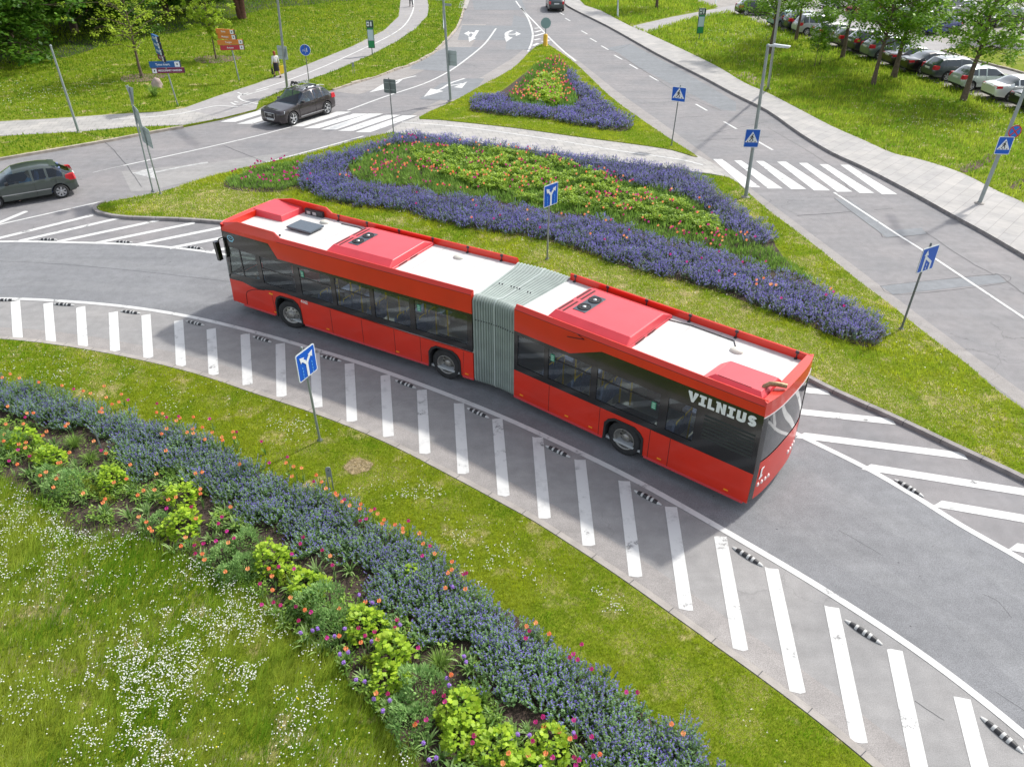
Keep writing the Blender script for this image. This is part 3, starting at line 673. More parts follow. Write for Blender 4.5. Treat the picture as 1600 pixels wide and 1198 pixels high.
def pose_walk(fwd=.28, arms=.2):
    return dict(pelvis=V3((0, 0, .93)), waist=V3((0, 0, 1.1)), chest=V3((0, 0, 1.3)), neckb=V3((0, 0, 1.42)), neck=V3((0, .01, 1.48)),
        shl=V3((-.18, 0, 1.36)), shr=V3((.18, 0, 1.36)), ell=V3((-.24, -.06, 1.1)), elr=V3((.24, .02, 1.09)), wrl=V3((-.26, arms*.5, .86)), wrr=V3((.27, .06, .85)),
        hil=V3((-.09, 0, .87)), hir=V3((.09, 0, .87)), knl=V3((-.1, fwd*.55, .5)), knr=V3((.1, -fwd*.25, .48)), anl=V3((-.1, fwd*.9, .1)), anr=V3((.1, -fwd*1.1, .13)), tol=V3((-.1, fwd*.9+.15, .04)), tor=V3((.1, -fwd*1.1+.14, .05)))
def pose_sit():
    return dict(pelvis=V3((0, 0, .10)), waist=V3((0, -.04, .27)), chest=V3((0, -.08, .47)), neckb=V3((0, -.09, .6)), neck=V3((0, -.08, .66)),
        shl=V3((-.18, -.07, .53)), shr=V3((.18, -.07, .53)), ell=V3((-.25, .14, .32)), elr=V3((.25, .14, .32)), wrl=V3((-.16, .40, .42)), wrr=V3((.16, .40, .42)),
        hil=V3((-.09, .03, .07)), hir=V3((.09, .03, .07)), knl=V3((-.13, .45, .12)), knr=V3((.13, .45, .12)), anl=V3((-.12, .55, -.28)), anr=V3((.12, .55, -.28)), tol=V3((-.12, .7, -.34)), tor=V3((.12, .7, -.34)))

# ================================================================ THE ARTICULATED BUS
# local frame: x = metres back from the nose, y = across (0 = near side), z up
M_red = pm('bus_red', (.66, .024, .006), .36, coat=.3, var=.09, vscale=.9, bump=.02, bscale=2)
M_redroof = pm('bus_red_faded', (.62, .05, .065), .42, coat=.25, var=.08, vscale=2)
M_black = pm('bus_black', (.012, .012, .013), .16, coat=.5)
M_roofw = pm('bus_roof_white', (.60, .595, .575), .55, var=.10, vscale=1.1, bump=.15, bscale=8)
M_seam = pm('bus_gap', (.07, .008, .008), .7)
M_rub = pm('rubber', (.018, .018, .019), .75)
M_tyre = pm('tyre', (.028, .028, .029), .85, bump=.4, bscale=50, var=.25, vscale=9)
M_steel = pm('wheel_steel', (.33, .32, .30), .45, metal=.7, var=.25, vscale=14)
M_rimd = pm('wheel_recess', (.05, .048, .045), .8)
M_amber = pm('amber_lens', (.85, .32, .02), .3)
M_dark = pm('dark_plastic', (.035, .038, .042), .5)
M_glassbus = glass_mat('bus_glass', (.80, .83, .82), .06)
M_inner = pm('cabin_grey', (.62, .63, .63), .7)
M_floor = pm('cabin_floor', (.40, .42, .43), .7)
M_seat = pm('seat_cloth', (.16, .20, .34), .85, var=.3, vscale=18)
M_yel = pm('handrail_yellow', (.90, .62, .03), .4)
M_bell = pm('bellows_cloth', (.31, .36, .335), .6, var=.12, vscale=2.5)
M_cream = pm('cream_plastic', (.62, .60, .52), .5)
BX, BY, BA, BDA, BSJ = -9.3264, 22.8157, -.5193, -.1662, 10.3728
bus = thing('articulated_bus', 'long red articulated city bus with white roof and grey bellows', 'bus', (BX, BY, 0), BA)
REAR = Matrix.Translation((BSJ, 1.275, 0)) @ Matrix.Rotation(BDA, 4, 'Z') @ Matrix.Translation((-BSJ, -1.275, 0))
def bp(name, mb, mats, rear, bevel=0.0, parent=None, seg=2):
    if name in ('side_panel', 'skirt_rail', 'window_band', 'driver_window', 'cantrail', 'wheel_arch', 'corner_post') and mb.v:
        for h in mb.halves(1.275): o = bp_(name, h, mats, rear, bevel, parent, seg)
        return o
    return bp_(name, mb, mats, rear, bevel, parent, seg)
def bp_(name, mb, mats, rear, bevel=0.0, parent=None, seg=2):
    o = mb.build(name, mats, parent or bus, bevel=bevel, seg=seg)
    if parent is None and rear: o.matrix_local = REAR
    return o
def arch(c, r, h, zb=.34, n=8, flat=.30):
    """outline of a wheel opening, walked towards larger s"""
    return [(c-r, zb), (c-r*.97, .80), (c-r*.80, h-.10), (c-r*.50, h), (c+r*.50, h), (c+r*.80, h-.10), (c+r*.97, .80), (c+r, zb)]
WY = 2.55
def both(mb, poly, y0=0.0, y1=.045, m=0):
    mb.prism(poly, y0, y1, m, axes='xzy'); mb.prism(poly, WY-y1, WY-y0, m, axes='xzy')
w1, w2, w3 = 2.62, 8.54, 14.56
# lower red panels
mb = MB()
top_f = [(9.50, 1.18), (7.2, 1.17), (4.3, 1.21), (3.15, 1.22), (2.65, 1.26), (2.1, 1.22), (1.75, 1.15), (1.40, 1.09), (1.10, 1.12), (.75, 1.19), (.16, 1.17)]
both(mb, [(.12, .38), (.5, .36)]+arch(w1, .56, 1.12)+arch(w2, .56, 1.06)+[(9.50, .33)]+top_f)
for s in (4.39, 5.59, 6.79, 7.72): mb.box(s-.007, s+.007, -.0025, .01, .35, 1.17, 1)
seamc = [(.76, .40), (.80, .78), (.87, .88), (1.05, .98), (1.30, 1.07), (1.7, 1.14)]
for (a, b_), (c, d) in zip(seamc, seamc[1:]): mb.tube([(a, -.002, b_), (c, -.002, d)], .011, 6, 1)
for s0 in (2.02, 3.12, 9.14): mb.tube([(s0, -.001, .38), (s0+(.06 if s0 > 3 else -.04), -.001, 1.15)], .005, 6, 1)
bp('side_panel', mb, [M_red, M_seam], False)
mb = MB()
both(mb, [(11.08, .30)]+arch(w3, .58, 1.03, .30)+[(17.878, .32), (17.882, 1.17), (11.08, 1.15)])
for s in (12.26, 13.84, 15.28, 15.82): mb.box(s-.007, s+.007, -.0025, .01, .31, 1.15, 1)
bp('side_panel', mb, [M_red, M_seam], True)
for rear, segs in ((False, [(.6, 1.98), (3.24, 7.96), (9.14, 9.5)]), (True, [(11.08, 13.96), (15.18, 17.78)])):
    mb = MB()
    for a, b_ in segs:
        z0 = .30 if not rear else .27
        for yy in (0, 1):
            f = lambda y: y if yy == 0 else WY-y
            mb.hexa([(a, f(-.012), z0), (b_, f(-.012), z0), (b_, f(.06), z0), (a, f(.06), z0), (a, f(.0), z0+.06), (b_, f(.0), z0+.06), (b_, f(.06), z0+.06), (a, f(.06), z0+.06)])
    bp('skirt_rail', mb, pm('bus_skirt', (.55, .04, .05), .35), rear)
for rear, ss in ((False, (2.02, 4.2, 6.87, 9.28)), (True, (11.35, 12.85, 13.6, 15.6, 17.35))):
    for s in ss:
        mb = MB(); mb.box(s-.055, s+.055, -.016, .01, .425, .455); bp('side_marker', mb, M_amber, rear)
mb = MB(); mb.box(1.88, 2.03, -.014, .01, 1.05, 1.11); bp('side_marker', mb, M_amber, False)
# arch liners and trims
for c, rear, h in ((w1, False, 1.12), (w2, False, 1.06), (w3, True, 1.03)):
    mb = MB(); o = arch(c, .56 if c != w3 else .58, h, .32); i = [(c+(x-c)*.90, z if k in (0, 7) else z-.055) for k, (x, z) in enumerate(o)]
    for y0, y1 in ((-.02, .30), (WY-.30, WY+.02)):
        for k in range(7):
            a, b_, c2, d = o[k], o[k+1], i[k+1], i[k]
            mb.hexa([(a[0], y0, a[1]), (b_[0], y0, b_[1]), (c2[0], y0, c2[1]), (d[0], y0, d[1]), (a[0], y1, a[1]), (b_[0], y1, b_[1]), (c2[0], y1, c2[1]), (d[0], y1, d[1])])
    mb.box(c-.60, c+.60, .34, .42, .32, h+.02); mb.box(c-.60, c+.60, WY-.42, WY-.34, .32, h+.02); mb.box(c-.58, c+.58, .08, .6, h, h+.03); mb.box(c-.58, c+.58, WY-.6, WY-.08, h, h+.03)
    bp('wheel_arch', mb, M_rub, rear)
# window bands
def band(mb, s0, s1, z0, z1, panes, zb, zt):
    for y0, y1 in ((0.0, .04), (WY-.04, WY)):
        mb.box(s0, s1, y0, y1, z0, zb); mb.box(s0, s1, y0, y1, zt, z1)
        e = s0
        for a, b_ in panes: mb.box(e, a, y0, y1, zb+.0005, zt-.0005); e = b_
        mb.box(e, s1, y0, y1, zb+.0005, zt-.0005)
pf = [(1.74, 3.10), (3.33, 4.56), (4.72, 6.01), (6.16, 7.42), (7.60, 9.34)]
pr_ = [(11.20, 12.06), (12.20, 13.50), (13.68, 15.42), (15.64, 16.34)]
mb = MB(); band(mb, 1.66, 9.50, 1.2235, 2.40, pf, 1.40, 2.31)
mb2 = [(.16, 1.1735), (.75, 1.1935), (1.10, 1.1235), (1.40, 1.0935), (1.6595, 1.14), (1.6595, 1.40), (.26, 1.34)]
both(mb, mb2, 0, .04)
both(mb, [(1.6605, 1.22), (1.6605, 1.145), (1.75, 1.154), (2.1, 1.2235)], .001, .04)
both(mb, [(.27, 2.845), (.268, 2.36), (1.6595, 2.30), (1.6595, 2.4), (2.52, 2.4005), (2.22, 2.83)], 0, .04)
both(mb, [(.24, 1.34), (.26, 1.3405), (1.6595, 1.4005), (1.6595, 1.47), (.30, 1.38)], 0, .04)
both(mb, [(.232, 1.38), (.30, 1.38), (.42, 2.36), (.268, 2.36)], 0, .04)
both(mb, [(1.57, 1.47), (1.6595, 1.47), (1.6595, 2.3), (1.57, 2.303)], 0, .04)
mb.box(.86, .90, .0, .035, 1.42, 2.33)
for a, b_ in pf[1:3]: mb.box(a, b_, .002, .03, 1.96, 1.995)
mb.box(pf[0][0], pf[0][1], .002, .03, 1.90, 1.925)
bp('window_band', mb, M_black, False)
mb = MB(); band(mb, 11.08, 16.35, 1.1505, 2.34, pr_, 1.33, 2.24)
both(mb, [(12.85, 2.3405), (16.3495, 2.3405), (16.3495, 2.72), (13.76, 2.735)], 0, .04)
both(mb, [(16.3505, 1.1705), (17.882, 1.1705), (17.842, 2.72), (16.3505, 2.72)], 0, .04)
for k in range(7):
    z = 1.56+k*.098
    for y0, y1 in ((-.014, .01), (WY-.01, WY+.014)): mb.hexa([(16.55, y0, z), (17.75, y0, z), (17.75, y1, z), (16.55, y1, z), (16.55, y0+(.012 if y0 < 1 else 0), z+.05), (17.75, y0+(.012 if y0 < 1 else 0), z+.05), (17.75, y1, z+.05), (16.55, y1, z+.05)], 1)
for a in (13.62, 15.55): mb.box(a-.03, a+.03, -.003, .0, 2.24, 2.44)
mb.box(pr_[1][0], pr_[1][1], .002, .03, 1.95, 1.98); mb.box(13.68, 15.42, .002, .03, 1.95, 1.98)
bp('window_band', mb, [M_black, pm('grille_slats', (.022, .025, .032), .35)], True)
for rear, ps, zb, zt in ((False, pf, 1.40, 2.31), (True, pr_, 1.33, 2.24)):
    for a, b_ in ps:
        for y in (.018, WY-.018):
            mb = MB(); mb.box(a, b_, y-.003, y+.003, zb, zt); bp('window', mb, M_glassbus, rear)
mb = MB()
for y in (.018, WY-.018): mb.prism([(.29, 1.40), (1.57, 1.47), (1.57, 2.305), (.40, 2.355)], y-.003, y+.003, axes='xzy')
bp('driver_window', mb, glass_mat('bus_glass_clear', (.75, .80, .78), .12), False)
# white green safety stickers
for rear, s, z in ((True, 12.33, 2.0), (True, 15.28, 1.86), (False, 3.46, 2.12), (False, 7.75, 2.12)):
    mb = MB(); mb.box(s-.06, s+.06, -.001, .012, z-.1, z+.1); 
    for k in range(3): mb.box(s-.04, s+.04, -.003, .0, z-.07+k*.055, z-.045+k*.055, 1)
    bp('sticker', mb, [pm('sticker_green', (.05, .26, .17), .5), pm('sticker_pale', (.4, .6, .5), .5)], rear)
# cantrails, sloping roof edges, roofs
def cantrail(mb, low, s0, s1, raised=None):
    both(mb, low+[(s1, 2.96), (s0, 2.96)], 0, .045)
    for yy in (0, 1):
        f = (lambda y: y) if yy == 0 else (lambda y: WY-y)
        def edge(a, b_, ha, hb):
            mb.hexa([(a, f(0), 2.9605), (b_, f(0), 2.9605), (b_, f(.13), 2.72), (a, f(.13), 2.72), (a, f(.085), ha), (b_, f(.085), hb), (b_, f(.125), hb-.01), (a, f(.125), ha-.01)])
        if raised:
            edge(.30, .95, 3.10, 3.24); edge(.95, 2.45, 3.24, 3.22); edge(2.45, 2.68, 3.22, 3.07); edge(2.68, s1, 3.07, 3.07)
        else: edge(s0, s1, 3.07, 3.07)
mb = MB(); cantrail(mb, [(.28, 2.85), (2.225, 2.835), (2.53, 2.4005), (9.50, 2.4005)], .28, 9.50, True)
mb.tube([(2.6, -.001, 2.96), (9.48, -.001, 2.96)], .006, 6, 1)
bp('cantrail', mb, [M_red, M_seam], False)
mb = MB(); cantrail(mb, [(11.08, 2.3405), (12.85, 2.3405), (13.76, 2.7355), (17.842, 2.7205)], 11.08, 17.835)
mb.tube([(11.1, -.001, 2.96), (17.8, -.001, 2.96)], .006, 6, 1)
mb.tube([(12.75, -.004, 2.78), (13.25, -.004, 2.88), (13.05, -.004, 2.96)], .012, 6, 1)
bp('cantrail', mb, [M_red, M_seam], True)
mb = MB(); mb.hexa([(.3, .12, 2.70), (9.56, .12, 2.70), (9.56, WY-.12, 2.70), (.3, WY-.12, 2.70), (.3, .12, 2.875), (9.56, .12, 2.875), (9.56, WY-.12, 2.875), (.3, WY-.12, 2.875)])
bp('roof', mb, M_roofw, False)
mb = MB(); mb.box(11.04, 17.72, .12, WY-.12, 2.70, 2.875); bp('roof', mb, M_roofw, True)
# brackets along the roof edges
for rear, ss in ((False, (2.95, 4.1, 5.35, 6.6, 7.85, 9.0)), (True, (11.25, 12.3, 13.5, 14.75, 16.0, 17.5))):
    for s in ss:
        mb = MB(); mb.box(s-.03, s+.03, WY-.20, WY-.115, 2.87, 2.905); mb.box(s-.012, s+.012, WY-.14, WY-.10, 2.88, 3.06); mb.box(s-.04, s+.04, WY-.145, WY-.11, 3.01, 3.075)
        bp('roof_bracket', mb, M_dark, rear)
# nose: windscreen, bumper, header, lamps (faces away from the photograph but is there)
def face_grid(rows, s_of, mat_of, y0=.0, y1=WY, ny=14):
    mb = MB()
    for r in range(len(rows)-1):
        V = []
        for z in (rows[r], rows[r+1]):
            for k in range(ny+1): y = y0+(y1-y0)*k/ny; V.append((s_of(y, z), y, z))
        mb.add(V, [(k, k+1, ny+2+k, ny+1+k) for k in range(ny)], mat_of(r), True)
    return mb
def s_front(y, z): u = abs(y-WY/2)/(WY/2); return .0+.10*max(0, (z-1.1)/1.8)+.15*u**3.2
mb = face_grid([.33, .7, 1.1, 1.30, 1.8, 2.5, 2.85, 3.08], s_front, lambda r: 0 if r < 2 else (2 if r in (3, 4) else (0 if r == 6 else 1)))
mb.hexa([(.28, .0, 2.852), (.30, .0, 2.97), (.30, WY, 2.97), (.28, WY, 2.852), (.12, .25, 2.86), (.14, .25, 3.08), (.14, WY-.25, 3.08), (.12, WY-.25, 2.86)])
mb.add([(s_front(WY*k/14, 3.08), WY*k/14, 3.08) for k in range(15)]+[(.34, WY*k/14, 3.06) for k in range(15)]+[(.36, WY*k/14, 2.74) for k in range(15)], [(k, k+1, 16+k, 15+k) for k in range(14)]+[(15+k, 16+k, 31+k, 30+k) for k in range(14)], 0)
bp('nose', mb, [M_red, M_black, glass_mat('windscreen_glass', (.40, .44, .43), .35)], False)
for y in (.28, WY-.28):
    mb = MB(); mb.ball((.06, y, .72), (.06, .14, .09), 12); bp('headlight', mb, pm('lamp_glass', (.75, .78, .8), .1), False)
mb = MB(); mb.box(.02, .05, .6, WY-.6, 2.5, 2.75); bp('destination_display', mb, M_black, False)
for sg, y in ((-1, -.16), (1, WY+.14)):
    mb = MB(); mb.hexa([(.06, y-.07, 1.88), (.17, y-.07, 1.88), (.17, y+.08, 1.88), (.06, y+.08, 1.88), (.02, y-.08, 2.50), (.13, y-.08, 2.50), (.13, y+.09, 2.50), (.02, y+.09, 2.50)])
    mb.hexa([(.165, y-.04, 1.93), (.172, y-.04, 1.93), (.172, y+.05, 1.93), (.165, y+.05, 1.93), (.13, y-.04, 2.44), (.137, y-.04, 2.44), (.137, y+.05, 2.44), (.13, y+.05, 2.44)], 1)
    o = bp('mirror', mb, [M_black, pm('mirror_glass', (.10, .11, .12), .08, metal=1)], False, bevel=.03)
    mb = MB(); mb.tube([(.12, y+.02, 2.46), (.16, y*.5+(.0 if sg < 0 else WY/2), 2.58), (.28, .05 if sg < 0 else WY-.05, 2.62)], .022); mb.build('mirror_arm', M_black, o)
# front roof housing (red, tapered), behind the nose
mb = MB(); mb.hexa([(.22, 1.34, 2.756), (1.50, 1.36, 2.756), (1.52, 2.43, 2.756), (.22, 2.43, 2.756), (.20, 1.44, 3.09), (1.38, 1.48, 3.05), (1.42, 2.43, 3.05), (.20, 2.43, 3.11)])
bp('roof_housing', mb, M_redroof, False, bevel=.02)
mb = MB(); mb.box(1.6, 2.35, 2.32, 2.42, 2.87, 3.06); mb.box(1.7, 1.85, 2.30, 2.325, 2.91, 3.01, 1); mb.box(1.95, 2.1, 2.30, 2.325, 2.91, 3.01, 1); bp('vent_grille', mb, [M_dark, pm('vent_alloy', (.45, .45, .46), .4, metal=.6)], False)
mb = MB(); mb.box(2.0, 2.98, 1.04, 1.70, 2.92, 2.985); mb.box(2.07, 2.91, 1.1, 1.64, 2.875, 2.92, 1)
bp('roof_hatch', mb, [pm('hatch_smoked', (.055, .075, .095), .22, coat=.3), M_rub], False, bevel=.025)
for rear, s, y in ((False, 2.62, 2.16), (False, 7.78, 2.06), (True, 16.26, 1.93)):
    mb = MB(); mb.lathe([(.17, 0), (.17, .03), (.13, .065), (0, .075)], 20); mb.v = [(x*.95+s+.04, yy*.72+y-.10, z+2.877) for x, yy, z in mb.v]; bp('roof_dome', mb, M_cream, rear)
mb = MB(); mb.ball((2.2, .55, 2.90), .035, 8); bp('roof_antenna', mb, M_rub, False)
for rear, ss, y0, y1 in ((False, (3.62, 7.1, 8.55), .13, WY-.13), (True, (14.9, 15.65), .13, WY-.13)):
    for s in ss:
        mb = MB(); mb.box(s-.02, s+.02, y0, y1, 2.87, 2.8785); bp('roof_seam', mb, pm('roof_joint', (.50, .49, .47), .7), rear)
for rear, pts in ((False, [(3.2, 2.3), (3.9, 2.33), (4.3, 2.2)]), (True, [(14.3, 2.2), (14.9, 2.3), (16.05, 2.28), (16.2, 2.05)])):
    mb = MB(); mb.tube([(a, b_-.06, 2.892) for a, b_ in pts], .012, 6); bp('roof_cable', mb, M_rub, rear)
# air-conditioning units with two fans each
def ac_unit(rear, s0, s1, yn, yt0, yt1, yf, nrm):
    mb = MB()
    mb.hexa([(s0, yn, 2.757), (s1+.08, yn, 2.757), (s1+.08, yf, 2.757), (s0, yf, 2.757), (s0+.02, yn, 2.94), (s1+.06, yn, 2.94), (s1+.06, yf, 2.94), (s0+.02, yf, 2.94)])
    mb.hexa([(s0+.02, yn, 2.9405), (s1+.06, yn, 2.9405), (s1+.06, yf, 2.9405), (s0+.02, yf, 2.9405), (s0+.14, yt0-.06, 3.13), (s1, yt0-.06, 3.13), (s1, yt1-.06, 3.13), (s0+.14, yt1-.06, 3.13)])
    u = bp('air_conditioner', mb, M_redroof, rear, bevel=.03, seg=3)
    yt0 -= .06; yt1 -= .06; ym = (yt0+yt1)/2
    for k, (a, b_) in enumerate(((s0+.18, s0+.24), (s0+.31, s0+.37))):
        for y0, y1 in ((yt0+.04, ym-.08), (ym+.06, yt1-.06)):
            q = MB(); q.box(a, b_, y0, y1, 3.128, 3.1335); q.build('slot', M_seam, u)
    q = MB(); q.box(s1+.045, s1+.085, yt0+.15, yt0+.55, 2.905, 2.925); q.box(s1+.045, s1+.085, yt0+.7, yt0+1.05, 2.905, 2.925); q.build('slot', M_seam, u)
    q = MB(); q.box(s0+.46, s0+.84, ym-.48, ym+.48, 3.131, 3.142); q.build('fan_plate', pm('fan_plate', (.05, .065, .08), .4), u, bevel=.02)
    for y in (ym-.235, ym+.235):
        q = MB(); c = Matrix.Translation((s0+.65, y, 3.143))
        q.lathe([(.175, .0), (.175, .018), (.155, .018), (.155, .004), (0, .004)], 22, 0, c)
        for r_ in (.06, .09, .12): q.lathe([(r_, .012), (r_+.008, .014), (r_+.016, .012)], 20, 2, c)
        q.lathe([(.05, .012), (.045, .028), (0, .034)], 14, 1, c)
        for k in range(7):
            a = k*2*math.pi/7; q.box(.04, .155, -.022, .022, .008, .012, 0, c @ Matrix.Rotation(a, 4, 'Z') @ Matrix.Rotation(.3, 4, 'X'))
        q.build('fan', [M_rub, pm('fan_hub', (.6, .6, .58), .3, metal=.5), M_dark], u)
ac_unit(False, 4.30, 6.62, .14, .52, 2.02, 2.40, 1)
ac_unit(True, 11.92, 14.26, .14, .48, 2.00, 2.34, 1)
# engine cover and exhaust
mb = MB()
mb.hexa([(16.05, .14, 2.757), (17.70, .14, 2.757), (17.70, 1.16, 2.757), (16.12, 1.10, 2.757), (16.28, .14, 2.955), (17.70, .14, 2.955), (17.70, 1.16, 2.955), (16.36, 1.08, 2.955)])
mb.hexa([(16.28, .14, 2.9555), (17.70, .14, 2.9555), (17.70, 1.16, 2.9555), (16.36, 1.08, 2.9555), (16.50, .30, 3.09), (17.56, .30, 3.09), (17.62, 1.04, 3.09), (16.52, 1.02, 3.09)])
mb.box(16.56, 17.35, .30, .315, 3.085, 3.096, 1)
bp('engine_cover', mb, [M_redroof, M_seam], True, bevel=.02)
mb = MB(); mb.tube([(17.52, .50, 2.95), (17.54, .52, 3.10), (17.62, .58, 3.165), (17.75, .66, 3.17), (17.92, .76, 3.14)], [.052, .052, .055, .055, .052], 14, 0, None, False)
mb.tube([(17.80, .69, 3.165), (17.90, .75, 3.145)], .04, 10, 1); mb.lathe([(.10, 3.02), (.085, 3.07), (.06, 3.08)], 14, 1, Matrix.Translation((17.52, .50, 0)))
bp('exhaust_pipe', mb, [pm('exhaust_heat_brown', (.30, .20, .11), .45, metal=.5, var=.4, vscale=20), M_rub], True)
# tail
def s_rear(y, z):
    u = abs(y-WY/2)/(WY/2); return 18.0-.05*max(0, (z-1.2)/1.8)-.115*u**3
mb = face_grid([.36, .7, 1.1, 1.42], s_rear, lambda r: 0)
bp('rear_panel', mb, [M_red, M_black], True); mb = MB()
mb.add([(s_rear(WY*k/14, 2.69), WY*k/14, 2.69) for k in range(15)]+[(s_rear(WY*k/14, 3.06), WY*k/14, 3.06) for k in range(15)]+[(17.72, .1+(WY-.2)*k/14, 3.06) for k in range(15)]+[(17.70, .1+(WY-.2)*k/14, 2.74) for k in range(15)],
       [(k, k+1, 16+k, 15+k) for k in range(14)]+[(15+k, 16+k, 31+k, 30+k) for k in range(14)]+[(30+k, 31+k, 46+k, 45+k) for k in range(14)], 0)
bp('rear_header', mb, [M_red, M_black], True)
mb = face_grid([1.42, 1.9, 2.4, 2.69], lambda y, z: s_rear(y, z)-.012, lambda r: 0, .14, WY-.14); bp('rear_window', mb, pm('rear_screen', (.035, .04, .045), .04, coat=1), True)
mb = MB()
for y0, y1 in ((.0, .17), (WY-.17, WY)):
    ys = [y0, (y0+y1)/2, y1]; V = [(s_rear(y, z)+.003, y, z) for z in (.36, 1.2, 1.42, 2.69) for y in ys]
    mb.add(V, [(3*r+k, 3*r+k+1, 3*r+k+4, 3*r+k+3) for r in range(3) for k in range(2)], 0, True)
mb.tube([(s_rear(WY*k/14, 2.68)+.004, WY*k/14, 2.68) for k in range(15)], .012, 6, 1)
bp('corner_post', mb, [M_black, pm('trim_grey', (.45, .45, .46), .4)], True)
mb = MB(); mb.box(17.80, 17.90, .5, WY-.5, .40, .50); mb.box(17.88, 17.955, .75, WY-.75, .86, .98, 1); bp('bumper', mb, [M_red, pm('plate_white', (.7, .7, .68), .5)], True, bevel=.01)
for y in (.27, .42, .57, .72, WY-.27, WY-.42, WY-.57, WY-.72):
    mb = MB(); x = s_rear(y, .74); mb.lathe([(.055, 0), (.055, .012), (.03, .03), (0, .034)], 14, 0, Matrix.Translation((x-.004, y, .74)) @ Matrix.Rotation(R(90), 4, 'Y')); bp('tail_light', mb, pm('tail_lens', (.8, .62, .6), .2), True)
mb = MB(); x = s_rear(.33, 1.1)+.004
mb.box(x-.004, x+.004, .22, .46, .92, .98); mb.box(x-.004, x+.0045, .25, .33, .98, 1.16); mb.box(x-.004, x+.005, .25, .48, 1.16, 1.2)
mb.box(x+.02, x+.024, .62, 1.25, 1.22, 1.25); bp('badge', mb, pm('badge_white', (.75, .75, .75), .5), True)
# lettering VILNIUS: slab letters on the black panel
def strokes(mb, pts, w, y, m=0):
    """thick polyline in the x-z plane as joined quads"""
    P = [Vector((a, 0, b)) for a, b in pts]; n = len(P)
    L = []; 
    for i in range(n):
        t = (P[min(i+1, n-1)]-P[max(i-1, 0)]).normalized(); q = Vector((-t.z, 0, t.x)); L.append((P[i]+q*w/2, P[i]-q*w/2))
    V = []; 
    for a, b in L: V += [(a.x, y, a.z), (b.x, y, b.z)]
    V += [(v[0], y+.004, v[2]) for v in V]
    k = 2*n; F = []
    for i in range(n-1): F += [(2*i, 2*i+2, 2*i+3, 2*i+1), (k+2*i, k+2*i+1, k+2*i+3, k+2*i+2), (2*i, k+2*i, k+2*i+2, 2*i+2), (2*i+1, 2*i+3, k+2*i+3, k+2*i+1)]
    F += [(0, 1, k+1, k), (2*n-2, k+2*n-2, k+2*n-1, 2*n-1)]
    mb.add(V, F, m)
def letter(mb, ch, x, z, w, h, y=-.008):
    t = .078
    pr = lambda pts: mb.prism([(x+a*w, z+b*h) for a, b in pts], y, y+.004, 0, axes='xzy')
    tw = t/w; th = t*.85/h
    if ch == 'V': pr([(-.05, 1), (tw+.0, 1), (.5, .32), (1-tw, 1), (1.05, 1), (1.05, .86), (.62, 0), (.38, 0), (-.05, .86)])
    elif ch == 'I': pr([(0, 0), (1, 0), (1, th*.95), (.5+tw/2, th*.95), (.5+tw/2, 1-th*.95), (1, 1-th*.95), (1, 1), (0, 1), (0, 1-th*.95), (.5-tw/2, 1-th*.95), (.5-tw/2, th*.95), (0, th*.95)])
    elif ch == 'L': pr([(0, 0), (1, 0), (1, th*1.05), (tw, th*1.05), (tw, 1), (0, 1)])
    elif ch == 'N': pr([(0, 0), (tw, 0), (tw, .62), (1-tw, 0), (1, 0), (1, 1), (1-tw, 1), (1-tw, .42), (.36, 1), (-.12, 1), (-.12, .84), (0, .84)])
    elif ch == 'U': strokes(mb, [(x+t/2, z+h)]+[(x+w/2-(w/2-t/2)*math.cos(a*math.pi/10), z+t/2+.10*h-(.10*h)*1.0*math.sin(a*math.pi/10)*1.0+.0) for a in range(11)]+[(x+w-t/2, z+h)], t, y)
    elif ch == 'S':
        r = (h-t)/4; cx = x+w/2; rx = w/2-t/2; pts = []
        for a in range(-150 and 8): pass
        for a in range(20, 271, 25): pts.append((cx+rx*math.cos(R(a)), z+h-t/2-r+r*math.sin(R(a))))
        for a in range(65, -161, -25): pts.append((cx+rx*math.cos(R(a)), z+t/2+r+r*math.sin(R(a))))
        strokes(mb, pts, t, y)
x = 16.10
for ch, w_ in zip('VILNIUS', (.22, .165, .165, .215, .165, .21, .20)):
    mb = MB(); letter(mb, ch, x, 2.375, w_, .27); bp('letter', mb, pm('letter_white', (.74, .76, .76), .5), True); x += w_+.045
def text_mesh(s, size, mat, name='lettering', extrude=.001, off=0.0):
    cu = bpy.data.curves.new(name, 'FONT'); cu.body = s; cu.size = size; cu.extrude = extrude; cu.offset = off; cu.align_x = 'CENTER'; cu.align_y = 'CENTER'; cu.resolution_u = 2
    o = bpy.data.objects.new(name, cu); link(o)
    dg = bpy.context.evaluated_depsgraph_get(); me = bpy.data.meshes.new_from_object(o.evaluated_get(dg)); bpy.data.objects.remove(o)
    me.materials.clear(); me.materials.append(mat)
    q = bpy.data.objects.new(name, me); link(q); return q
o = text_mesh('4162', .14, pm('letter_white', (.74, .76, .76), .5), 'fleet_number', .001, .004); o.parent = bus; o.matrix_local = Matrix.Translation((3.36, -.004, 1.15)) @ Matrix.Rotation(R(90), 4, 'X')
mb = MB(); mb.lathe([(.085, 0), (.10, .004), (.115, 0)], 24, 0, Matrix.Translation((.60, -.004, 2.66)) @ Matrix.Rotation(R(90), 4, 'X') @ Matrix.Diagonal((1.25, .85, 1, 1)))
strokes(mb, [(.53, 2.64), (.58, 2.69), (.62, 2.64), (.67, 2.69)], .02, -.008); mb.box(.52, .68, -.006, -.002, 2.545, 2.565)
bp('emblem', mb, pm('emblem_blue', (.25, .55, .75), .4), False)
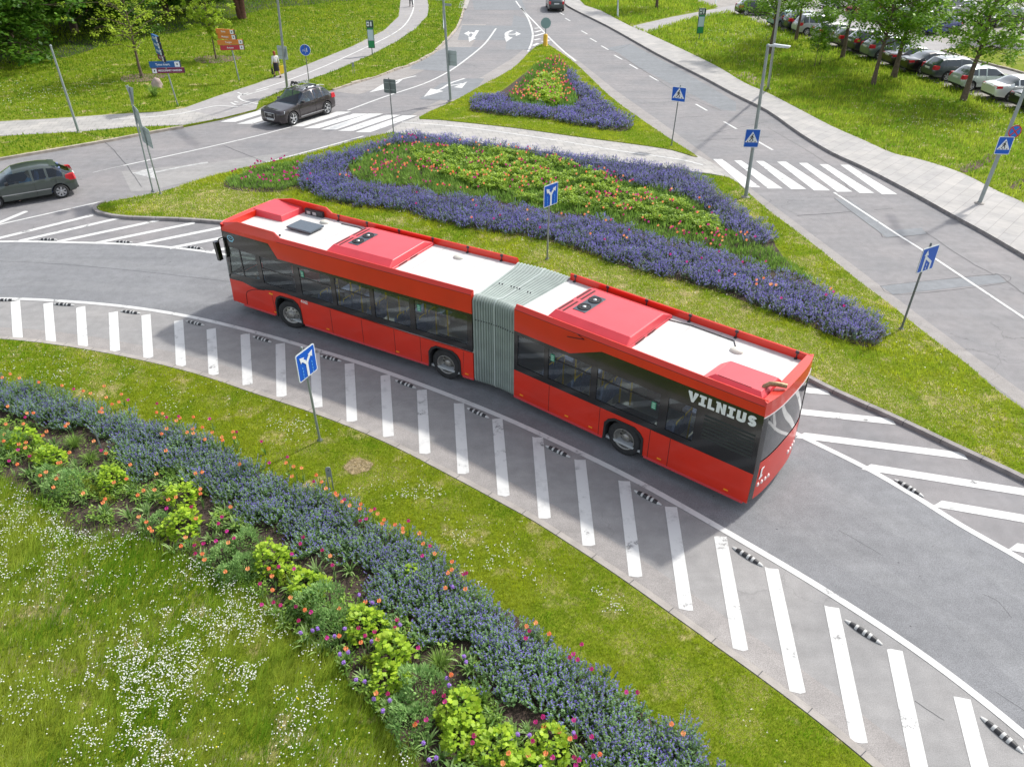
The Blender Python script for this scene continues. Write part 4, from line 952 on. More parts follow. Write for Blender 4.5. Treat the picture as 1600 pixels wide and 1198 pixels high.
# wheels
def bus_wheel(s, y, side, dished, rear):
    e = bpy.data.objects.new('wheel', None); link(e, bus); e.empty_display_size = .3
    Mx = Matrix.Translation((s, y, .478)) @ Matrix.Rotation(R(90 if side < 0 else -90), 4, 'X')
    if not rear and s < 5: Mx = Matrix.Translation((s, y, .478)) @ Matrix.Rotation(R(14), 4, 'Z') @ Matrix.Rotation(R(90 if side < 0 else -90), 4, 'X')
    e.matrix_local = (REAR if rear else Matrix()) @ Mx
    mb = MB(); mb.lathe([(.29, -.13), (.34, -.145), (.44, -.14), (.475, -.115), (.478, 0), (.475, .115), (.44, .14), (.34, .145), (.295, .13)], 40); mb.build('tyre', M_tyre, e)
    mb = MB()
    if dished:
        mb.lathe([(.295, .13), (.30, .14), (.275, .135), (.262, .10), (.235, -.02), (.20, -.035), (.12, -.03), (.115, .04), (.09, .07), (0, .075)], 36)
        for k in range(10):
            a = k*math.pi/5; mb.lathe([(.022, 0), (0, .004)], 8, 1, Matrix.Translation((.185*math.cos(a), .185*math.sin(a), -.028)) @ Matrix.Diagonal((1.4, 1.4, 1, 1)))
            mb.lathe([(.012, 0), (.012, .03), (0, .03)], 6, 0, Matrix.Translation((.145*math.cos(a+.3), .145*math.sin(a+.3), -.03)))
    else:
        mb.lathe([(.295, .13), (.30, .14), (.275, .135), (.265, .09), (.24, .10), (.19, .125), (.13, .13), (.12, .165), (.09, .185), (0, .19)], 36)
        for k in range(10):
            a = k*math.pi/5; mb.lathe([(.026, 0), (0, .005)], 8, 1, Matrix.Translation((.215*math.cos(a), .215*math.sin(a), .117)) @ Matrix.Diagonal((1.2, 1.2, 1, 1)))
            mb.lathe([(.014, 0), (.014, .04), (0, .045)], 6, 0, Matrix.Translation((.155*math.cos(a+.3), .155*math.sin(a+.3), .125)))
    mb.lathe([(.288, -.12), (0, -.12)], 20, 1)
    mb.build('rim', [M_steel, M_rimd], e)
for s, dd, rr in ((w1, False, False), (w2, True, False), (w3, True, True)):
    bus_wheel(s, .19, -1, dd, rr); bus_wheel(s, WY-.19, 1, dd, rr)
# bellows between the two halves
prof = []
hy, zb_, zt_ = WY/2-.01, .27, 2.93
for (cy, cz, a0) in ((-hy+.16, zt_-.16, 90), (-hy+.16, zb_+.14, 180)):
    for k in range(5): a = R(a0+k*22.5); prof.append((cy+.16*math.cos(a), cz+.16*math.sin(a)))
prof = [(-hy+.36, 2.86)]+[(p[0], p[1]) for p in prof]; prof = prof+[(-a, b) for a, b in prof[::-1]]
A0, A1 = 9.50, 11.09; NF = 17; rings = []
for k in range(NF*6+1):
    t = k/(NF*6); s = A0+(A1-A0)*t; off = -.05+.135*abs(math.sin(math.pi*k/6))**.75
    if k in (NF*3-1, NF*3, NF*3+1): off = .075
    Mt = Matrix.Translation((BSJ, 1.275, 0)) @ Matrix.Rotation(BDA*(t*t*(3-2*t)), 4, 'Z') @ Matrix.Translation((-BSJ, -1.275, 0))
    ring = []
    for a, b in prof:
        L_ = math.hypot(a, b-1.6); ring.append(Mt @ Vector((s, 1.275+a*(1-.05+off/1.2*.9), b+(off-.05)*(.9 if b > 1.5 else -.5))))
    rings.append(ring)
mb = MB(); n = len(prof); V = [v for r_ in rings for v in r_]; F = [(i*n+k, i*n+(k+1) % n, (i+1)*n+(k+1) % n, (i+1)*n+k) for i in range(len(rings)-1) for k in range(n)]
mb.add(V, F, 0, True); bel = mb.build('bellows', M_bell, bus)
mb = MB(); mb.add(rings[0], [tuple(range(n))]); bp_('bellows_end', mb, M_dark, False); mb = MB(); mb.add(rings[-1], [tuple(range(n))[::-1]]); bp_('bellows_end', mb, M_dark, False)
mb = MB()
for rg, c in ((rings[0], 0), (rings[-1], 0), (rings[NF*3], 1)):
    mb.tube([v for v in rg]+[rg[0]], .022, 6, c)
for k in range(1, NF):
    v = rings[k*6][5]; w_ = rings[k*6][4]; mb.ball(tuple(v*.5+w_*.5), .012, 6, 0) 
mb.build('bellows_frame', [M_dark, pm('bellows_hoop', (.42, .48, .45), .5)], bus)
# stitched line with clips across the bellows side and top
mb = MB()
for k in range(1, NF):
    r_ = rings[min(len(rings)-1, k*6+3)]; p = r_[5]*.78+r_[6]*.22; mb.box(-.012, .012, -.012, .012, -.012, .012, 0, Matrix.Translation(p+Vector((0, -.012, 0))))
for k in (2, 3, 6, 7, 8, 9, 12, 13):
    r_ = rings[k*6+3]; p = r_[0]*.62+r_[-1]*.38+Vector((0, 0, .02)); mb.box(-.015, .015, -.015, .015, -.01, .02, 0, Matrix.Translation(p))
mb.build('clip', M_dark, bel)
# cabin
def seat(mb, s, y, zf=.38):
    mb.box(s, s+.42, y, y+.42, zf+.38, zf+.48); mb.hexa([(s+.38, y, zf+.42), (s+.46, y, zf+.42), (s+.46, y+.42, zf+.42), (s+.38, y+.42, zf+.42), (s+.48, y, zf+1.05), (s+.54, y, zf+1.05), (s+.54, y+.42, zf+1.05), (s+.48, y+.42, zf+1.05)])
    mb.box(s+.1, s+.35, y+.08, y+.34, zf, zf+.38, 1); mb.tube([(s+.52, y+.06, zf+1.0), (s+.55, y+.06, zf+1.12), (s+.55, y+.36, zf+1.12), (s+.52, y+.36, zf+1.0)], .018, 6, 2)
for rear, s0, s1, rows in ((False, .35, 9.45, (3.4, 4.3, 5.3, 6.3, 7.1)), (True, 11.12, 17.75, (11.5, 12.4, 13.3, 15.3, 16.0))):
    mb = MB(); mb.box(s0, s1, .05, WY-.05, .30, .37); bp('cabin_floor', mb, M_floor, rear)
    mb = MB()
    for ya, yb in ((.062, .075), (WY-.075, WY-.062)): [mb.box(a_, b_, ya, yb, z_, 1.30) for a_, b_, z_ in (((s0+1.5, 1.99, .38), (1.99, 3.25, 1.14), (3.25, 7.94, .38), (7.94, 9.14, 1.08), (9.14, s1, .38)) if not rear else ((s0, 13.95, .38), (13.95, 15.17, 1.05), (15.17, s1, .38)))]
    for h in mb.halves(1.275): bp_('cabin_lining', h, M_inner, rear)
    mb = MB(); mb.box(s0, s1, .10, WY-.10, 2.60, 2.66); mb.box(s0, s1, .10, .35, 2.42, 2.60, 1); mb.box(s0, s1, WY-.35, WY-.10, 2.42, 2.60, 1); bp('cabin_ceiling', mb, [M_inner, pm('cabin_duct', (.5, .5, .48), .6)], rear)
    for s in rows:
        for y in (.10, .55, WY-.97, WY-.52):
            if y > 1 and abs(s-5.3) < .3: continue
            mb = MB(); seat(mb, s, y, .45 if s not in (7.1, 13.3) else .62); bp('seat', mb, [M_seat, M_inner, M_yel], rear)
    for s in [a+.5 for a in rows]:
        for y in (.98, 1.56):
            mb = MB(); mb.tube([(s, y, .37), (s, y, 2.6)], .026, 8); bp('handrail', mb, M_yel, rear)
    mb = MB(); mb.tube([(rows[0], .98, 2.15), (rows[-1]+.5, .98, 2.15)], .016, 8); mb.tube([(rows[0], 1.56, 2.15), (rows[-1]+.5, 1.56, 2.15)], .016, 8); bp('handrail', mb, M_yel, rear)
mb = MB(); mb.box(1.70, 1.75, .1, 1.2, .38, 2.3); bp('driver_partition', mb, M_dark, False)
mb = MB(); mb.hexa([(.30, .2, .9), (.75, .2, .9), (.75, 1.1, .9), (.30, 1.1, .9), (.30, .2, 1.25), (.62, .2, 1.12), (.62, 1.1, 1.12), (.30, 1.1, 1.25)]); mb.lathe([(.20, 0), (.215, .012), (.23, 0)], 20, 0, Matrix.Translation((.80, .62, 1.22)) @ Matrix.Rotation(R(-25), 4, 'Y')); mb.tube([(.70, .62, 1.1), (.80, .62, 1.22)], .03)
bp('dashboard', mb, M_dark, False)
mb = MB(); mb.box(1.05, 1.5, .38, .86, .75, .87); mb.box(1.46, 1.58, .38, .86, .85, 1.6); mb.box(1.15, 1.4, .5, .74, .38, .75); bp('driver_seat', mb, M_seat, False, bevel=.03)
drv = make_person('bus driver in a light blue shirt behind the side window of the red bus', pose_sit(), (0, 0, 0), 0, ('brown', (.07, .045, .03)), pm('shirt_blue', (.25, .42, .68), .8), M_darkcloth)
drv.matrix_world = bus.matrix_basis @ Matrix.Translation((1.32, .62, .82)) @ Matrix.Rotation(R(90), 4, 'Z')
# rubber stops between floor and skirt so nothing shows through under the cabin
for rear, s0, s1 in ((False, .4, 9.4), (True, 11.2, 17.7)):
    mb = MB(); mb.box(s0, s1, .5, WY-.5, .22, .299); bp('underbody', mb, M_rub, rear)

# ================================================================ STREET FURNITURE
M_galv = pm('galvanised_steel', (.30, .34, .34), .5, metal=.35, var=.12, vscale=3)
M_galvd = pm('weathered_steel', (.17, .19, .185), .6, metal=.3, var=.2, vscale=5)
M_alu = pm('sign_back', (.36, .42, .42), .55, metal=.2, var=.06, vscale=3)
M_aluD = pm('dull_sign_back', (.15, .18, .18), .6, metal=.2)
M_blue = pm('sign_blue', (.008, .10, .50), .35)
M_signw = pm('sign_white', (.72, .76, .78), .4)
M_signk = pm('sign_black', (.01, .01, .012), .5)
M_signr = pm('sign_red', (.50, .03, .04), .4)
def rrect(w, h, r, n=4):
    P = []
    for cx, cy, a0 in ((w/2-r, h/2-r, 0), (-w/2+r, h/2-r, 90), (-w/2+r, -h/2+r, 180), (w/2-r, -h/2+r, 270)):
        for k in range(n+1): a = R(a0+90*k/n); P.append((cx+r*math.cos(a), cy+r*math.sin(a)))
    return P
def plate(parent, P, mat, y0, y1, name): mb = MB(); mb.prism(P, y0, y1, axes='xzy'); return mb.build(name, mat, parent)
def bar(mb, pts, w, y, m=0, t=.002): strokes(mb, pts, w, y, m)
def ped_symbol(par, s):
    t = .5*s
    tri = MB(); tri.prism([(-.43*s, -.27*s), (.43*s, -.27*s), (0, .45*s)], -.019, -.016, axes='xzy'); tri.build('triangle', M_signw, par)
    mb = MB()
    mb.lathe([(.042*s, 0), (0, .001)], 12, 0, Matrix.Translation((.03*s, -.0205, .25*s)) @ Matrix.Rotation(R(90), 4, 'X'))
    for pts, w in (([(.0, .20), (-.02, .0)], .085), ([(-.02, .18), (-.10, .10), (-.12, .0)], .035), ([(.02, .18), (.06, .06), (.12, .02)], .035),
                   ([(-.02, .02), (-.08, -.08), (-.16, -.20)], .05), ([(-.01, .02), (.06, -.08), (.08, -.20)], .05)):
        strokes(mb, [(a*s, b*s) for a, b in pts], w*s, -.0235)
    for a in (-.28, -.04, .22): strokes(mb, [(a*s, -.25*s), ((a+.035)*s, -.19*s)], .06*s, -.0235)
    mb.build('pictogram', M_signk, par)
def fork_symbol(par, w, h):
    mb = MB(); y = -.0235
    strokes(mb, [(0, -.47*h), (0, .02*h)], .11*w, y); strokes(mb, [(.0, .0), (-.10*w, .12*h), (-.20*w, .20*h)], .11*w, y-.0004); strokes(mb, [(.0, .0), (.08*w, .12*h), (.20*w, .22*h)], .11*w, y-.0008)
    for sg in (-1, 1): mb.prism([(sg*.34*w, .34*h), (sg*.30*w, .12*h), (sg*.10*w, .27*h)], y-.003, y, axes='xzy')
    for sg in (-1, 1):
        for k in range(4): mb.box(sg*.25*w-.012, sg*.25*w+.012, y, y+.003, (-.45+.115*k)*h, (-.45+.115*k+.075)*h, 1)
    mb.build('arrows', [M_signw, pm('sign_pale_blue', (.12, .38, .80), .4)], par)
def merge_symbol(par, w, h):
    mb = MB(); y = -.0235
    strokes(mb, [(-.20*w, -.47*h), (-.20*w, .22*h)], .10*w, y); mb.prism([(-.33*w, .18*h), (-.07*w, .18*h), (-.20*w, .40*h)], y-.003, y, axes='xzy')
    strokes(mb, [(-.18*w, .10*h), (.22*w, -.16*h), (.22*w, -.47*h)], .11*w, y-.0006)
    for k in range(2): mb.box(-.01, .015, y, y+.003, (-.42+.15*k)*h, (-.42+.15*k+.09)*h)
    mb.build('arrows', M_signw, par)
def sign_board(post, kind, pL, pR, pB, zt, mat=None, group=None):
    """a rectangular board hung on its post: top corners at survey pixels pL, pR (height zt), bottom-left corner at row pB"""
    a = G(*pL, zt); b_ = G(*pR, zt); c = (a+b_)/2; u = (b_-a).normalized(); w = (b_-a).length
    h = pB
    o = bpy.data.objects.new('sign_board', None); link(o, post); o.empty_display_size = .2
    return o, c, u, w, h
def post_with(name, label, cat, base, z0, specs, top=None, rad=.035, tone=M_galv, group=None, extra=.06, foot=True):
    """specs: list of (kind, left px, right px, z top, height); the post leans as surveyed towards its boards"""
    B = G(*base, z0); t = thing(name, label, cat, B, 0, group)
    tops = []
    for kind, pL, pR, zt, h in specs:
        a = G(*pL, zt); b_ = G(*pR, zt); tops.append(((a+b_)/2, (b_-a).normalized(), (b_-a).length, zt, h, kind))
    if top is not None: T = G(*top[:2], top[2])
    else: T = tops[0][0]+Vector((0, 0, extra))
    ax = (T-B); mb = MB(); mb.tube([Vector((0, 0, -.05)), ax], [rad*1.0, rad*.9] if rad < .06 else [rad, rad*.7], 12); mb.build('post', tone, t)
    mb = MB(); mb.lathe([(rad+.003, ax.z-.002), (rad*.9, ax.z+.012), (0, ax.z+.016)], 10) if False else mb.ball(tuple(ax), rad*.95, 8); mb.build('cap', tone, t)
    if foot: mb = MB(); mb.lathe([(rad*2.4, -.02), (rad*2.4, .025), (rad*1.2, .05), (rad*1.1, .08)], 12); mb.build('foot', M_galvd if rad < .06 else M_kerbpale, t)
    for c, u, w, zt, h, kind in tops:
        f = (zt-h/2-B.z)/ax.z; pc = B+ax*f; n = Vector((u.y, -u.x, 0))       # n: towards the reader's side
        back = kind.startswith('back')
        cen = Vector((c.x*.0+pc.x, c.y*.0+pc.y, zt-h/2))
        if (Vector((c.x, c.y, 0))-Vector((pc.x, pc.y, 0))).length > .12: cen += (u*(Vector((c.x-pc.x, c.y-pc.y, 0))).dot(u))
        off = rad+.022
        M4 = Matrix(((u.x, -n.x, 0, 0), (u.y, -n.y, 0, 0), (0, 0, 1, 0), (0, 0, 0, 1)))
        pos = (cen-B)+n*(off if not back else -off)
        if kind.startswith('round') or kind.startswith('backround'):
            e = MB(); P = [(w/2*math.cos(2*math.pi*k/28), w/2*math.sin(2*math.pi*k/28)) for k in range(28)]; e.prism(P, -.012, .006, axes='xzy')
            bd = e.build('sign_board', [M_alu], t, Matrix.Translation(pos) @ M4)
            if kind == 'roundpath':
                plate(bd, [(x_*1.0, y_*1.0) for x_, y_ in P], M_signw, -.015, -.0125, 'border'); plate(bd, [(x_*.93, y_*.93) for x_, y_ in P], M_blue, -.018, -.0155, 'face')
                q = MB(); q.box(-.008, .008, -.0235, -.02, -.22, .22); q.ball((.10, -.02, .12), (.02, .003, .02), 8)
                strokes(q, [(.10, .10), (.10, -.02)], .05, -.0235); strokes(q, [(.10, -.0), (.06, -.12)], .025, -.0235); strokes(q, [(.10, -.0), (.14, -.12)], .025, -.0237)
                for xx in (-.17, -.06): q.lathe([(.036, 0), (.040, .001), (.046, 0)], 14, 0, Matrix.Translation((xx, -.0205, -.04)) @ Matrix.Rotation(R(90), 4, 'X'))
                strokes(q, [(-.17, -.04), (-.14, .03), (-.08, .03), (-.06, -.04)], .012, -.0236); q.build('pictogram', M_signw, bd)
            if kind == 'roundstop':
                plate(bd, P, M_signr, -.015, -.0125, 'border'); plate(bd, [(x_*.82, y_*.82) for x_, y_ in P], pm('sign_light_blue', (.01, .18, .60), .4), -.018, -.0155, 'face')
                q = MB(); d = w/2*.58; strokes(q, [(-d, -d), (d, d)], w*.09, -.0235); strokes(q, [(-d, d), (d, -d)], w*.09, -.0245); q.build('cross', M_signr, bd)
            if kind == 'backround': bd.data.materials[0] = M_aluD
            continue
        if kind == 'backtri':
            e = MB(); e.prism([(-w/2, h/2), (w/2, h/2), (0, -h/2)], -.008, .006, axes='xzy'); bd = e.build('sign_board', M_alu, t, Matrix.Translation(pos) @ M4); continue
        bd = plate(t, rrect(w, h, .05), M_aluD if kind == 'backdark' else M_alu, -.012, .006, 'sign_board'); bd.matrix_local = Matrix.Translation(pos) @ M4
        if back:
            q = MB(); q.box(-w*.42, w*.42, -.02, -.012, h*.22, h*.28); q.build('bracket', M_galv, bd); q = MB(); q.box(-w*.42, w*.42, -.02, -.012, -h*.28, -h*.22); q.build('bracket', M_galv, bd); continue
        plate(bd, rrect(w, h, .05), M_signw, -.0145, -.0122, 'border'); plate(bd, rrect(w-.05, h-.05, .03), M_blue, -.0165, -.0147, 'face')
        if kind == 'ped': ped_symbol(bd, min(w, h))
        elif kind == 'fork': fork_symbol(bd, w, h)
        elif kind == 'merge': merge_symbol(bd, w, h)
        q = MB(); q.box(-.05, .05, .006, .03, h*.2, h*.25); q.box(-.05, .05, .006, .03, -h*.25, -h*.2); q.build('bracket', M_galv, bd)
    return t
sg = 'blue direction signs with branching arrows'
post_with('traffic_sign', 'blue forked arrow sign on a thin post in the grass strip behind the bus bellows', 'road sign', (855, 405), .1, [('fork', (848, 291), (870, 283), 3.02, .80)], tone=M_galv, group=sg)
post_with('traffic_sign', 'blue forked arrow sign on a green grey post between the foreground tulips and the hatching', 'road sign', (500, 688), .02, [('fork', (457, 558), (486, 536), 2.92, .74)], group=sg, rad=.032)
post_with('traffic_sign', 'blue merging arrow sign on a leaning post beside the right hand road', 'road sign', (1408, 514), .1, [('merge', (1441, 388), (1466.5, 380), 2.92, .80)], tone=M_galvd)
post_with('pedestrian_sign', 'blue pedestrian crossing sign on a thin post at the corner of the small island', 'road sign', (1049, 228), .1, [('ped', (1052, 134.5), (1074, 137), 3.06, .72)], tone=M_galvd, rad=.03)
post_with('traffic_sign', 'dull grey back of a square sign beside the left zebra crossing', 'road sign', (615, 207), .1, [('backdark', (598, 123.5), (617, 125), 2.85, .72)], tone=M_galvd, rad=.03)
post_with('traffic_sign', 'round blue shared path sign on a post in the verge above the dark car', 'road sign', (483, 128), .1, [('roundpath', (467, 71), (484, 71), 2.62, .62)], tone=M_galvd, rad=.03, extra=.0)
post_with('traffic_sign', 'triangular and rectangular sign backs on the taller post near the island tip', 'road sign', (239, 299), .1, [('backtri', (194, 134), (206, 138), 4.62, .75), ('back', (206, 163), (215, 173), 3.85, .75)], rad=.035, extra=.05)
post_with('traffic_sign', 'grey back of a sign on the shorter of two posts near the island tip', 'road sign', (251, 303), .1, [('back', (214, 193), (230, 204), 3.15, .80)], rad=.032)
t = post_with('traffic_sign', 'large grey sign back on a post in the verge near the top edge', 'road sign', (693, 46), .1, [('back', (680, -22), (703, -22), 3.2, 1.15), ('back', (685, 7), (698, 8), 1.95, .22)], rad=.06)
# lamp posts
def lamp(label, base, z0, top, specs, head=None, rad=.085, group='street lamps along the roads'):
    t = post_with('street_lamp', label, 'street lamp', base, z0, specs, top=top, rad=rad, group=group)
    B = G(*base, z0); T = G(*top[:2], top[2])-B
    if head:
        H = G(*head)-B; d = (H-T); d.z = 0; L_ = d.length; d.normalize(); a = math.atan2(d.y, d.x)
        mb = MB(); M4 = Matrix.Translation(T) @ Matrix.Rotation(a, 4, 'Z')
        mb.tube([(0, 0, 0), (.25, 0, .03)], .045, 10, 0, M4); mb.hexa([(.2, -.11, .0), (L_, -.14, .02), (L_, .14, .02), (.2, .11, .0), (.2, -.08, .10), (L_, -.10, .075), (L_, .10, .075), (.2, .08, .10)], 0, M4)
        mb.build('lamp_head', pm('lamp_shell', (.55, .58, .58), .4), t, bevel=.02)
        mb = MB(); mb.box(.35, L_-.06, -.10, .10, -.012, .008, 0, M4); mb.build('lens', pm('lamp_glass', (.75, .78, .8), .1), t)
    return t
lamp('tall steel street lamp with a pedestrian crossing sign beside the right zebra crossing', (1165, 308), .1, (1200, 72, 6.36), [('ped', (1170, 208), (1194, 208.5), 3.10, .78)], head=(1235, 73.5, 6.40))
lamp('street lamp at the pavement edge with its head above the photo, right road', (1200, 139), .14, (1224, -40, 8.4), [], head=(1180, -40, 8.45))
lamp('street lamp beside the dark car with a small blank sign back', (449, 141), .1, (427, -60, 8.0), [('back', (435, 70.5), (450, 72), 3.05, .80)], head=(470, -52, 8.05))
lamp('street lamp on the left corner of the small island with a pale sign back', (704, 158), .1, (689, -50, 7.6), [('back', (695, 80), (711, 81), 3.1, .88)], head=(660, -46, 7.65))
_B = G(1530, 318, .146); _T = G(1578, 199, height_at(_B, 199)); _T = _B+(_T-_B)*(7.3/(_T.z-_B.z)); _px = project(_T)
t = lamp('lamp post on the far right pavement carrying round no stopping and square pedestrian signs', (1530, 318), .146, (_px[0], _px[1], _T.z), [('roundstop', (1568, 188), (1588, 188), 3.60, .62), ('ped', (1560, 212.5), (1584, 213), 3.08, .74)], head=(1600, 15, 7.45))
lamp('street lamp in the grass left of the side path, near the top', (965, 27), .12, (969, -120, 7.5), [], head=(940, -120, 7.5))
lamp('street lamp beside the side path by the far parked cars', (1118, 11), .12, (1122, -110, 6.5), [], head=(1100, -110, 6.5), rad=.06)
t = post_with('steel_pole', 'plain galvanised pole without a sign standing in the left grass verge', 'pole', (123, 207), .1, [], top=(79, 72, 4.55), rad=.07)
# bus stop boards
def stop_board(label, base, z0, pL, pR, zt, hpx, facing):
    B = G(*base, z0); t = thing('bus_stop_sign', label, 'bus stop sign', B, 0, 'bus stop boards')
    a = G(*pL, zt); b_ = G(*pR, zt); u = (b_-a).normalized(); n = Vector((u.y, -u.x, 0)); w = (b_-a).length; w = max(.5, min(w, .62))
    M4 = Matrix.Translation((a+b_)/2-B-Vector((0, 0, zt-z0))) @ Matrix(((u.x, -n.x, 0, 0), (u.y, -n.y, 0, 0), (0, 0, 1, 0), (0, 0, 0, 1)))
    M4.translation = Vector((0, 0, 0))
    mb = MB(); mb.tube([(0, 0, -.05), (0, 0, zt-z0-1.6)], .035, 10); mb.build('post', M_galvd, t)
    H = zt-z0
    mb = MB(); mb.box(-w/2, w/2, -.07, .07, H-2.1, H-.62, 0, M4); q = mb.build('board', pm('stop_green_dark', (.012, .05, .03), .4), t, bevel=.01)
    mb = MB(); mb.box(-w/2+.03, w/2-.03, -.076, -.071, H-1.55, H-.76, 0, M4); mb.build('timetable', pm('timetable_paper', (.48, .60, .66), .5), q)
    mb = MB(); mb.box(-w/2+.03, w/2-.03, -.076, -.071, H-.75, H-.64, 0, M4); mb.box(-w/2+.03, w/2-.03, -.076, -.071, H-2.06, H-1.57, 0, M4); mb.build('green_panel', pm('stop_green', (.02, .25, .10), .4), q)
    mb = MB(); mb.box(-w/2-.03, w/2+.03, -.08, .08, H-.60, H-.12, 0, M4); q = mb.build('head', pm('stop_green_dark', (.012, .05, .03), .4), t, bevel=.02)
    mb = MB(); mb.box(-w/2+.02, -.03, -.086, -.081, H-.52, H-.2, 0, M4); mb.box(.05, .16, -.086, -.081, H-.52, H-.2, 0, M4); mb.box(-w/2+.07, -.08, -.09, -.087, H-.43, H-.30, 1, M4); mb.build('pictogram', [M_signw, pm('stop_green_dark', (.012, .05, .03), .4)], q)
    return t
stop_board('dark green bus stop board beside the curving cycle path', (582, 87), .1, (571, 33), (580, 33), 2.75, 0, 0)
stop_board('dark green bus stop board in the grass on the right, before the side path', (1092, 62), .12, (1092, 12), (1102, 12), 2.7, 0, 0)
# finger posts
def finger_post(label, base, fingers, h, lean_px):
    B = G(*base, .1); t = thing('direction_sign', label, 'direction sign', B, 0)
    T = G(*lean_px, h)-B; mb = MB(); mb.tube([(0, 0, -.05), T], .045, 10); mb.build('post', M_galv, t)
    for z, L_, hh, ang, off, col, txt, sqside in fingers:
        f = (z-.1)/T.z; c = T*f; M4 = Matrix.Translation((c.x, c.y, z-.1)) @ Matrix.Rotation(R(ang), 4, 'Z')
        mb = MB(); mb.box(-L_/2+off, L_/2+off, -.06, .06, -hh/2, hh/2, 0); q = mb.build('finger', [pm('finger_'+col[0], col[1], .4)], t, M4)
        e = (L_/2-hh*.5) if sqside > 0 else (-L_/2+hh*.5)
        mb = MB(); mb.box(e+off-hh*.42, e+off+hh*.42, -.066, -.061, -hh*.42, hh*.42); s_ = mb.build('symbol_square', M_signw, q)
        mb = MB(); mb.box(e+off-.03, e+off+.03, -.07, -.0665, -.05, .05); mb.build('symbol', M_signk, q)
        mb = MB(); mb.box((L_/2+off+.001), (L_/2+off+.02), -.062, .062, -hh/2, hh/2); mb.build('end_cap', M_signk, q)
        o = text_mesh(txt, hh*.50, M_signw, 'lettering', .001, .003); o.parent = q; o.matrix_local = Matrix.Translation((off-(.12 if sqside > 0 else -.12), -.063, 0)) @ Matrix.Rotation(R(90), 4, 'X') @ Matrix.Diagonal((min(1.0, (L_-.5)/max(.1, o.dimensions.x)) if o.dimensions.x > L_-.5 else 1, 1, 1, 1))
    return t
bl = ('blue', (.01, .10, .30)); pu = ('maroon', (.16, .012, .06)); og = ('orange', (.60, .20, .03)); rd = ('red', (.45, .03, .05))
finger_post('finger post with blue and maroon direction boards in the grass by the boulder', (278, 165), [(4.05, 1.15, .34, -52, -.30, bl, 'UZUPIS', 1), (3.68, 1.15, .34, -52, -.30, bl, 'VILNELE', 1), (3.31, 1.15, .34, -52, -.30, bl, 'CENTRAS', 1), (2.94, 1.15, .30, -52, -.30, pu, 'PILIS', 1),
    (2.60, 1.75, .34, 8, .0, bl, 'Tymo kvart.', 1), (2.24, 1.85, .30, 8, .08, pu, 'MISSIONARY GARDEN', -1)], 4.2, (244, 57))
finger_post('finger post with orange and red direction boards near the woman', (374, 127), [(3.25, 1.35, .30, -15, -.2, og, 'Stotis', 1), (2.93, 1.35, .30, -15, -.15, og, 'Muziejus', 1), (2.60, 1.65, .30, 10, .0, og, 'Turgus', 1), (2.26, 1.55, .30, 10, .05, rd, 'Rotuse', 1)], 3.4, (355, 46))
# yellow bollard with round sign
B = G(852, 72, .1); t = thing('bollard_sign', 'yellow bollard carrying a round sign seen from behind at the tip of the small island', 'bollard', B)
mb = MB(); mb.lathe([(.26, 0), (.20, .04), (.19, .05), (.18, .85), (.15, .9), (0, .92)], 18); mb.build('bollard', pm('bollard_yellow', (.70, .42, .02), .5), t)
mb = MB(); mb.tube([(0, 0, .9), (0, 0, 1.75)], .035, 10); mb.build('post', M_galvd, t)
mb = MB(); mb.prism([(.42*math.cos(2*math.pi*k/28), 1.75+.42*math.sin(2*math.pi*k/28)) for k in range(28)], -.055, -.04, axes='xzy'); mb.build('sign_board', pm('round_sign_back', (.22, .33, .34), .5), t)
# low flat metal markers
def marker(label, base, z0, h, w, rz):
    t = thing('metal_marker', label, 'metal stake', G(*base, z0), R(rz), 'low metal stakes in the grass')
    mb = MB(); P = []
    for k in range(9): a = math.pi*k/8; P.append((w/2*math.cos(a), h-w/2+w/2*math.sin(a)))
    out = [(w/2, 0)]+P+[(-w/2, 0), (-w/2+.03, 0), (-w/2+.03, h-.30), (w/2-.03, h-.30), (w/2-.03, 0)]
    mb.prism(out, -.006, .006, axes='xzy'); b0 = mb.build('plate', M_galv, t)
    mb = MB(); mb.lathe([(.018, 0), (0, .001)], 10, 0, Matrix.Translation((0, -.0075, h-.10)) @ Matrix.Rotation(R(90), 4, 'X')); mb.build('hole', M_signk, b0); return t
marker('low perforated steel stake at the tulip edge below the forked sign', (518, 766), .02, .72, .13, 10)
marker('low steel stake standing among the left catmint', (159, 703), .02, .72, .07, -35)
marker('short steel stake in the verge beside the cycle path', (553, 116), .1, .8, .16, 20)
# black and white rubber lane dividers
def divider_mesh():
    mb = MB(); L_ = .76; N = 14; n = 8
    def ring(t):
        s = max(.0, 1-abs(2*t-1)**2.6); w = .02+.05*s; h = .01+.05*s; return [(L_*(t-.5), w*math.cos(math.pi*k/(n-1)), h*math.sin(math.pi*k/(n-1))) for k in range(n)]
    for i in range(N):
        V = ring(i/N)+ring((i+1)/N); mb.add(V, [(k, k+1, n+k+1, n+k) for k in range(n-1)], 1 if i in (1, 4, 7, 9, 12) or i in (0, 13) else 0, True)
    mb.add(ring(0), [tuple(range(n))], 1); mb.add(ring(1), [tuple(range(n))[::-1]], 1)
    return mb
dv = None
px_div = [((-45, 467), 'farthest left of the lower row'), ((7, 469), ''), ((100, 476), ''), ((204, 488), ''), ((305, 505), ''), ((410, 530), ''), ((517, 560), ''), ((634, 600), ''), ((747, 645), ''), ((872, 705), ''), ((1012, 777), ''), ((1168, 869), ''), ((1349, 987), ''), ((1565, 1147), '')]
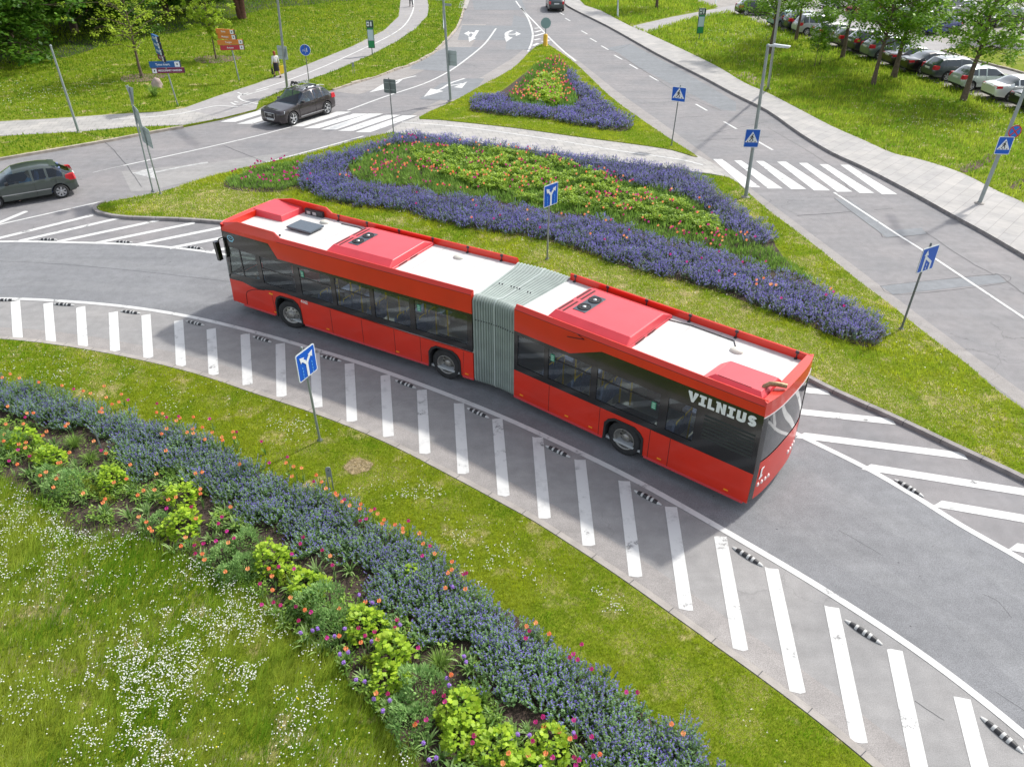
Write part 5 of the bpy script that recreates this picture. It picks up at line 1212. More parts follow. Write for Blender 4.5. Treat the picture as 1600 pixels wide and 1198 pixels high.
for k, ((x, y), _) in enumerate(px_div[1:]):
    p = G(x, y, .0115); q = min(range(len(low_line)-1), key=lambda i: (low_line[i]-G(x, y)).length); d = (low_line[q+1]-low_line[max(0, q-1)]); a = math.atan2(d.y, d.x)
    if dv is None: o = dv = divider_mesh().build('lane_divider', [pm('divider_rubber', (.025, .025, .027), .5, var=.3, vscale=30), pm('divider_white', (.50, .50, .48), .6, var=.15, vscale=30)])
    else: o = dv.copy(); link(o)
    o.location = p; o.rotation_euler = (0, 0, a+random.uniform(-.05, .05))
    names = ['at the left photo edge', 'second from the left edge', 'third from the left edge', 'fourth from the left edge', 'fifth from the left, below the front wheel', 'beside the forked sign board', 'below the middle of the front section', 'below the bellows', 'left of the rear wheel', 'below the rear wheel', 'behind the bus at the shadow edge', 'second from the bottom right', 'lowest, in the bottom right corner']
    tag(o, 'striped rubber divider on the lower edge line, '+names[k], 'lane divider', 'rubber dividers along the edge lines')
for (x, y), nm in (((75, 374.5), 'leftmost'), ((193, 378.5), 'middle left'), ((304, 387.5), 'nearest the bus mirror'), ((1420, 762), 'behind the bus, right')):
    o = dv.copy(); link(o); o.location = G(x, y, .0115); q = min(range(len(up_line)-1), key=lambda i: (up_line[i]-G(x, y)).length); d = up_line[q+1]-up_line[max(0, q-1)]; o.rotation_euler = (0, 0, math.atan2(d.y, d.x))
    tag(o, 'striped rubber divider on the upper edge line, '+nm, 'lane divider', 'rubber dividers along the edge lines')

# ================================================================ CARS
M_cglass = glass_mat('car_glass', (.42, .55, .60), .15)
M_cglassd = pm('dark_car_glass', (.03, .045, .05), .04, coat=1)
M_tail = pm('tail_lamp_red', (.55, .02, .03), .2)
M_head = pm('head_lamp', (.62, .66, .70), .1)
M_plate = pm('number_plate', (.62, .64, .62), .5)
M_trim = pm('car_trim_black', (.015, .015, .016), .5)
M_chrome = pm('car_chrome', (.65, .66, .67), .15, metal=1)
M_alloy = pm('alloy', (.50, .51, .52), .3, metal=.7)
SPECS = {   # L, W, H, front axle, wheelbase, wheel radius, cowl x, roof start, roof end, tail end of glass, belt z, hood z, deck z, nose z
 'suv':    dict(L=4.63, W=1.90, H=1.68, fa=.90, wb=2.81, wr=.385, cowl=1.28, rs=2.10, re=3.75, tg=4.48, belt=1.06, hood=1.05, deck=1.14, nose=.82, tw=.74),
 'hatch':  dict(L=4.18, W=1.71, H=1.47, fa=.84, wb=2.60, wr=.31, cowl=1.00, rs=1.85, re=3.35, tg=4.02, belt=.93, hood=.92, deck=1.00, nose=.64, tw=.74),
 'wagon':  dict(L=4.70, W=1.78, H=1.47, fa=.90, wb=2.72, wr=.32, cowl=1.25, rs=2.05, re=4.05, tg=4.55, belt=.95, hood=.92, deck=1.02, nose=.62, tw=.74),
 'sedan':  dict(L=4.72, W=1.80, H=1.44, fa=.90, wb=2.74, wr=.32, cowl=1.30, rs=2.10, re=3.20, tg=3.98, belt=.94, hood=.90, deck=1.02, nose=.62, tw=.72),
 'van':    dict(L=4.40, W=1.80, H=1.66, fa=.88, wb=2.68, wr=.32, cowl=.95, rs=1.75, re=3.75, tg=4.25, belt=1.0, hood=.98, deck=1.05, nose=.68, tw=.76),
}
def lerp(x, pts):
    for (a, b), (c, d) in zip(pts, pts[1:]):
        if x <= c: return b+(d-b)*max(0, min(1, (x-a)/(c-a+1e-9)))
    return pts[-1][1]
def srp(x, pts):
    for (a, b), (c, d) in zip(pts, pts[1:]):
        if x <= c: t = max(0, min(1, (x-a)/(c-a+1e-9))); t = t*t*(3-2*t)*.5+t*.5; return b+(d-b)*t
    return pts[-1][1]
_cars = {}
def car_meshes(kind):
    """shell of one body style, split into paint, screens, side windows"""
    if kind in _cars: return _cars[kind]
    S = SPECS[kind]; L_, Wd, H = S['L'], S['W'], S['H']
    sed = kind == 'sedan'
    top = [(0, S['nose']), (.10, S['nose']+.12), (.35, S['hood']-.12), (S['cowl'], S['hood']), (S['rs'], H-.06), (S['rs']+.45, H), (S['re']-.4, H-.01), (S['re'], H-.06), (S['tg'], S['deck'])]
    if sed: top += [(L_-.15, S['deck']-.02), (L_, S['deck']-.14)]
    else: top += [(L_-.04, S['deck']-.12), (L_, S['deck']-.25)]
    belt = [(0, S['nose']-.05), (.35, S['hood']-.17), (S['cowl'], S['belt']-.02), (L_-.6, S['belt']+.05), (L_, (S['deck'] if sed else S['belt'])-.16)]
    half = [(0, Wd*.36), (.08, Wd*.43), (.35, Wd*.478), (.9, Wd*.495), (L_-1.0, Wd*.497), (L_-.35, Wd*.475), (L_-.08, Wd*.435), (L_, Wd*.39)]
    xb = [S['rs']+.62, S['rs']+.70]; xc = [S['re']-.30, S['re']-.22] if not sed else [S['re']+.02, S['re']+.12]
    xs = {0, .04, .12, .25, .4, .65, S['cowl']-.25, S['cowl'], S['cowl']+.18, S['rs']-.3, S['rs'], S['rs']+.25, *xb, S['rs']+1.1, *xc, S['re']-.5, S['re'], (S['re']+S['tg'])/2, S['tg'], L_-.12, L_-.04, L_}
    for a in (S['fa'], S['fa']+S['wb']):
        for k in (-.4, -.2, 0, .2, .4): xs.add(round(a+k, 3))
    xs = sorted(xs); xs = [x for i, x in enumerate(xs) if i == 0 or x-xs[i-1] > .015]
    rings = []
    for x in xs:
        zt = srp(x, top) if not (S['cowl'] < x < S['rs']) else lerp(x, top); zb = max(.0, lerp(x, belt)); w = lerp(x, half)
        zl = lerp(x, [(0, .30), (.12, .2), (.5, .18), (L_-.5, .20), (L_-.1, .26), (L_, .36)])
        cab = max(0.0, min(1.0, (zt-zb-.06)/(H-S['belt']-.1))); zb = min(zb, zt-.03)
        wt = w*(.90-(.90-S['tw'])*cab); e = min(.09, (zt-zb)*.45)
        rings.append([(0, zl), (w*.82, zl), (w*.965, zl+.07), (w, zl+(zb-zl)*.45), (w*.99, zb-(zb-zl)*.22), (w*.955, zb), (wt, zt-e), (wt*.86, zt-e*.30), (wt*.5, zt-e*.06), (0, zt)])
    n = len(rings[0]); mb = MB(); V = []
    for x, rg in zip(xs, rings):
        V += [(x, -y, z) for y, z in rg]+[(x, y, z) for y, z in rg[1:-1][::-1]]
    q = 2*n-2
    F = []; Mi = []
    for i in range(len(xs)-1):
        xm = (xs[i]+xs[i+1])/2
        for k in range(q):
            F.append((i*q+k, i*q+(k+1) % q, (i+1)*q+(k+1) % q, (i+1)*q+k))
            kk = k if k < n-1 else q-1-k; m = 0
            if kk == 5:          # side glass
                if S['cowl']+.30 < xm < (xc[0] if True else 0) and not (xb[0] < xm < xb[1]): m = 3
                if xc[1] < xm < (S['tg']-.30 if not sed else S['re']+.35) : m = 3
            if kk in (6, 7, 8):
                if S['cowl'] < xm < S['rs'] and kk > 5: m = 1
                if S['re'] < xm < S['tg']-.02: m = 2
            if kk in (0, 1) : m = 4
            if kk == 2 and not (S['fa']-.5 > xm or xm > S['fa']+S['wb']+.5) and False: m = 4
            Mi.append(m)
    F.append(tuple(range(q))[::-1]); F.append(tuple((len(xs)-1)*q+k for k in range(q))); Mi += [0, 0]
    me = bpy.data.meshes.new('shell'); me.from_pydata(V, [], F)
    mats = [pm('paint_proxy', (.5, .5, .5)), M_cglass, M_trim]; Mi = [0 if v == 0 else (2 if v == 4 else 1) for v in Mi]
    for m_ in mats: me.materials.append(m_)
    me.polygons.foreach_set('material_index', Mi)
    bm = bmesh.new(); bm.from_mesh(me); bmesh.ops.recalc_face_normals(bm, faces=bm.faces); bm.to_mesh(me); bm.free()
    o = bpy.data.objects.new('shell', me); link(o)
    cm = MB()
    for a in (S['fa'], S['fa']+S['wb']):
        for sgn in (-1, 1): cm.lathe([(0, 0), (S['wr']+.06, 0), (S['wr']+.06, .5), (0, .5)], 24, 0, Matrix.Translation((a, sgn*(Wd/2-.27), S['wr'])) @ Matrix.Rotation(R(90 if sgn < 0 else -90), 4, 'X'))
    c = cm.build('cutter', M_trim); bm = bmesh.new(); bm.from_mesh(c.data); bmesh.ops.remove_doubles(bm, verts=bm.verts, dist=1e-4); bmesh.ops.recalc_face_normals(bm, faces=bm.faces); bm.to_mesh(c.data); bm.free()
    for i in range(4): pass
    md = o.modifiers.new('b', 'BOOLEAN'); md.operation = 'DIFFERENCE'; md.object = c; md.solver = 'EXACT'; md.material_mode = 'TRANSFER'
    dg = bpy.context.evaluated_depsgraph_get(); dg.update(); full = bpy.data.meshes.new_from_object(o.evaluated_get(dg))
    names = [mm.name if mm else '' for mm in full.materials]
    bpy.data.objects.remove(o); bpy.data.objects.remove(c)
    vs = np.array([v.co[:] for v in full.vertices]); out = {}
    cats = {'body': [], 'windscreen': [], 'rear_window': [], 'side_window': [], 'side_window_r': []}
    for p in full.polygons:
        mi = min(p.material_index, len(full.materials)-1); nm = full.materials[mi].name
        if nm == M_cglass.name: 
            cx = p.center; sl_ = 'windscreen' if (abs(p.normal.y) < .75 and cx.x < S['rs']) else ('rear_window' if (abs(p.normal.y) < .75 and cx.x > S['re']-.02) else ('side_window' if cx.y < 0 else 'side_window_r'))
            cats[sl_].append((tuple(p.vertices), 0))
        else: cats['body'].append((tuple(p.vertices), 1 if nm == M_trim.name else 0))
    for k, fs in cats.items():
        used = sorted({i for f, _ in fs for i in f}); mp = {a: b for b, a in enumerate(used)}
        m2 = bpy.data.meshes.new(k); m2.from_pydata([vs[i] for i in used], [], [tuple(mp[i] for i in f) for f, _ in fs])
        m2.materials.append(None)
        if k == 'body': m2.materials.append(M_trim); m2.polygons.foreach_set('material_index', [b for _, b in fs])
        m2.polygons.foreach_set('use_smooth', [True]*len(fs)); m2.update()
        try: m2.set_sharp_from_angle(angle=R(38))
        except Exception: pass
        out[k] = m2
    _cars[kind] = out; return out
_wh = {}
def wheel_parts(r, spokes, dark=False):
    k = (r, spokes, dark)
    if k in _wh: return _wh[k]
    mb = MB(); mb.lathe([(r*.66, -.10), (r*.80, -.11), (r*.97, -.09), (r, -.05), (r, .05), (r*.97, .09), (r*.80, .11), (r*.67, .10)], 28); t = mb.build('tyre', M_tyre)
    mb = MB(); mb.lathe([(r*.67, .095), (r*.69, .102), (r*.64, .095), (r*.60, .05), (r*.60, -.09)], 28, 0); mb.lathe([(r*.60, .02), (0, .02)], 20, 1); mb.lathe([(r*.16, .085), (r*.14, .1), (0, .105)], 14, 0)
    for i in range(spokes):
        a = 2*math.pi*i/spokes; Mx = Matrix.Rotation(a, 4, 'Z'); mb.hexa([(r*.1, -.035, .05), (r*.65, -.05, .06), (r*.65, .05, .06), (r*.1, .035, .05), (r*.1, -.028, .10), (r*.65, -.042, .094), (r*.65, .042, .094), (r*.1, .028, .10)], 0, Mx)
    ri = mb.build('rim', [M_alloy, M_trim]); td, rd_ = t.data, ri.data; bpy.data.objects.remove(t); bpy.data.objects.remove(ri)
    _wh[k] = (td, rd_); return _wh[k]
def car(kind, label, cat, paint, loc, rz, group=None, glass=None, spokes=5, people=False, name='car', lamps='both', plate_=True, sx=1.0):
    S = SPECS[kind]; L_, Wd, H = S['L'], S['W'], S['H']; gl = glass or M_cglassd
    t = thing(name, label, cat, loc, rz, group); C0 = Matrix.Translation((-L_/2, 0, 0)) @ Matrix.Diagonal((1, 1, 1, 1))
    ms = car_meshes(kind)
    for k in ('body', 'windscreen', 'rear_window', 'side_window', 'side_window_r'):
        me = ms[k].copy(); me.materials[0] = paint if k == 'body' else gl
        o = bpy.data.objects.new(k.replace('_r', '') if k == 'side_window_r' else k, me); link(o, t); o.matrix_local = C0
        if k == 'body': body = o
    td, rd_ = wheel_parts(S['wr'], spokes)
    for a in (S['fa'], S['fa']+S['wb']):
        for sgn in (-1, 1):
            w = bpy.data.objects.new('wheel', None); link(w, t); w.empty_display_size = .2
            w.matrix_local = Matrix.Translation((a-L_/2, sgn*(Wd/2-.115), S['wr'])) @ Matrix.Rotation(R(90 if sgn < 0 else -90), 4, 'X') @ Matrix.Rotation(a*3, 4, 'Z')
            for nm, d in (('tyre', td), ('rim', rd_)): o = bpy.data.objects.new(nm, d); link(o, w)
    D = lambda mb, nm, mats, bev=.0, par=None: (lambda o: (setattr(o, 'matrix_local', C0) if par is None else None, o)[1])(mb.build(nm, mats, par or t, bevel=bev))
    zb = S['belt']; zn = S['nose']
    for sgn in (-1, 1):
        f = sgn
        mb = MB(); y1 = Wd*.455; y0 = Wd*.27
        mb.hexa([(.02, f*y0, zn-.12), (.30, f*(y1+.012), zn-.10), (.55, f*(y1+.022), zn+.03), (.08, f*y0, zn-.03)]+[(.10, f*y0, zn+.05), (.34, f*(y1-.0), zn+.06), (.62, f*(y1+.008), zn+.10), (.14, f*y0, zn+.07)]); D(mb, 'headlight', M_head)
        mb = MB(); zz = S['deck'] if kind == 'sedan' else zb+.02
        h0, h1 = (zz-.24, zz-.09) if kind in ('sedan',) else (zz-.22, zz+.04)
        x1 = L_+.012; ya, yb = (Wd*.24, Wd*.432) if kind == 'sedan' else (Wd*.335, Wd*.44)
        mb.hexa([(x1-.16, f*ya, h0), (x1-.42, f*(yb+.047), h0+.02), (x1-.06, f*(yb-.0), h0), (x1-.0, f*ya, h0), (x1-.22, f*ya, h1), (x1-.42, f*(yb+.035), h1), (x1-.10, f*(yb-.0), h1), (x1-.05, f*ya, h1)]); D(mb, 'tail_light', M_tail)
        mb = MB(); xm = S['cowl']+.42; mb.hexa([(xm, f*(Wd*.475), zb+.02), (xm+.14, f*(Wd*.475), zb+.02), (xm+.14, f*(Wd*.475+.20), zb+.02), (xm+.02, f*(Wd*.475+.18), zb+.02), (xm, f*(Wd*.475), zb+.14), (xm+.14, f*(Wd*.475), zb+.15), (xm+.14, f*(Wd*.475+.20), zb+.15), (xm+.02, f*(Wd*.475+.18), zb+.13)]); D(mb, 'mirror', [M_trim if kind == 'hatch' else paint], .02)
        for xh in (S['rs']+.42, S['rs']+1.35):
            mb = MB(); mb.box(xh, xh+.17, f*Wd*.494-.012, f*Wd*.494+.012, zb-.115, zb-.085); D(mb, 'door_handle', paint)
        mb = MB(); 
        for xd in (S['cowl']+.16, S['rs']+.66, S['rs']+1.52): mb.tube([(xd, f*Wd*.5, .30), (xd+.01, f*Wd*.5006, .55), (xd, f*Wd*.487, zb-.04)], .006, 5)
        D(mb, 'door_gap', M_trim)
    mb = MB(); mb.box(L_-.03, L_+.014, -.26, .26, (S['deck']-.22 if kind == 'sedan' else zb-.20), (S['deck']-.11 if kind == 'sedan' else zb-.09)); D(mb, 'number_plate', M_plate)
    mb = MB(); mb.box(L_-.25, L_+.02, -Wd*.33, Wd*.33, .30, .42); D(mb, 'bumper_trim', M_trim, .02)
    mb = MB(); mb.box(-.008, .06, -.26, .26, .38, .49); D(mb, 'number_plate', M_plate)
    mb = MB(); mb.box(-.012, .05, -Wd*.24, Wd*.24, zn-.28, zn-.03); D(mb, 'grille', M_trim, .01)
    if people is not False:
        mb = MB(); mb.box(S['cowl']+.3, L_-.5, -Wd*.40, Wd*.40, .28, .34)
        for y in (-.37, .37):
            for x in (S['rs']+.25, S['rs']+1.15): mb.box(x, x+.5, y-.24, y+.24, .34, .58); mb.hexa([(x+.45, y-.22, .5), (x+.58, y-.22, .5), (x+.58, y+.22, .5), (x+.45, y+.22, .5), (x+.62, y-.2, 1.08), (x+.70, y-.2, 1.08), (x+.70, y+.2, 1.08), (x+.62, y+.2, 1.08)]); mb.box(x+.62, x+.7, y-.12, y+.12, 1.09, 1.24)
        D(mb, 'seats', people if not isinstance(people, bool) else M_seat)
        mb = MB(); mb.hexa([(S['cowl']+.05, -Wd*.40, .55), (S['cowl']+.55, -Wd*.40, .55), (S['cowl']+.55, Wd*.40, .55), (S['cowl']+.05, Wd*.40, .55), (S['cowl']+.1, -Wd*.40, zb-.08), (S['cowl']+.50, -Wd*.40, zb-.1), (S['cowl']+.50, Wd*.40, zb-.1), (S['cowl']+.1, Wd*.40, zb-.08)]); D(mb, 'dashboard', M_dark)
        mb = MB(); mb.lathe([(.165, 0), (.18, .012), (.195, 0)], 18, 0, Matrix.Translation((S['cowl']+.62, -.37, zb-.06)) @ Matrix.Rotation(R(-65), 4, 'Y')); D(mb, 'steering_wheel', M_trim)
    return t
def mpaint(n, c, metal=.3): return pm('paint_'+n, c, .28, metal=metal, coat=.8)
def heading(a, b): d = b-a; return math.atan2(d.y, d.x)
# dark SUV crossing the zebra: local +x points to its tail
fr = G(459, 196); rr = G(515, 178); d = (rr-fr).normalized(); nn = Vector((-d.y, d.x, 0)); nn = nn if nn.y > 0 else -nn
S = SPECS['suv']; mid = fr+d*(S['L']/2-S['fa'])+nn*(S['W']/2-.1)
suv = car('suv', 'dark brown grey SUV with roof bars driving over the left zebra crossing', 'car', mpaint('brown_grey', (.035, .028, .030)), mid, heading(fr, rr), glass=M_cglass, people=True, name='suv', spokes=5)
C0s = Matrix.Translation((-S['L']/2, 0, 0))
def sdet(mb, nm, mats, bev=0.0): o = mb.build(nm, mats, suv, bevel=bev); o.matrix_local = C0s; return o
mb = MB()
for y in (-.62, .62): mb.tube([(2.2, y, 1.64), (2.4, y, 1.72), (3.6, y, 1.72), (3.95, y, 1.64)], .018, 8)
sdet(mb, 'roof_rail', M_chrome)
for x in (2.55, 3.25):
    mb = MB(); mb.box(x-.03, x+.03, -.66, .66, 1.775, 1.805); 
    for y in (-.62, .62): mb.box(x-.05, x+.05, y-.04, y+.04, 1.70, 1.79, 1)
    sdet(mb, 'roof_bar', [M_chrome, M_trim])
mb = MB()
for y in (.25, .5): mb.box(2.35, 3.6, y-.04, y+.04, 1.81, 1.84, 1); mb.hexa([(2.45, y-.05, 1.84), (2.75, y-.05, 1.84), (2.75, y+.05, 1.84), (2.45, y+.05, 1.84), (2.5, y-.04, 1.97), (2.62, y-.04, 1.97), (2.62, y+.04, 1.97), (2.5, y+.04, 1.97)])
sdet(mb, 'bike_carrier', [M_trim, M_chrome])
mb = MB(); zc = .66; y_ = .36
for a, b_ in (((-y_, zc-.20), (-y_-.03, zc+.12)), ((-y_-.03, zc+.12), (y_+.03, zc+.12)), ((y_+.03, zc+.12), (y_, zc-.20)), ((y_, zc-.20), (-y_, zc-.20))): mb.tube([(-.015, a[0], a[1]), (-.015, b_[0], b_[1])], .018, 8)
for k in range(4): mb.lathe([(.045, 0), (.052, .004), (.059, 0)], 16, 0, Matrix.Translation((-.02, -.12+.08*k, zc+.02)) @ Matrix.Rotation(R(-90), 4, 'Y'))
sdet(mb, 'grille_frame', M_chrome)
for y in (-.62, .62): mb = MB(); mb.lathe([(.06, 0), (.075, .01), (.09, 0)], 14, 0, Matrix.Translation((.04, y, .42)) @ Matrix.Rotation(R(-90), 4, 'Y')); mb.lathe([(.05, .004), (0, .01)], 12, 1, Matrix.Translation((.04, y, .42)) @ Matrix.Rotation(R(-90), 4, 'Y')); sdet(mb, 'fog_light', [M_chrome, M_head])
mb = MB(); 
for y in (-S['W']*.495, S['W']*.495): mb.box(1.5, 3.4, y-.015, y+.012, .36, .39)
sdet(mb, 'side_trim', M_alloy)
p = make_person('driver in a white shirt at the wheel of the dark SUV', pose_sit(), (0, 0, 0), 0, ('brown', (.07, .045, .03)), pm('shirt_white', (.6, .6, .58), .8), M_darkcloth)
p.matrix_world = suv.matrix_basis @ C0s @ Matrix.Translation((2.58, -.37, .50)) @ Matrix.Rotation(R(90), 4, 'Z')
# grey green hatchback at the left edge
fr = G(-1, 326); rr = G(99, 309); d = (rr-fr).normalized(); nn = Vector((-d.y, d.x, 0)); nn = nn if nn.y > 0 else -nn
S = SPECS['hatch']; mid = rr-d*(S['fa']+S['wb']-S['L']/2)+nn*(S['W']/2-.1)
hb = car('hatch', 'grey green hatchback leaving the photo at the left edge', 'car', mpaint('grey_green', (.062, .078, .070)), mid, heading(fr, rr), glass=M_cglass, people=True, name='hatchback', spokes=7)
C0h = Matrix.Translation((-S['L']/2, 0, 0))
mb = MB(); mb.hexa([(3.30, -.52, 1.385), (3.54, -.50, 1.345), (3.54, .50, 1.345), (3.30, .52, 1.385), (3.30, -.52, 1.42), (3.55, -.50, 1.375), (3.55, .50, 1.375), (3.30, .52, 1.42)]); o = mb.build('spoiler', mpaint('grey_green', (.062, .078, .070)), hb, bevel=.01); o.matrix_local = C0h
mb = MB(); 
for y in (-S['W']*.496, S['W']*.496): mb.box(1.2, 3.1, y-.012, y+.012, .50, .53)
o = mb.build('side_trim', M_alloy, hb); o.matrix_local = C0h
p = make_person('fair haired driver in a blue top inside the grey green hatchback', pose_sit(), (0, 0, 0), 0, ('blond', (.45, .28, .12)), pm('top_blue', (.22, .42, .6), .8), M_darkcloth, hair='long')
p.matrix_world = hb.matrix_basis @ C0h @ Matrix.Translation((2.33, -.37, .40)) @ Matrix.Rotation(R(90), 4, 'Z')
# car driving away at the top
fr = G(847, 9); rr = G(857, 17.5); rr2 = G(880, 18); q = (rr+rr2)/2
dirn = (G(700, -20)-G(760, 20)); dirr = (G(872, -60)-G(950, 41)).normalized()
a = math.atan2(-dirr.y, -dirr.x)
car('wagon', 'dark green grey car driving away at the top of the right hand road', 'car', mpaint('pine_grey', (.04, .05, .048)), q+dirr*(SPECS['wagon']['L']/2-.9), a, name='car')
# parked row
row = [(1151, 24, 'hatch', 'black', (.012, .012, .014), 'black hatchback with bright red tail lights, leftmost of the parked row'), (1190, 43, 'hatch', 'ice blue', (.30, .44, .50), 'light blue parked hatchback left of the tall lamp post'),
       (1208, 49, 'suv', 'ink', (.02, .025, .04), 'dark blue parked car right beside the tall lamp post'), (1232, 55, 'van', 'silver', (.42, .44, .45), 'silver parked people carrier behind the two thin saplings'),
       (1262, 65, 'hatch', 'pale', (.5, .5, .48), 'pale parked car mostly hidden by maple leaves'), (1294, 75, 'wagon', 'taupe', (.16, .14, .13), 'taupe parked estate between the left maples'),
       (1316, 83, 'suv', 'graphite', (.035, .037, .045), 'graphite parked car behind the second maple trunk'), (1348, 93, 'suv', 'sage', (.13, .17, .16), 'sage grey parked crossover with a dark rear window'),
       (1384, 105, 'sedan', 'plum black', (.03, .022, .028), 'plum black parked saloon behind the two leaning trunks'), (1412, 114, 'sedan', 'black', (.010, .012, .014), 'glossy black parked saloon left of the slate estate'),
       (1443, 125, 'wagon', 'slate', (.05, .065, .072), 'slate parked estate car with a dark rear window'), (1488, 140, 'hatch', 'mint silver', (.40, .47, .43), 'mint silver parked hatchback beside the slate estate'),
       (1538, 157, 'sedan', 'white', (.74, .76, .74), 'white parked saloon with red tail lights'), (1584, 173, 'sedan', 'dark green', (.012, .022, .02), 'very dark green parked saloon, rightmost of the row')]
PKa = G(1151, 25, .12); PKb = G(1584, 174, .12); PKd = (PKb-PKa).normalized(); PKn = Vector((-PKd.y, PKd.x, 0)); PKn = PKn if PKn.y > 0 else -PKn
spok = [5, 7, 5, 6, 7, 5, 5, 6, 5, 7, 5, 7, 5, 6]
for (x, y, kd, pn, pc, lb), sp in zip(row, spok):
    g = G(x, y, .14); s = (g-PKa).dot(PKd); pos = PKa+PKd*s+PKn*(SPECS[kd]['L']/2+random.uniform(-.1, .35)); pos.z = .14
    a = math.atan2(-PKn.y, -PKn.x)+random.uniform(-.03, .03)-.10
    car(kd, lb, 'car', mpaint(pn, pc), pos, a, 'cars parked in a row on the right', name='parked_car', spokes=sp)
for x, y, kd, pn, pc, lb, da in [(1466, 52, 'hatch', 'royal blue', (.015, .04, .20), 'royal blue parked car beyond the parking lane, seen under the maple crown', 2.2), (1436, 42, 'sedan', 'white', (.74, .76, .74), 'white parked car left of the royal blue car', 2.2), (1398, 33, 'wagon', 'silver', (.42, .44, .45), 'silver estate in the far parking row', 2.2),
                          (1495, 22, 'sedan', 'silver', (.42, .44, .45), 'silver saloon at the back of the car park', 2.2), (1350, 22, 'hatch', 'red', (.35, .03, .03), 'red hatchback in the far parking row', 2.2), (1560, 40, 'suv', 'black', (.012, .012, .014), 'black car at the back of the car park under the right maple', 2.2), (1310, 12, 'van', 'white', (.74, .76, .74), 'white van at the far left of the back parking row', 2.2)]:
    pos = G(x, y, .14); car(kd, lb, 'car', mpaint(pn, pc), pos, math.atan2(-PKn.y, -PKn.x)+math.pi+.25, 'cars in the far parking rows', name='parked_car')

# ================================================================ PEOPLE ON FOOT
wdir = (G(433, 123)-G(300, 180)); wz = math.atan2(-.2, -1)
woman = make_person('red haired woman in white jacket and black skirt with a yellow bag', pose_walk(.26, .1), G(434, 121, .106), R(38), ('auburn', (.30, .06, .025)), pm('jacket_white', (.62, .61, .58), .8, bump=.2, bscale=40), M_darkcloth, skirt=True, hair='long')
def bag(label, loc, rz, col, w=.36, h=.42, nm='shopping_bag'):
    t = thing(nm, label, 'bag', loc, rz); mb = MB()
    mb.hexa([(-w/2, -.06, 0), (w/2, -.06, 0), (w/2, .06, 0), (-w/2, .06, 0), (-w/2-.02, -.03, h), (w/2+.02, -.03, h), (w/2+.02, .03, h), (-w/2-.02, .03, h)]); mb.build('bag_body', pm('bag_'+col[0], col[1], .5, bump=.4, bscale=14), t, bevel=.02)
    mb = MB(); mb.tube([(-.1, 0, h), (-.07, 0, h+.13), (.07, 0, h+.13), (.1, 0, h)], .010, 6); mb.build('handle', pm('bag_'+col[0], col[1], .5), t); return t
Mw = Matrix.Translation(G(434, 121, .106)) @ Matrix.Rotation(R(38), 4, 'Z')
bag('yellow shopping bag in the right hand of the woman', Mw @ Vector((.38, -.05, .22)), R(30), ('yellow', (.80, .58, .02)), .40, .52)
bag('small black bag in the left hand of the woman', Mw @ Vector((-.28, .12, .22)), R(120), ('black', (.015, .015, .016)), .28, .38)
make_person('person in dark clothes walking on the cycle path at the top edge', pose_walk(.3, .1), G(643, 11, .106), R(20), ('dark', (.02, .016, .014)), M_darkcloth, pm('trousers_navy', (.015, .017, .025), .8))
# boulder
bm = bmesh.new(); bmesh.ops.create_icosphere(bm, subdivisions=4, radius=1)
from mathutils import noise as mn
for v in bm.verts: k = 1+.16*mn.noise(v.co*1.4)+.05*mn.noise(v.co*4); v.co = Vector((v.co.x*.38*k, v.co.y*.32*k, max(-.1, v.co.z*.62*k*(1.0 if v.co.z > 0 else .4))))
me = bpy.data.meshes.new('boulder'); bm.to_mesh(me); bm.free(); me.materials.append(pm('granite', (.40, .31, .28), .9, bump=.6, bscale=9, var=.25, vscale=5))
for p in me.polygons: p.use_smooth = True
o = bpy.data.objects.new('boulder', me); link(o); o.location = G(247, 137, .1); tag(o, 'pale pinkish boulder in the grass behind a dark tuft', 'boulder')

# ================================================================ PLANTS
M_grass = attr_mat('grass_blades', .65, .45, .2)
M_leaf = attr_mat('leaves', .5, .35, .35)
M_petal = attr_mat('petals', .6, .35, .2)
M_bark = pm('bark', (.13, .095, .07), .95, bump=1, bscale=14, var=.35, vscale=6)
def jit(N, a): return rng.uniform(1-a, 1+a, (N, 1))
def mixc(a, b, t): t = np.asarray(t)[:, None]; return np.asarray(a)*(1-t)+np.asarray(b)*t
CAM2 = np.array([0.0, 0.0])
def lod(x, y, d0, pw):
    d = np.sqrt(x**2+y**2+CAMH**2); k = rng.random(len(x)) < (np.minimum(1, d0/d))**pw
    return x[k], y[k], np.maximum(1, d[k]/d0)
def blades(x, y, z, h, w, lean=(0, 0), spread=.35):
    N = len(x); th = rng.uniform(0, 2*np.pi, N); ph = rng.uniform(0, 2*np.pi, N); sp = rng.uniform(0, spread, N)*h
    c = np.stack([x, y, np.full(N, z)], 1); d = np.stack([np.cos(th)*w/2, np.sin(th)*w/2, np.zeros(N)], 1)
    tip = c+np.stack([np.cos(ph)*sp+lean[0]*h, np.sin(ph)*sp+lean[1]*h, h], 1)
    return np.stack([c-d, c+d, tip], 1)
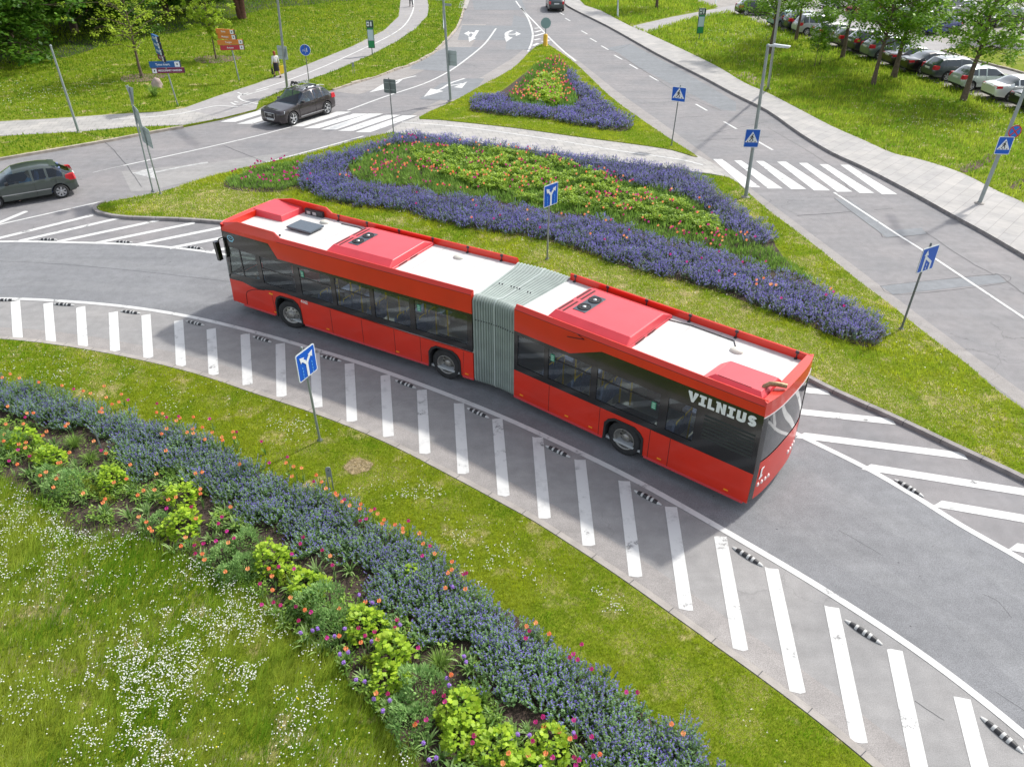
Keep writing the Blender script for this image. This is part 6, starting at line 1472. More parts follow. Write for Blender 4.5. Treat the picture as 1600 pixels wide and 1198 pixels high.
def grass(name, label, poly, z, dens, h, w, ca, cb, dry, dryness=.5, holes=(), d0=18, pw=1.7, lean=(0, 0), spread=.5, spots=(), spot_r=.5, hn=.5, o=0, edge=0.0):
    x, y = scatter(poly, dens, holes); x, y, s = lod(x, y, d0, pw); N = len(x)
    if edge: pass
    n1 = fbm(x, y, .9, o); n2 = fbm(x, y, .35, o+3); n3 = fbm(x, y, 3.1, o+5)
    n4 = vnoise(x, y, 11.0/np.clip(s.mean(), 1, 3), o+8); H = h*(1-hn/2+hn*n1)*(.55+.9*n4)*rng.uniform(.6, 1.25, N)*s**.55; Wd = w*s**1.0*rng.uniform(.7, 1.3, N)
    t = np.clip((n1-.3)*2.2+rng.normal(0, .18, N), 0, 1); col = mixc(ca, cb, t)
    dm = np.clip((n2*.55+n3*.45-(1-dryness))*7, 0, 1)
    for (cx, cy, r) in spots: c = G(cx, cy); d = np.hypot(x-c.x, (y-c.y))/r; dm = np.maximum(dm, np.clip(1.6-d*1.1+(n3-.5)*1.6, 0, 1))
    isdry = rng.random(N) < dm*.8
    col[isdry] = np.asarray(dry)*rng.uniform(.7, 1.25, (isdry.sum(), 1)); H = np.where(isdry, H*.55, H)
    col = col*jit(N, .30)*(.72+.55*n4)[:, None]
    ob = poly_cloud(name, blades(x, y, z, H, Wd, lean, spread), col, M_grass); tag(ob, label, name.replace('_', ' '), kind='stuff'); return ob
# --- bed outlines (ground)
OFF = lambda pts, dy: [(x, y+dy) for x, y in pts]
bedA_out = [(-60, 600), (0, 603), (60, 612), (130, 634), (175, 656), (240, 665), (290, 682), (350, 705), (400, 732), (450, 760), (485, 766), (518, 786), (560, 813), (590, 828), (625, 836), (660, 863), (690, 885), (715, 918), (750, 936), (800, 958), (835, 985), (875, 1025), (905, 1052), (950, 1075), (1012, 1120), (1060, 1148), (1090, 1175), (1135, 1225), (1180, 1290)]
bedA_in = [(750, 1330), (690, 1250), (650, 1198), (620, 1162), (600, 1125), (550, 1075), (525, 1032), (462, 992), (437, 962), (400, 930), (375, 915), (345, 900), (300, 876), (250, 858), (225, 843), (175, 838), (140, 838), (112, 833), (88, 808), (57, 780), (25, 762), (0, 750), (-60, 735)]
bedA = smooth_line(W(bedA_out, .03), 3)+smooth_line(W(bedA_in, .03), 3)
sheet('flower_bed_soil', bedA, .032, M_soil)
cat_in = [(920, 1290), (935, 1198), (912, 1165), (900, 1142), (882, 1128), (830, 1130), (800, 1118), (762, 1090), (757, 1055), (750, 1028), (712, 1012), (675, 1002), (650, 992), (635, 964), (612, 960), (595, 957), (575, 905), (560, 878), (535, 877), (505, 871), (457, 862), (437, 848), (437, 815), (400, 822), (388, 815), (370, 808), (338, 787), (322, 767), (295, 742), (265, 722), (250, 742), (225, 764), (208, 750), (200, 722), (188, 694), (165, 680), (140, 667), (95, 672), (50, 662), (0, 650), (-60, 640)]
catA = W(bedA_out, .03)+W(cat_in, .03)
bedC = [(440, 300), (400, 300), (360, 296), (350, 284), (400, 266), (470, 256), (484, 256), (500, 250), (540, 243), (590, 230), (615, 220), (640, 214), (693, 218), (734, 225), (780, 230), (827, 239), (890, 247), (937, 253), (1000, 259), (1062, 267), (1083, 276), (1110, 292), (1150, 330), (1180, 350), (1205, 370), (1212, 385), (1240, 420), (1290, 455), (1340, 485), (1375, 508), (1384, 525), (1363, 542), (1338, 539), (1300, 524), (1250, 504), (1200, 485), (1150, 466), (1100, 449), (1050, 436), (1000, 423), (950, 409), (900, 390), (850, 376), (800, 367), (750, 361), (700, 351), (650, 338), (620, 329), (580, 326), (540, 322), (500, 309), (472, 296)]
sheet('flower_bed_soil', smooth_line(W(bedC, .1), 2, True), .112, M_soil)
C_up = [(470, 285), (474, 262), (484, 256), (500, 249), (540, 242), (590, 228), (615, 218), (640, 212), (693, 217), (734, 224), (780, 229), (827, 238), (890, 246), (937, 252), (1000, 258), (1062, 266), (1083, 276), (1110, 292), (1150, 330), (1180, 350), (1205, 370), (1205, 388), (1170, 384), (1150, 364), (1125, 352), (1100, 327), (1080, 314), (1046, 301), (1000, 297), (968, 285), (921, 270), (871, 256), (827, 243), (774, 238), (702, 233), (640, 228), (610, 232), (580, 246), (556, 256), (540, 266), (538, 276), (545, 284), (500, 300)]
C_low = [(470, 275), (500, 280), (540, 284), (570, 293), (600, 299), (640, 297), (659, 305), (690, 314), (718, 312), (759, 317), (774, 328), (818, 331), (863, 339), (888, 349), (920, 345), (940, 349), (975, 362), (1025, 379), (1050, 387), (1100, 394), (1163, 414), (1200, 430), (1240, 440), (1290, 462), (1340, 488), (1375, 508), (1384, 525), (1363, 542), (1338, 539), (1300, 524), (1250, 504), (1200, 485), (1150, 466), (1100, 449), (1050, 436), (1000, 423), (950, 409), (900, 390), (850, 376), (800, 367), (750, 361), (700, 351), (650, 338), (620, 329), (580, 326), (540, 322), (500, 309), (472, 296)]
bedD = [(733, 173), (760, 178), (790, 181), (850, 186), (900, 196), (950, 204), (978, 205), (986, 192), (950, 166), (925, 144), (900, 124), (893, 116), (888, 104), (872, 98), (850, 100), (830, 108), (800, 131), (775, 148), (745, 160)]
sheet('flower_bed_soil', smooth_line(W(bedD, .1), 2, True), .112, M_soil)
D_cat = [(731, 172), (760, 178), (790, 181), (850, 186), (900, 196), (950, 204), (978, 205), (986, 192), (950, 166), (925, 144), (900, 124), (892, 114), (883, 117), (888, 132), (902, 150), (906, 165), (895, 174), (850, 173), (800, 167), (792, 157), (784, 150), (760, 152), (742, 158)]
# mulch rings under the young trees
for px, r in (((222, 122), 1.5), ((338, 93), 1.7)):
    c = G(*px, .1); P = [Vector((c.x+r*(1+.12*math.sin(3*a))*math.cos(a), c.y+r*(1+.1*math.cos(2*a))*math.sin(a), 0)) for a in np.linspace(0, 2*math.pi, 24, endpoint=False)]
    sheet('mulch_ring', P, .118, pm('mulch', (.16, .11, .08), 1, bump=1, bscale=12, var=.4, vscale=6))
sheet('worn_earth', smooth_line(W([(1150, 118), (1166, 112), (1180, 120), (1196, 132), (1188, 136), (1168, 128)], .12), 3, True), .13, pm('bare_earth', (.28, .22, .15), 1, bump=.8, bscale=12, var=.3, vscale=5))
M_ruts = pm('wet_earth', (.10, .07, .045), 1, bump=1, bscale=10, var=.4, vscale=5)
for px in ([(1500, 262), (1530, 250), (1545, 240), (1556, 246), (1535, 260), (1508, 270)], [(1575, 290), (1600, 278), (1620, 272), (1620, 286), (1590, 296)]): sheet('wheel_rut', smooth_line(W(px, .12), 3, True), .131, M_ruts)

# --- turf
GA, GB, DRY = (.15, .30, .006), (.42, .48, .018), (.70, .58, .30)
M_straw = pm('dead_grass', (.34, .27, .16), 1, bump=1, bscale=45, var=.4, vscale=16)
BARE = []
for (x_, y_), r_, sq in (((560, 729), .30, .62),):
    if r_ == 0: continue
    c_ = G(x_, y_); BARE.append([Vector((c_.x+r_*(1+.16*math.sin(2.3*a+x_)+.08*math.sin(6*a))*math.cos(a), c_.y+r_*sq*1.6*(1+.15*math.cos(3*a))*math.sin(a), 0)) for a in np.linspace(0, 2*math.pi, 28, endpoint=False)])
strA = A_edge+[Vector(p) for p in W(bedA_out, .03)][::-1]
edgeA = [p-n*.02 for p, n in zip(A_edge, normals2(A_edge))]
grass('lawn_grass', 'short mown grass between the foreground flower bed and the hatching, with straw patches', [p for p in edgeA]+W(bedA_out[::-1]), .02, 2600, .055, .0095, GA, GB, DRY, .49, d0=15, holes=BARE, spots=[(560, 729, .42), (480, 705, .3), (690, 790, .25), (660, 785, .2), (745, 815, .25), (620, 745, .3), (860, 915, .3), (1060, 1060, .4), (1100, 1120, .3), (1160, 1140, .35), (585, 745, .3), (560, 765, .3), (985, 1000, .3), (1175, 1080, .3)], lean=(.2, .1), o=1)
for k_, bp_poly in enumerate(BARE): 
    sheet('dead_grass_patch', bp_poly, .026+.0005*k_, M_straw); c_ = sum(bp_poly, Vector())/len(bp_poly)
    grass('straw', 'flattened straw coloured dead grass on the bald patch near the steel stake', [c_+(p-c_)*1.12 for p in bp_poly], .026, 3800, .03, .009, (.62, .50, .30), (.40, .34, .17), DRY, .5, d0=15, spread=1.6, o=1)
soilfree = [Vector((-60, -6, 0)), Vector((-60, 21, 0))]+W(bedA_in[::-1])+[Vector((-.5, -2, 0))]
grass('meadow_grass', 'long unmown meadow grass in the bottom left corner', soilfree, .02, 1700, .20, .010, (.16, .32, .012), (.42, .50, .06), (.62, .55, .30), .42, d0=12, lean=(.35, .38), spread=.55, o=2)
grass('lawn_grass', 'mown grass of the central island around its flower bed, yellowed beside the bus', C_land, .1, 900, .07, .018, (.17, .31, .010), (.44, .49, .022), (.70, .60, .33), .49, holes=[W(bedC)], d0=22, spots=[(340, 320, 2.2), (250, 322, 1.2), (900, 420, 1.0), (960, 440, 1.3), (1040, 470, 1.4), (1130, 500, 1.3), (1220, 545, 1.2), (1300, 590, 1.2), (1380, 625, 1.0), (850, 400, .8), (1410, 515, .5), (1480, 640, 1.0)], lean=(-.1, .2), o=3)
grass('lawn_grass', 'mown grass of the small triangular island', D_land, .1, 420, .07, .022, GA, GB, DRY, .42, holes=[W(bedD)], d0=40, o=4)
pathhole = F_path
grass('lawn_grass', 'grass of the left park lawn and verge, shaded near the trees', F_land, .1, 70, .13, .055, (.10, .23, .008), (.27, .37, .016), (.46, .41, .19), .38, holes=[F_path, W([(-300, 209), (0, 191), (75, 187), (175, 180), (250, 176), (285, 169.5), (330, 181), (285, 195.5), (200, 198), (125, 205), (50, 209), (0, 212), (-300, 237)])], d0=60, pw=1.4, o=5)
Gh = [p-n*.01 for p, n in zip(G_road, normals2(G_road))]+walk_out[::-1]
grass('lawn_grass', 'rough grass bank between the right pavement and the parked cars', G_land, .12, 95, .18, .05, (.16, .30, .014), (.36, .45, .03), (.52, .47, .24), .38, holes=[Gh, W([(985, 42), (1050, 27), (1135, 11), (1200, 0), (1205, 9), (1137, 20), (1075, 31), (1010, 52)]), [PKa+PKd*-40+PKn*.6, PKa+PKd*90+PKn*.6, PKa+PKd*90+PKn*80, PKa-PKd*40+PKn*80]], d0=45, pw=1.4, o=6)
# overhanging long grass at the meadow's bed edge
# --- white daisies and clover
def dots(name, label, pts, z, r, col, mat=M_petal):
    N = len(pts[0]); x, y, s = pts; k = 6; a = np.arange(k)*2*np.pi/k
    tl = rng.normal(0, .35, (N, 2)); R_ = r*s
    V = np.stack([x[:, None]+R_[:, None]*np.cos(a), y[:, None]+R_[:, None]*np.sin(a), z[:, None]+R_[:, None]*(np.cos(a)*tl[:, :1]+np.sin(a)*tl[:, 1:])], 2)
    o = poly_cloud(name, V, np.asarray(col)*jit(N, .1), mat); tag(o, label, name.replace('_', ' '), kind='stuff'); return o
def clusters(cl, n_each, z0, z1, clip=None):
    X = []; Y = []
    for cx, cy, r, k in cl:
        c = G(cx, cy); n = int(n_each*k*r*r); X.append(rng.normal(c.x, r*.55, n)); Y.append(rng.normal(c.y, r*.55, n))
    x = np.concatenate(X); y = np.concatenate(Y)
    if clip is not None: k = inside(x, y, clip); x, y = x[k], y[k]
    k = (vnoise(x, y, 5.5, 9)*.6+vnoise(x, y, 1.7, 4)*.4) > .47+rng.normal(0, .05, len(x)); x, y = x[k], y[k]
    return x, y, rng.uniform(z0, z1, len(x))
cl = [(200, 1040, .9, 1), (235, 1085, .9, 1.2), (255, 1120, .5, 1), (265, 975, .7, 1.1), (150, 1075, .5, .7), (165, 1150, .6, .9), (240, 1195, .8, 1), (270, 1160, .5, .8), (370, 945, .9, .8), (395, 1000, .8, .7), (380, 1070, .7, .8), (430, 1050, .7, .7), (470, 1140, .8, .6), (560, 1190, .4, .8), (640, 1190, .3, .8), (50, 850, 1.6, .55), (110, 830, 1.0, .6), (20, 800, 1.3, .5), (170, 870, 1.2, .4), (60, 930, 1.0, .25), (105, 1025, .6, .4), (330, 1010, .8, .6), (300, 900, 1.0, .35), (290, 1060, .5, .6), (490, 1090, .4, .7), (20, 1090, .8, .3), (55, 1110, .4, .5), (350, 880, .8, .3)]
x, y, z = clusters(cl, 900, .17, .27, soilfree); dots('daisies', 'dense drifts of tiny white daisies in the foreground meadow', (x, y, np.ones(len(x))), z, .0118, (.86, .86, .83))
cl = [(460, 668, .8, .9), (430, 660, .6, .7), (480, 680, .5, .9), (40, 572, 1.5, .5), (110, 580, 1.3, .4), (190, 592, 1.2, .3), (620, 760, .7, .6), (660, 780, .5, .8), (625, 780, .25, 2.4), (680, 778, .25, 2.0), (560, 775, .3, 2), (720, 850, .9, .6), (770, 870, .9, .6), (740, 905, .7, .8), (960, 945, .25, 3), (935, 925, .2, 3), (830, 900, .6, .4), (270, 625, 1.0, .35), (330, 640, .8, .3), (1180, 1145, .5, .2)]
x, y, z = clusters(cl, 330, .05, .09, [p for p in edgeA]+W(bedA_out[::-1])); dots('daisies', 'scattered white daisies in the mown strip beside the hatching', (x, y, np.ones(len(x))), z, .013, (.78, .78, .72))
cl = [(130, 140, 2.5, .7), (155, 137, 1.8, .9), (90, 145, 2.5, .4), (40, 160, 3, .5), (60, 168, 2.5, .5), (20, 150, 3, .3), (560, 62, 4, .35), (520, 50, 5, .2), (590, 70, 3, .2), (290, 112, 2, .4), (40, 135, 3, .2), (1140, 50, 4, .8), (1170, 65, 4, .8), (1120, 70, 3, .6), (1185, 55, 3, .7), (1420, 180, 3, .45), (1470, 190, 4, .5), (1520, 185, 4, .5), (1560, 205, 3, .5), (1400, 215, 2, .4), (1450, 205, 3, .4), (1590, 235, 2, .4)]
x, y, z = clusters(cl, 26, .2, .32); dots('daisies', 'patches of white clover and dandelion clocks in the far lawns', (x, y, np.full(len(x), 2.4)), z, .013, (.60, .62, .45))
x, y, z = clusters([(520, 35, 6, 1), (560, 60, 5, .6), (500, 60, 5, .4), (30, 1010, .6, 3), (420, 1130, .9, 1.5), (380, 1110, .8, 2), (290, 770, .3, 3), (60, 850, 1.5, .4)], 9, .2, .3); dots('buttercups', 'small yellow buttercups dotted through the long grass', (x, y, np.where(y > 30, 3.0, 1.1)), z, .012, (.75, .60, .02))
x, y, z = clusters([(165, 345+470, .01, 0)]+[(620+i*60, 335+i*14, .8, .5) for i in range(12)]+[(1390+i*40, 520+i*30, .8, .3) for i in range(5)]+[(560, 225, 1.5, .3), (900, 118, 2, .3), (960, 170, 2, .3)], 25, .16, .2, C_land); dots('daisies', 'sparse white clover in the central island grass', (x, y, np.full(len(x), 1.5)), z, .015, (.7, .7, .6))

# --- catmint: clumps of upright violet-blue spikes over grey green leaves
def catmint(label, poly, z, spacing, rad, hmax, stems, leafs, flor, ls, fs, cg, cp, pf=1.0, o=0, exclude=()):
    P = np.asarray([(p.x, p.y) for p in poly]); lo = P.min(0); hi = P.max(0)
    gx, gy = np.meshgrid(np.arange(lo[0], hi[0], spacing), np.arange(lo[1], hi[1], spacing)); gx = gx.ravel()+rng.uniform(-.3, .3, gx.size)*spacing; gy = gy.ravel()+rng.uniform(-.3, .3, gy.size)*spacing
    k = inside(gx, gy, P) & (seg_dist(gx, gy, P) > rad*.12) & (np.abs(gx) < gy*.75+4.5) & (gy > 5); gx, gy = gx[k], gy[k]
    n = len(gx); cr = rad*rng.uniform(.8, 1.25, n); ch = hmax*rng.uniform(.66, 1.14, n); cpur = rng.uniform(.55, 1.0, n)*pf
    ci = np.repeat(np.arange(n), stems); N = len(ci); th = rng.uniform(0, 2*np.pi, N); rr = np.sqrt(rng.random(N))
    bx = gx[ci]+np.cos(th)*rr*cr[ci]*.72; by = gy[ci]+np.sin(th)*rr*cr[ci]*.72
    h = ch[ci]*(1-.42*rr**2)*rng.uniform(.80, 1.12, N); lx = np.cos(th)*rr*.55+rng.normal(0, .10, N); ly = np.sin(th)*rr*.55+rng.normal(0, .10, N)
    pos = lambda t: np.stack([bx+lx*h*t, by+ly*h*t, z+h*t], 1)
    def tris(cnt, t0, t1, size, spreadr, colf, up):
        T = rng.uniform(t0, t1, (N, cnt)); sel = np.repeat(np.arange(N), cnt); t = T.ravel(); c = np.stack([bx[sel]+lx[sel]*h[sel]*t, by[sel]+ly[sel]*h[sel]*t, z+h[sel]*t], 1)
        a = rng.uniform(0, 2*np.pi, len(t)); sp = spreadr(t)*rng.uniform(.3, 1, len(t)); c = c+np.stack([np.cos(a)*sp, np.sin(a)*sp, np.zeros(len(t))], 1)
        s = size*rng.uniform(.6, 1.3, len(t)); u = np.stack([np.cos(a)*s, np.sin(a)*s, up*s*rng.uniform(.2, 1.2, len(t))], 1); v = np.stack([-np.sin(a)*s*.42, np.cos(a)*s*.42, np.zeros(len(t))], 1)
        V = np.stack([c-u*.3, c+v+u*.2, c+u, c-v+u*.2], 1); return V, colf(t, sel)
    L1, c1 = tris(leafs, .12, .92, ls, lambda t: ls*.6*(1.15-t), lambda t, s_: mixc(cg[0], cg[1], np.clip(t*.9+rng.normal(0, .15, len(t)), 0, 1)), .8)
    fsel = rng.random(N) < np.clip(cpur[ci]*1.05, 0, 1)
    F1, c2 = tris(flor, .66, 1.02, fs, lambda t: fs*.55*(1.5-t), lambda t, s_: mixc(cp[0], cp[1], rng.random(len(t))), .5)
    keep = np.repeat(fsel, flor) ; F1, c2 = F1[keep], c2[keep]
    V = np.concatenate([L1, F1]); tone = rng.uniform(.78, 1.18, n); lw = np.repeat(ci, leafs); fw_ = np.repeat(ci, flor)[keep]; C = np.concatenate([c1*jit(len(c1), .2)*tone[lw][:, None], c2*jit(len(c2), .22)*tone[fw_][:, None]])
    ob = poly_cloud('catmint', V, C, M_leaf); tag(ob, label, 'catmint', kind='stuff'); return gx, gy
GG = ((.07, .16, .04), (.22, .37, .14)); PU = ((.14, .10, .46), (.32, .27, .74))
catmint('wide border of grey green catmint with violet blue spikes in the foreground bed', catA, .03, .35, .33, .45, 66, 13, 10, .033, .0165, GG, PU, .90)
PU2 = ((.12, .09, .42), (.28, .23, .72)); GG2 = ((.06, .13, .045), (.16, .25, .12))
catmint('violet blue catmint hedge along the path side of the central bed', W(C_up, .1), .1, .40, .34, .46, 40, 7, 11, .042, .027, GG2, PU2, 1.0)
catmint('violet blue catmint hedge along the bus side of the central bed', W(C_low, .1), .1, .38, .33, .46, 42, 7, 11, .040, .025, GG2, PU2, 1.0)
catmint('violet blue catmint edging of the small island bed', W(D_cat, .1), .1, .50, .42, .46, 36, 6, 10, .055, .040, GG2, PU2, 1.0)

# --- leaf-cloud plants
def leaf_quads(c, u, v, fold=0.0):
    return np.stack([c, c+u*.45+v, c+u, c+u*.45-v], 1)
def dome_plant(n, r, h, ls, asp, ca, cb, seed, droop=.0, stem_up=False):
    g = np.random.default_rng(seed); th = g.uniform(0, 2*np.pi, n); ph = np.arccos(g.uniform(.0, 1, n)); k = g.uniform(.55, 1, n)**.5
    lob = 1+.22*np.sin(th*3+seed)+.12*np.sin(th*5+ph*4); R_ = r*lob*k
    c = np.stack([R_*np.sin(ph)*np.cos(th), R_*np.sin(ph)*np.sin(th), .04+h*k*np.cos(ph)*(1+.15*np.sin(th*4))], 1)
    a = th+g.normal(0, .7, n); s = ls*g.uniform(.6, 1.25, n); tilt = g.normal(.25-droop, .35, n) if not stem_up else g.normal(1.0, .4, n)
    u = np.stack([np.cos(a)*s*np.cos(tilt), np.sin(a)*s*np.cos(tilt), s*np.sin(tilt)], 1); rl = g.normal(0, .3, n)
    v = np.stack([-np.sin(a)*s*asp, np.cos(a)*s*asp, s*asp*rl], 1)
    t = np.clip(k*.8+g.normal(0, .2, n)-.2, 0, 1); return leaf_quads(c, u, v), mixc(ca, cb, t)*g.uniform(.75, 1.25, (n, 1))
def strap_plant(n, L_, w, ca, cb, seed, arch_=.7, r0=.06):
    """arching strap leaves, three pieces each"""
    g = np.random.default_rng(seed); a = g.uniform(0, 2*np.pi, n); l = L_*g.uniform(.6, 1.1, n); b = g.uniform(.15, arch_, n)
    P = []
    for t in (0, .4, .75, 1.0):
        out = r0*np.sqrt(g.random(n) if t == 0 else P0r) if False else r0*.6
        hz = l*(t-.55*b*t*t*1.6); ho = l*b*t*t*.95+r0*.5; P.append(np.stack([np.cos(a)*ho, np.sin(a)*ho, np.maximum(hz, .01)], 1))
    sd = np.stack([-np.sin(a), np.cos(a), np.zeros(n)], 1); q = []
    for i, (w0, w1) in enumerate(((.7, 1), (1, .8), (.8, .1))): q.append(np.stack([P[i]-sd*w*w0, P[i]+sd*w*w0, P[i+1]+sd*w*w1, P[i+1]-sd*w*w1], 1))
    V = np.concatenate(q); t = g.random(n); c = mixc(ca, cb, t)*g.uniform(.8, 1.2, (n, 1)); return V, np.concatenate([c, c, c])
def proto(name, V, C, mat=M_leaf): o = poly_cloud(name, V, C, mat); me = o.data; bpy.data.objects.remove(o); return me
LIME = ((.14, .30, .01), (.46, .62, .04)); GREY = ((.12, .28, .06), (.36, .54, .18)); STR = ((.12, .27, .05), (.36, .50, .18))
REG = []
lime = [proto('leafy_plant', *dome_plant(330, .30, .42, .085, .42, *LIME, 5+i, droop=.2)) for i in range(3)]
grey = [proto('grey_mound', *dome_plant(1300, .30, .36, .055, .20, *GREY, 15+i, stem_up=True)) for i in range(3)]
strap = [proto('tulip_foliage', *strap_plant(16, .30, .012, *STR, 25+i)) for i in range(4)]
tuft = [proto('strappy_grass', *strap_plant(150, .48, .007, (.11, .22, .02), (.28, .42, .09), 35+i, .8, .12)) for i in range(2)]
conif = [proto('golden_sprig', *dome_plant(420, .12, .30, .028, .3, (.14, .20, .01), (.32, .37, .03), 45+i, stem_up=True)) for i in range(2)]
def put(me, name, px, z, s, label, cat, group, rz=None):
    o = bpy.data.objects.new(name, me); link(o); o.location = G(*px, z); o.rotation_euler = (0, 0, rz if rz is not None else random.uniform(0, 6.28)); o.scale = (s, s, s*random.uniform(.9, 1.1)); tag(o, label, cat, group)
    if group: REG.append((o, label, px, 'A'))
    return o
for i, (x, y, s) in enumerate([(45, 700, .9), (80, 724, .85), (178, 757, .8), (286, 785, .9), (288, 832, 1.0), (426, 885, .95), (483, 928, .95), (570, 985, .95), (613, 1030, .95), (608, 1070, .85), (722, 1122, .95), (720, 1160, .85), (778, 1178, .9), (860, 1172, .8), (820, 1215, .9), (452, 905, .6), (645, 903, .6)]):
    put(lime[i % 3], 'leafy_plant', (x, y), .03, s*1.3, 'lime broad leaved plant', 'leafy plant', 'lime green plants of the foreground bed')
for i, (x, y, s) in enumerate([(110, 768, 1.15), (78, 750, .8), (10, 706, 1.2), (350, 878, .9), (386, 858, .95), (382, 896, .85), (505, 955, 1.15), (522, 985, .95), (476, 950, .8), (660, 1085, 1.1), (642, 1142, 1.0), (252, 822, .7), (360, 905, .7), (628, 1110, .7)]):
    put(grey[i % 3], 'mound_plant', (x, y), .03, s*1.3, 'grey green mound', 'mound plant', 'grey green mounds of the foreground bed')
for i, (x, y, s) in enumerate([(118, 698, 1.0), (142, 722, .85), (688, 1045, 1.0), (752, 1105, .9), (760, 1140, .8), (795, 1165, .8)]):
    put(tuft[i % 2], 'strappy_plant', (x, y), .03, s, 'fountain of bright strap leaves', 'strappy plant', 'strap leaved clumps of the foreground bed')
for i, (x, y, s) in enumerate([(55, 722, .9), (66, 722, .8), (140, 765, .9), (150, 775, .9), (163, 780, .8), (175, 788, .9), (305, 810, 1), (268, 838, .8), (310, 860, .8), (450, 915, 1), (600, 1012, 1), (690, 1130, 1), (745, 1160, 1), (575, 1040, .9), (740, 1190, 1), (585, 1055, .8)]):
    put(conif[i % 2], 'golden_sprig', (x, y), .03, s, 'golden green sprig', 'golden sprig', 'golden sprigs of the foreground bed')
random.seed(5)
fol = [(30, 645), (75, 655), (20, 728), (45, 748), (75, 765), (130, 785), (98, 778), (168, 803), (205, 808), (245, 780), (197, 740), (152, 750), (178, 710), (283, 742), (312, 750), (228, 824), (350, 803), (368, 822), (500, 893), (545, 897), (400, 840), (410, 900), (335, 845), (230, 800), (430, 960), (445, 975), (480, 1005), (505, 1020), (540, 1040), (570, 1070), (590, 1095), (610, 1110), (670, 1165), (690, 1185), (640, 1175), (700, 1210), (730, 1215), (620, 990), (630, 975), (725, 1040), (735, 1055), (560, 1000), (535, 1005), (825, 1150), (840, 1190), (880, 1175), (895, 1160), (870, 1195), (910, 1190), (810, 1195), (320, 870), (330, 885), (300, 860), (270, 865), (25, 705), (5, 730), (90, 700), (60, 740), (120, 735), (215, 775), (235, 835), (260, 760), (340, 825), (385, 905), (460, 925), (590, 975), (655, 1010), (770, 1120), (800, 1145)]
for i, (x, y) in enumerate(fol):
    for q in range(2): put(strap[(i+q) % 4], 'tulip_leaves', (x+random.uniform(-7, 7), y+random.uniform(-6, 6)), .03, random.uniform(1.0, 1.5), 'clump of blue green tulip leaves', 'tulip leaves', 'tulip leaf clumps of the foreground bed')

# --- tulips and alliums
def tulip_parts(col, seed, rf=.030, open_=.0):
    g = np.random.default_rng(seed); mb = MB(); n = 6
    V = []; F = []; C = []
    for k in range(n):
        a = 2*math.pi*k/n+(.5 if k % 2 else 0)*.3; rin = .92 if k % 2 else 1.0
        pr = [(.25, .0), (.95, .30), (1.0+open_*.3, .65), (.60+open_*.8, 1.05)]
        w = [.28, .75, .70, .12]; b = len(V)
        for (r_, z_), ww in zip(pr, w):
            for sgn in (-1, 1): V.append((rf*(r_*rin*math.cos(a)-sgn*ww*.62*math.sin(a)), rf*(r_*rin*math.sin(a)+sgn*ww*.62*math.cos(a)), rf*2.0*z_))
        for i in range(3): F.append((b+2*i, b+2*i+1, b+2*i+3, b+2*i+2))
    P = np.array([[V[i] for i in f] for f in F]); cc = []
    for i in range(len(F)): t = (i % 3)/2; cc.append([c*(1.0+.25*(1-t))+(.06 if t == 0 else 0) for c in col])
    fl = proto('flower', P, np.array(cc)*g.uniform(.85, 1.15, (len(F), 1)), M_petal)
    return fl
mb = MB(); mb.tube([(0, 0, 0), (.008, .0, .2), (.0, .01, .37)], [.0045, .004, .0035], 5); _o = mb.build('stem', pm('stem_green', (.12, .22, .06), .6)); M_stem = _o.data; bpy.data.objects.remove(_o)
tl_leaf = [proto('leaf', *strap_plant(3, .24, .014, *STR, 70+i, .5, .02)) for i in range(3)]
APR = [(.92, .36, .15), (.95, .45, .20), (.90, .28, .11)]; MAG = [(.62, .03, .26), (.68, .05, .36), (.50, .02, .17)]
fl_o = [tulip_parts(APR[i % 3], i, .031, .1+.3*(i % 2)) for i in range(4)]; fl_m = [tulip_parts(MAG[i % 3], 20+i, .029, .1+.25*(i % 2)) for i in range(4)]
def dotv(n, r, seed): 
    g = np.random.default_rng(seed); d = g.normal(0, 1, (n, 3)); d /= np.linalg.norm(d, axis=1)[:, None]; c = d*r*g.uniform(.6, 1, (n, 1)); a = np.cross(d, [0, 0, 1.0])+1e-3; a /= np.linalg.norm(a, axis=1)[:, None]; b = np.cross(d, a); s = r*.32
    return np.stack([c-a*s, c+b*s+d*s*.5, c+a*s, c-b*s-d*s*.5], 1), mixc((.28, .14, .55), (.50, .30, .75), g.random(n))
fl_a = [proto('flower', *dotv(60, .036, 90+i), M_petal) for i in range(2)]
tcount = 0
def tulip(me, head, z0, label, cat, group, s=1.0, nm='tulip', hh=.37):
    """head: survey pixel of the flower"""
    h = hh*random.uniform(.85, 1.1)*min(s, 1.15); p = G(*head, z0+h+.03*s); t = bpy.data.objects.new(nm, None); link(t); t.empty_display_size = .1
    t.location = (p.x, p.y, z0); t.rotation_euler = (random.uniform(-.08, .08), random.uniform(-.08, .08), random.uniform(0, 6.28)); tag(t, label, cat, group)
    o = bpy.data.objects.new('stem', M_stem); link(o, t); o.scale = (s, s, h/.37)
    o = bpy.data.objects.new('flower', me); link(o, t); o.location = (0, .01*s, h-.004); o.scale = (s,)*3
    o = bpy.data.objects.new('leaf', random.choice(tl_leaf)); link(o, t); o.scale = (s,)*3
    return t
c0 = lambda L_: [(x/3.9925, 600+y/3.9925) for x, y in L_]
c4 = lambda L_: [(400+x/3.9925, 600+y/3.9925) for x, y in L_]
c49 = lambda L_: [(400+x/4, 900+y/4) for x, y in L_]
c89 = lambda L_: [(800+x/4, 900+y/4) for x, y in L_]
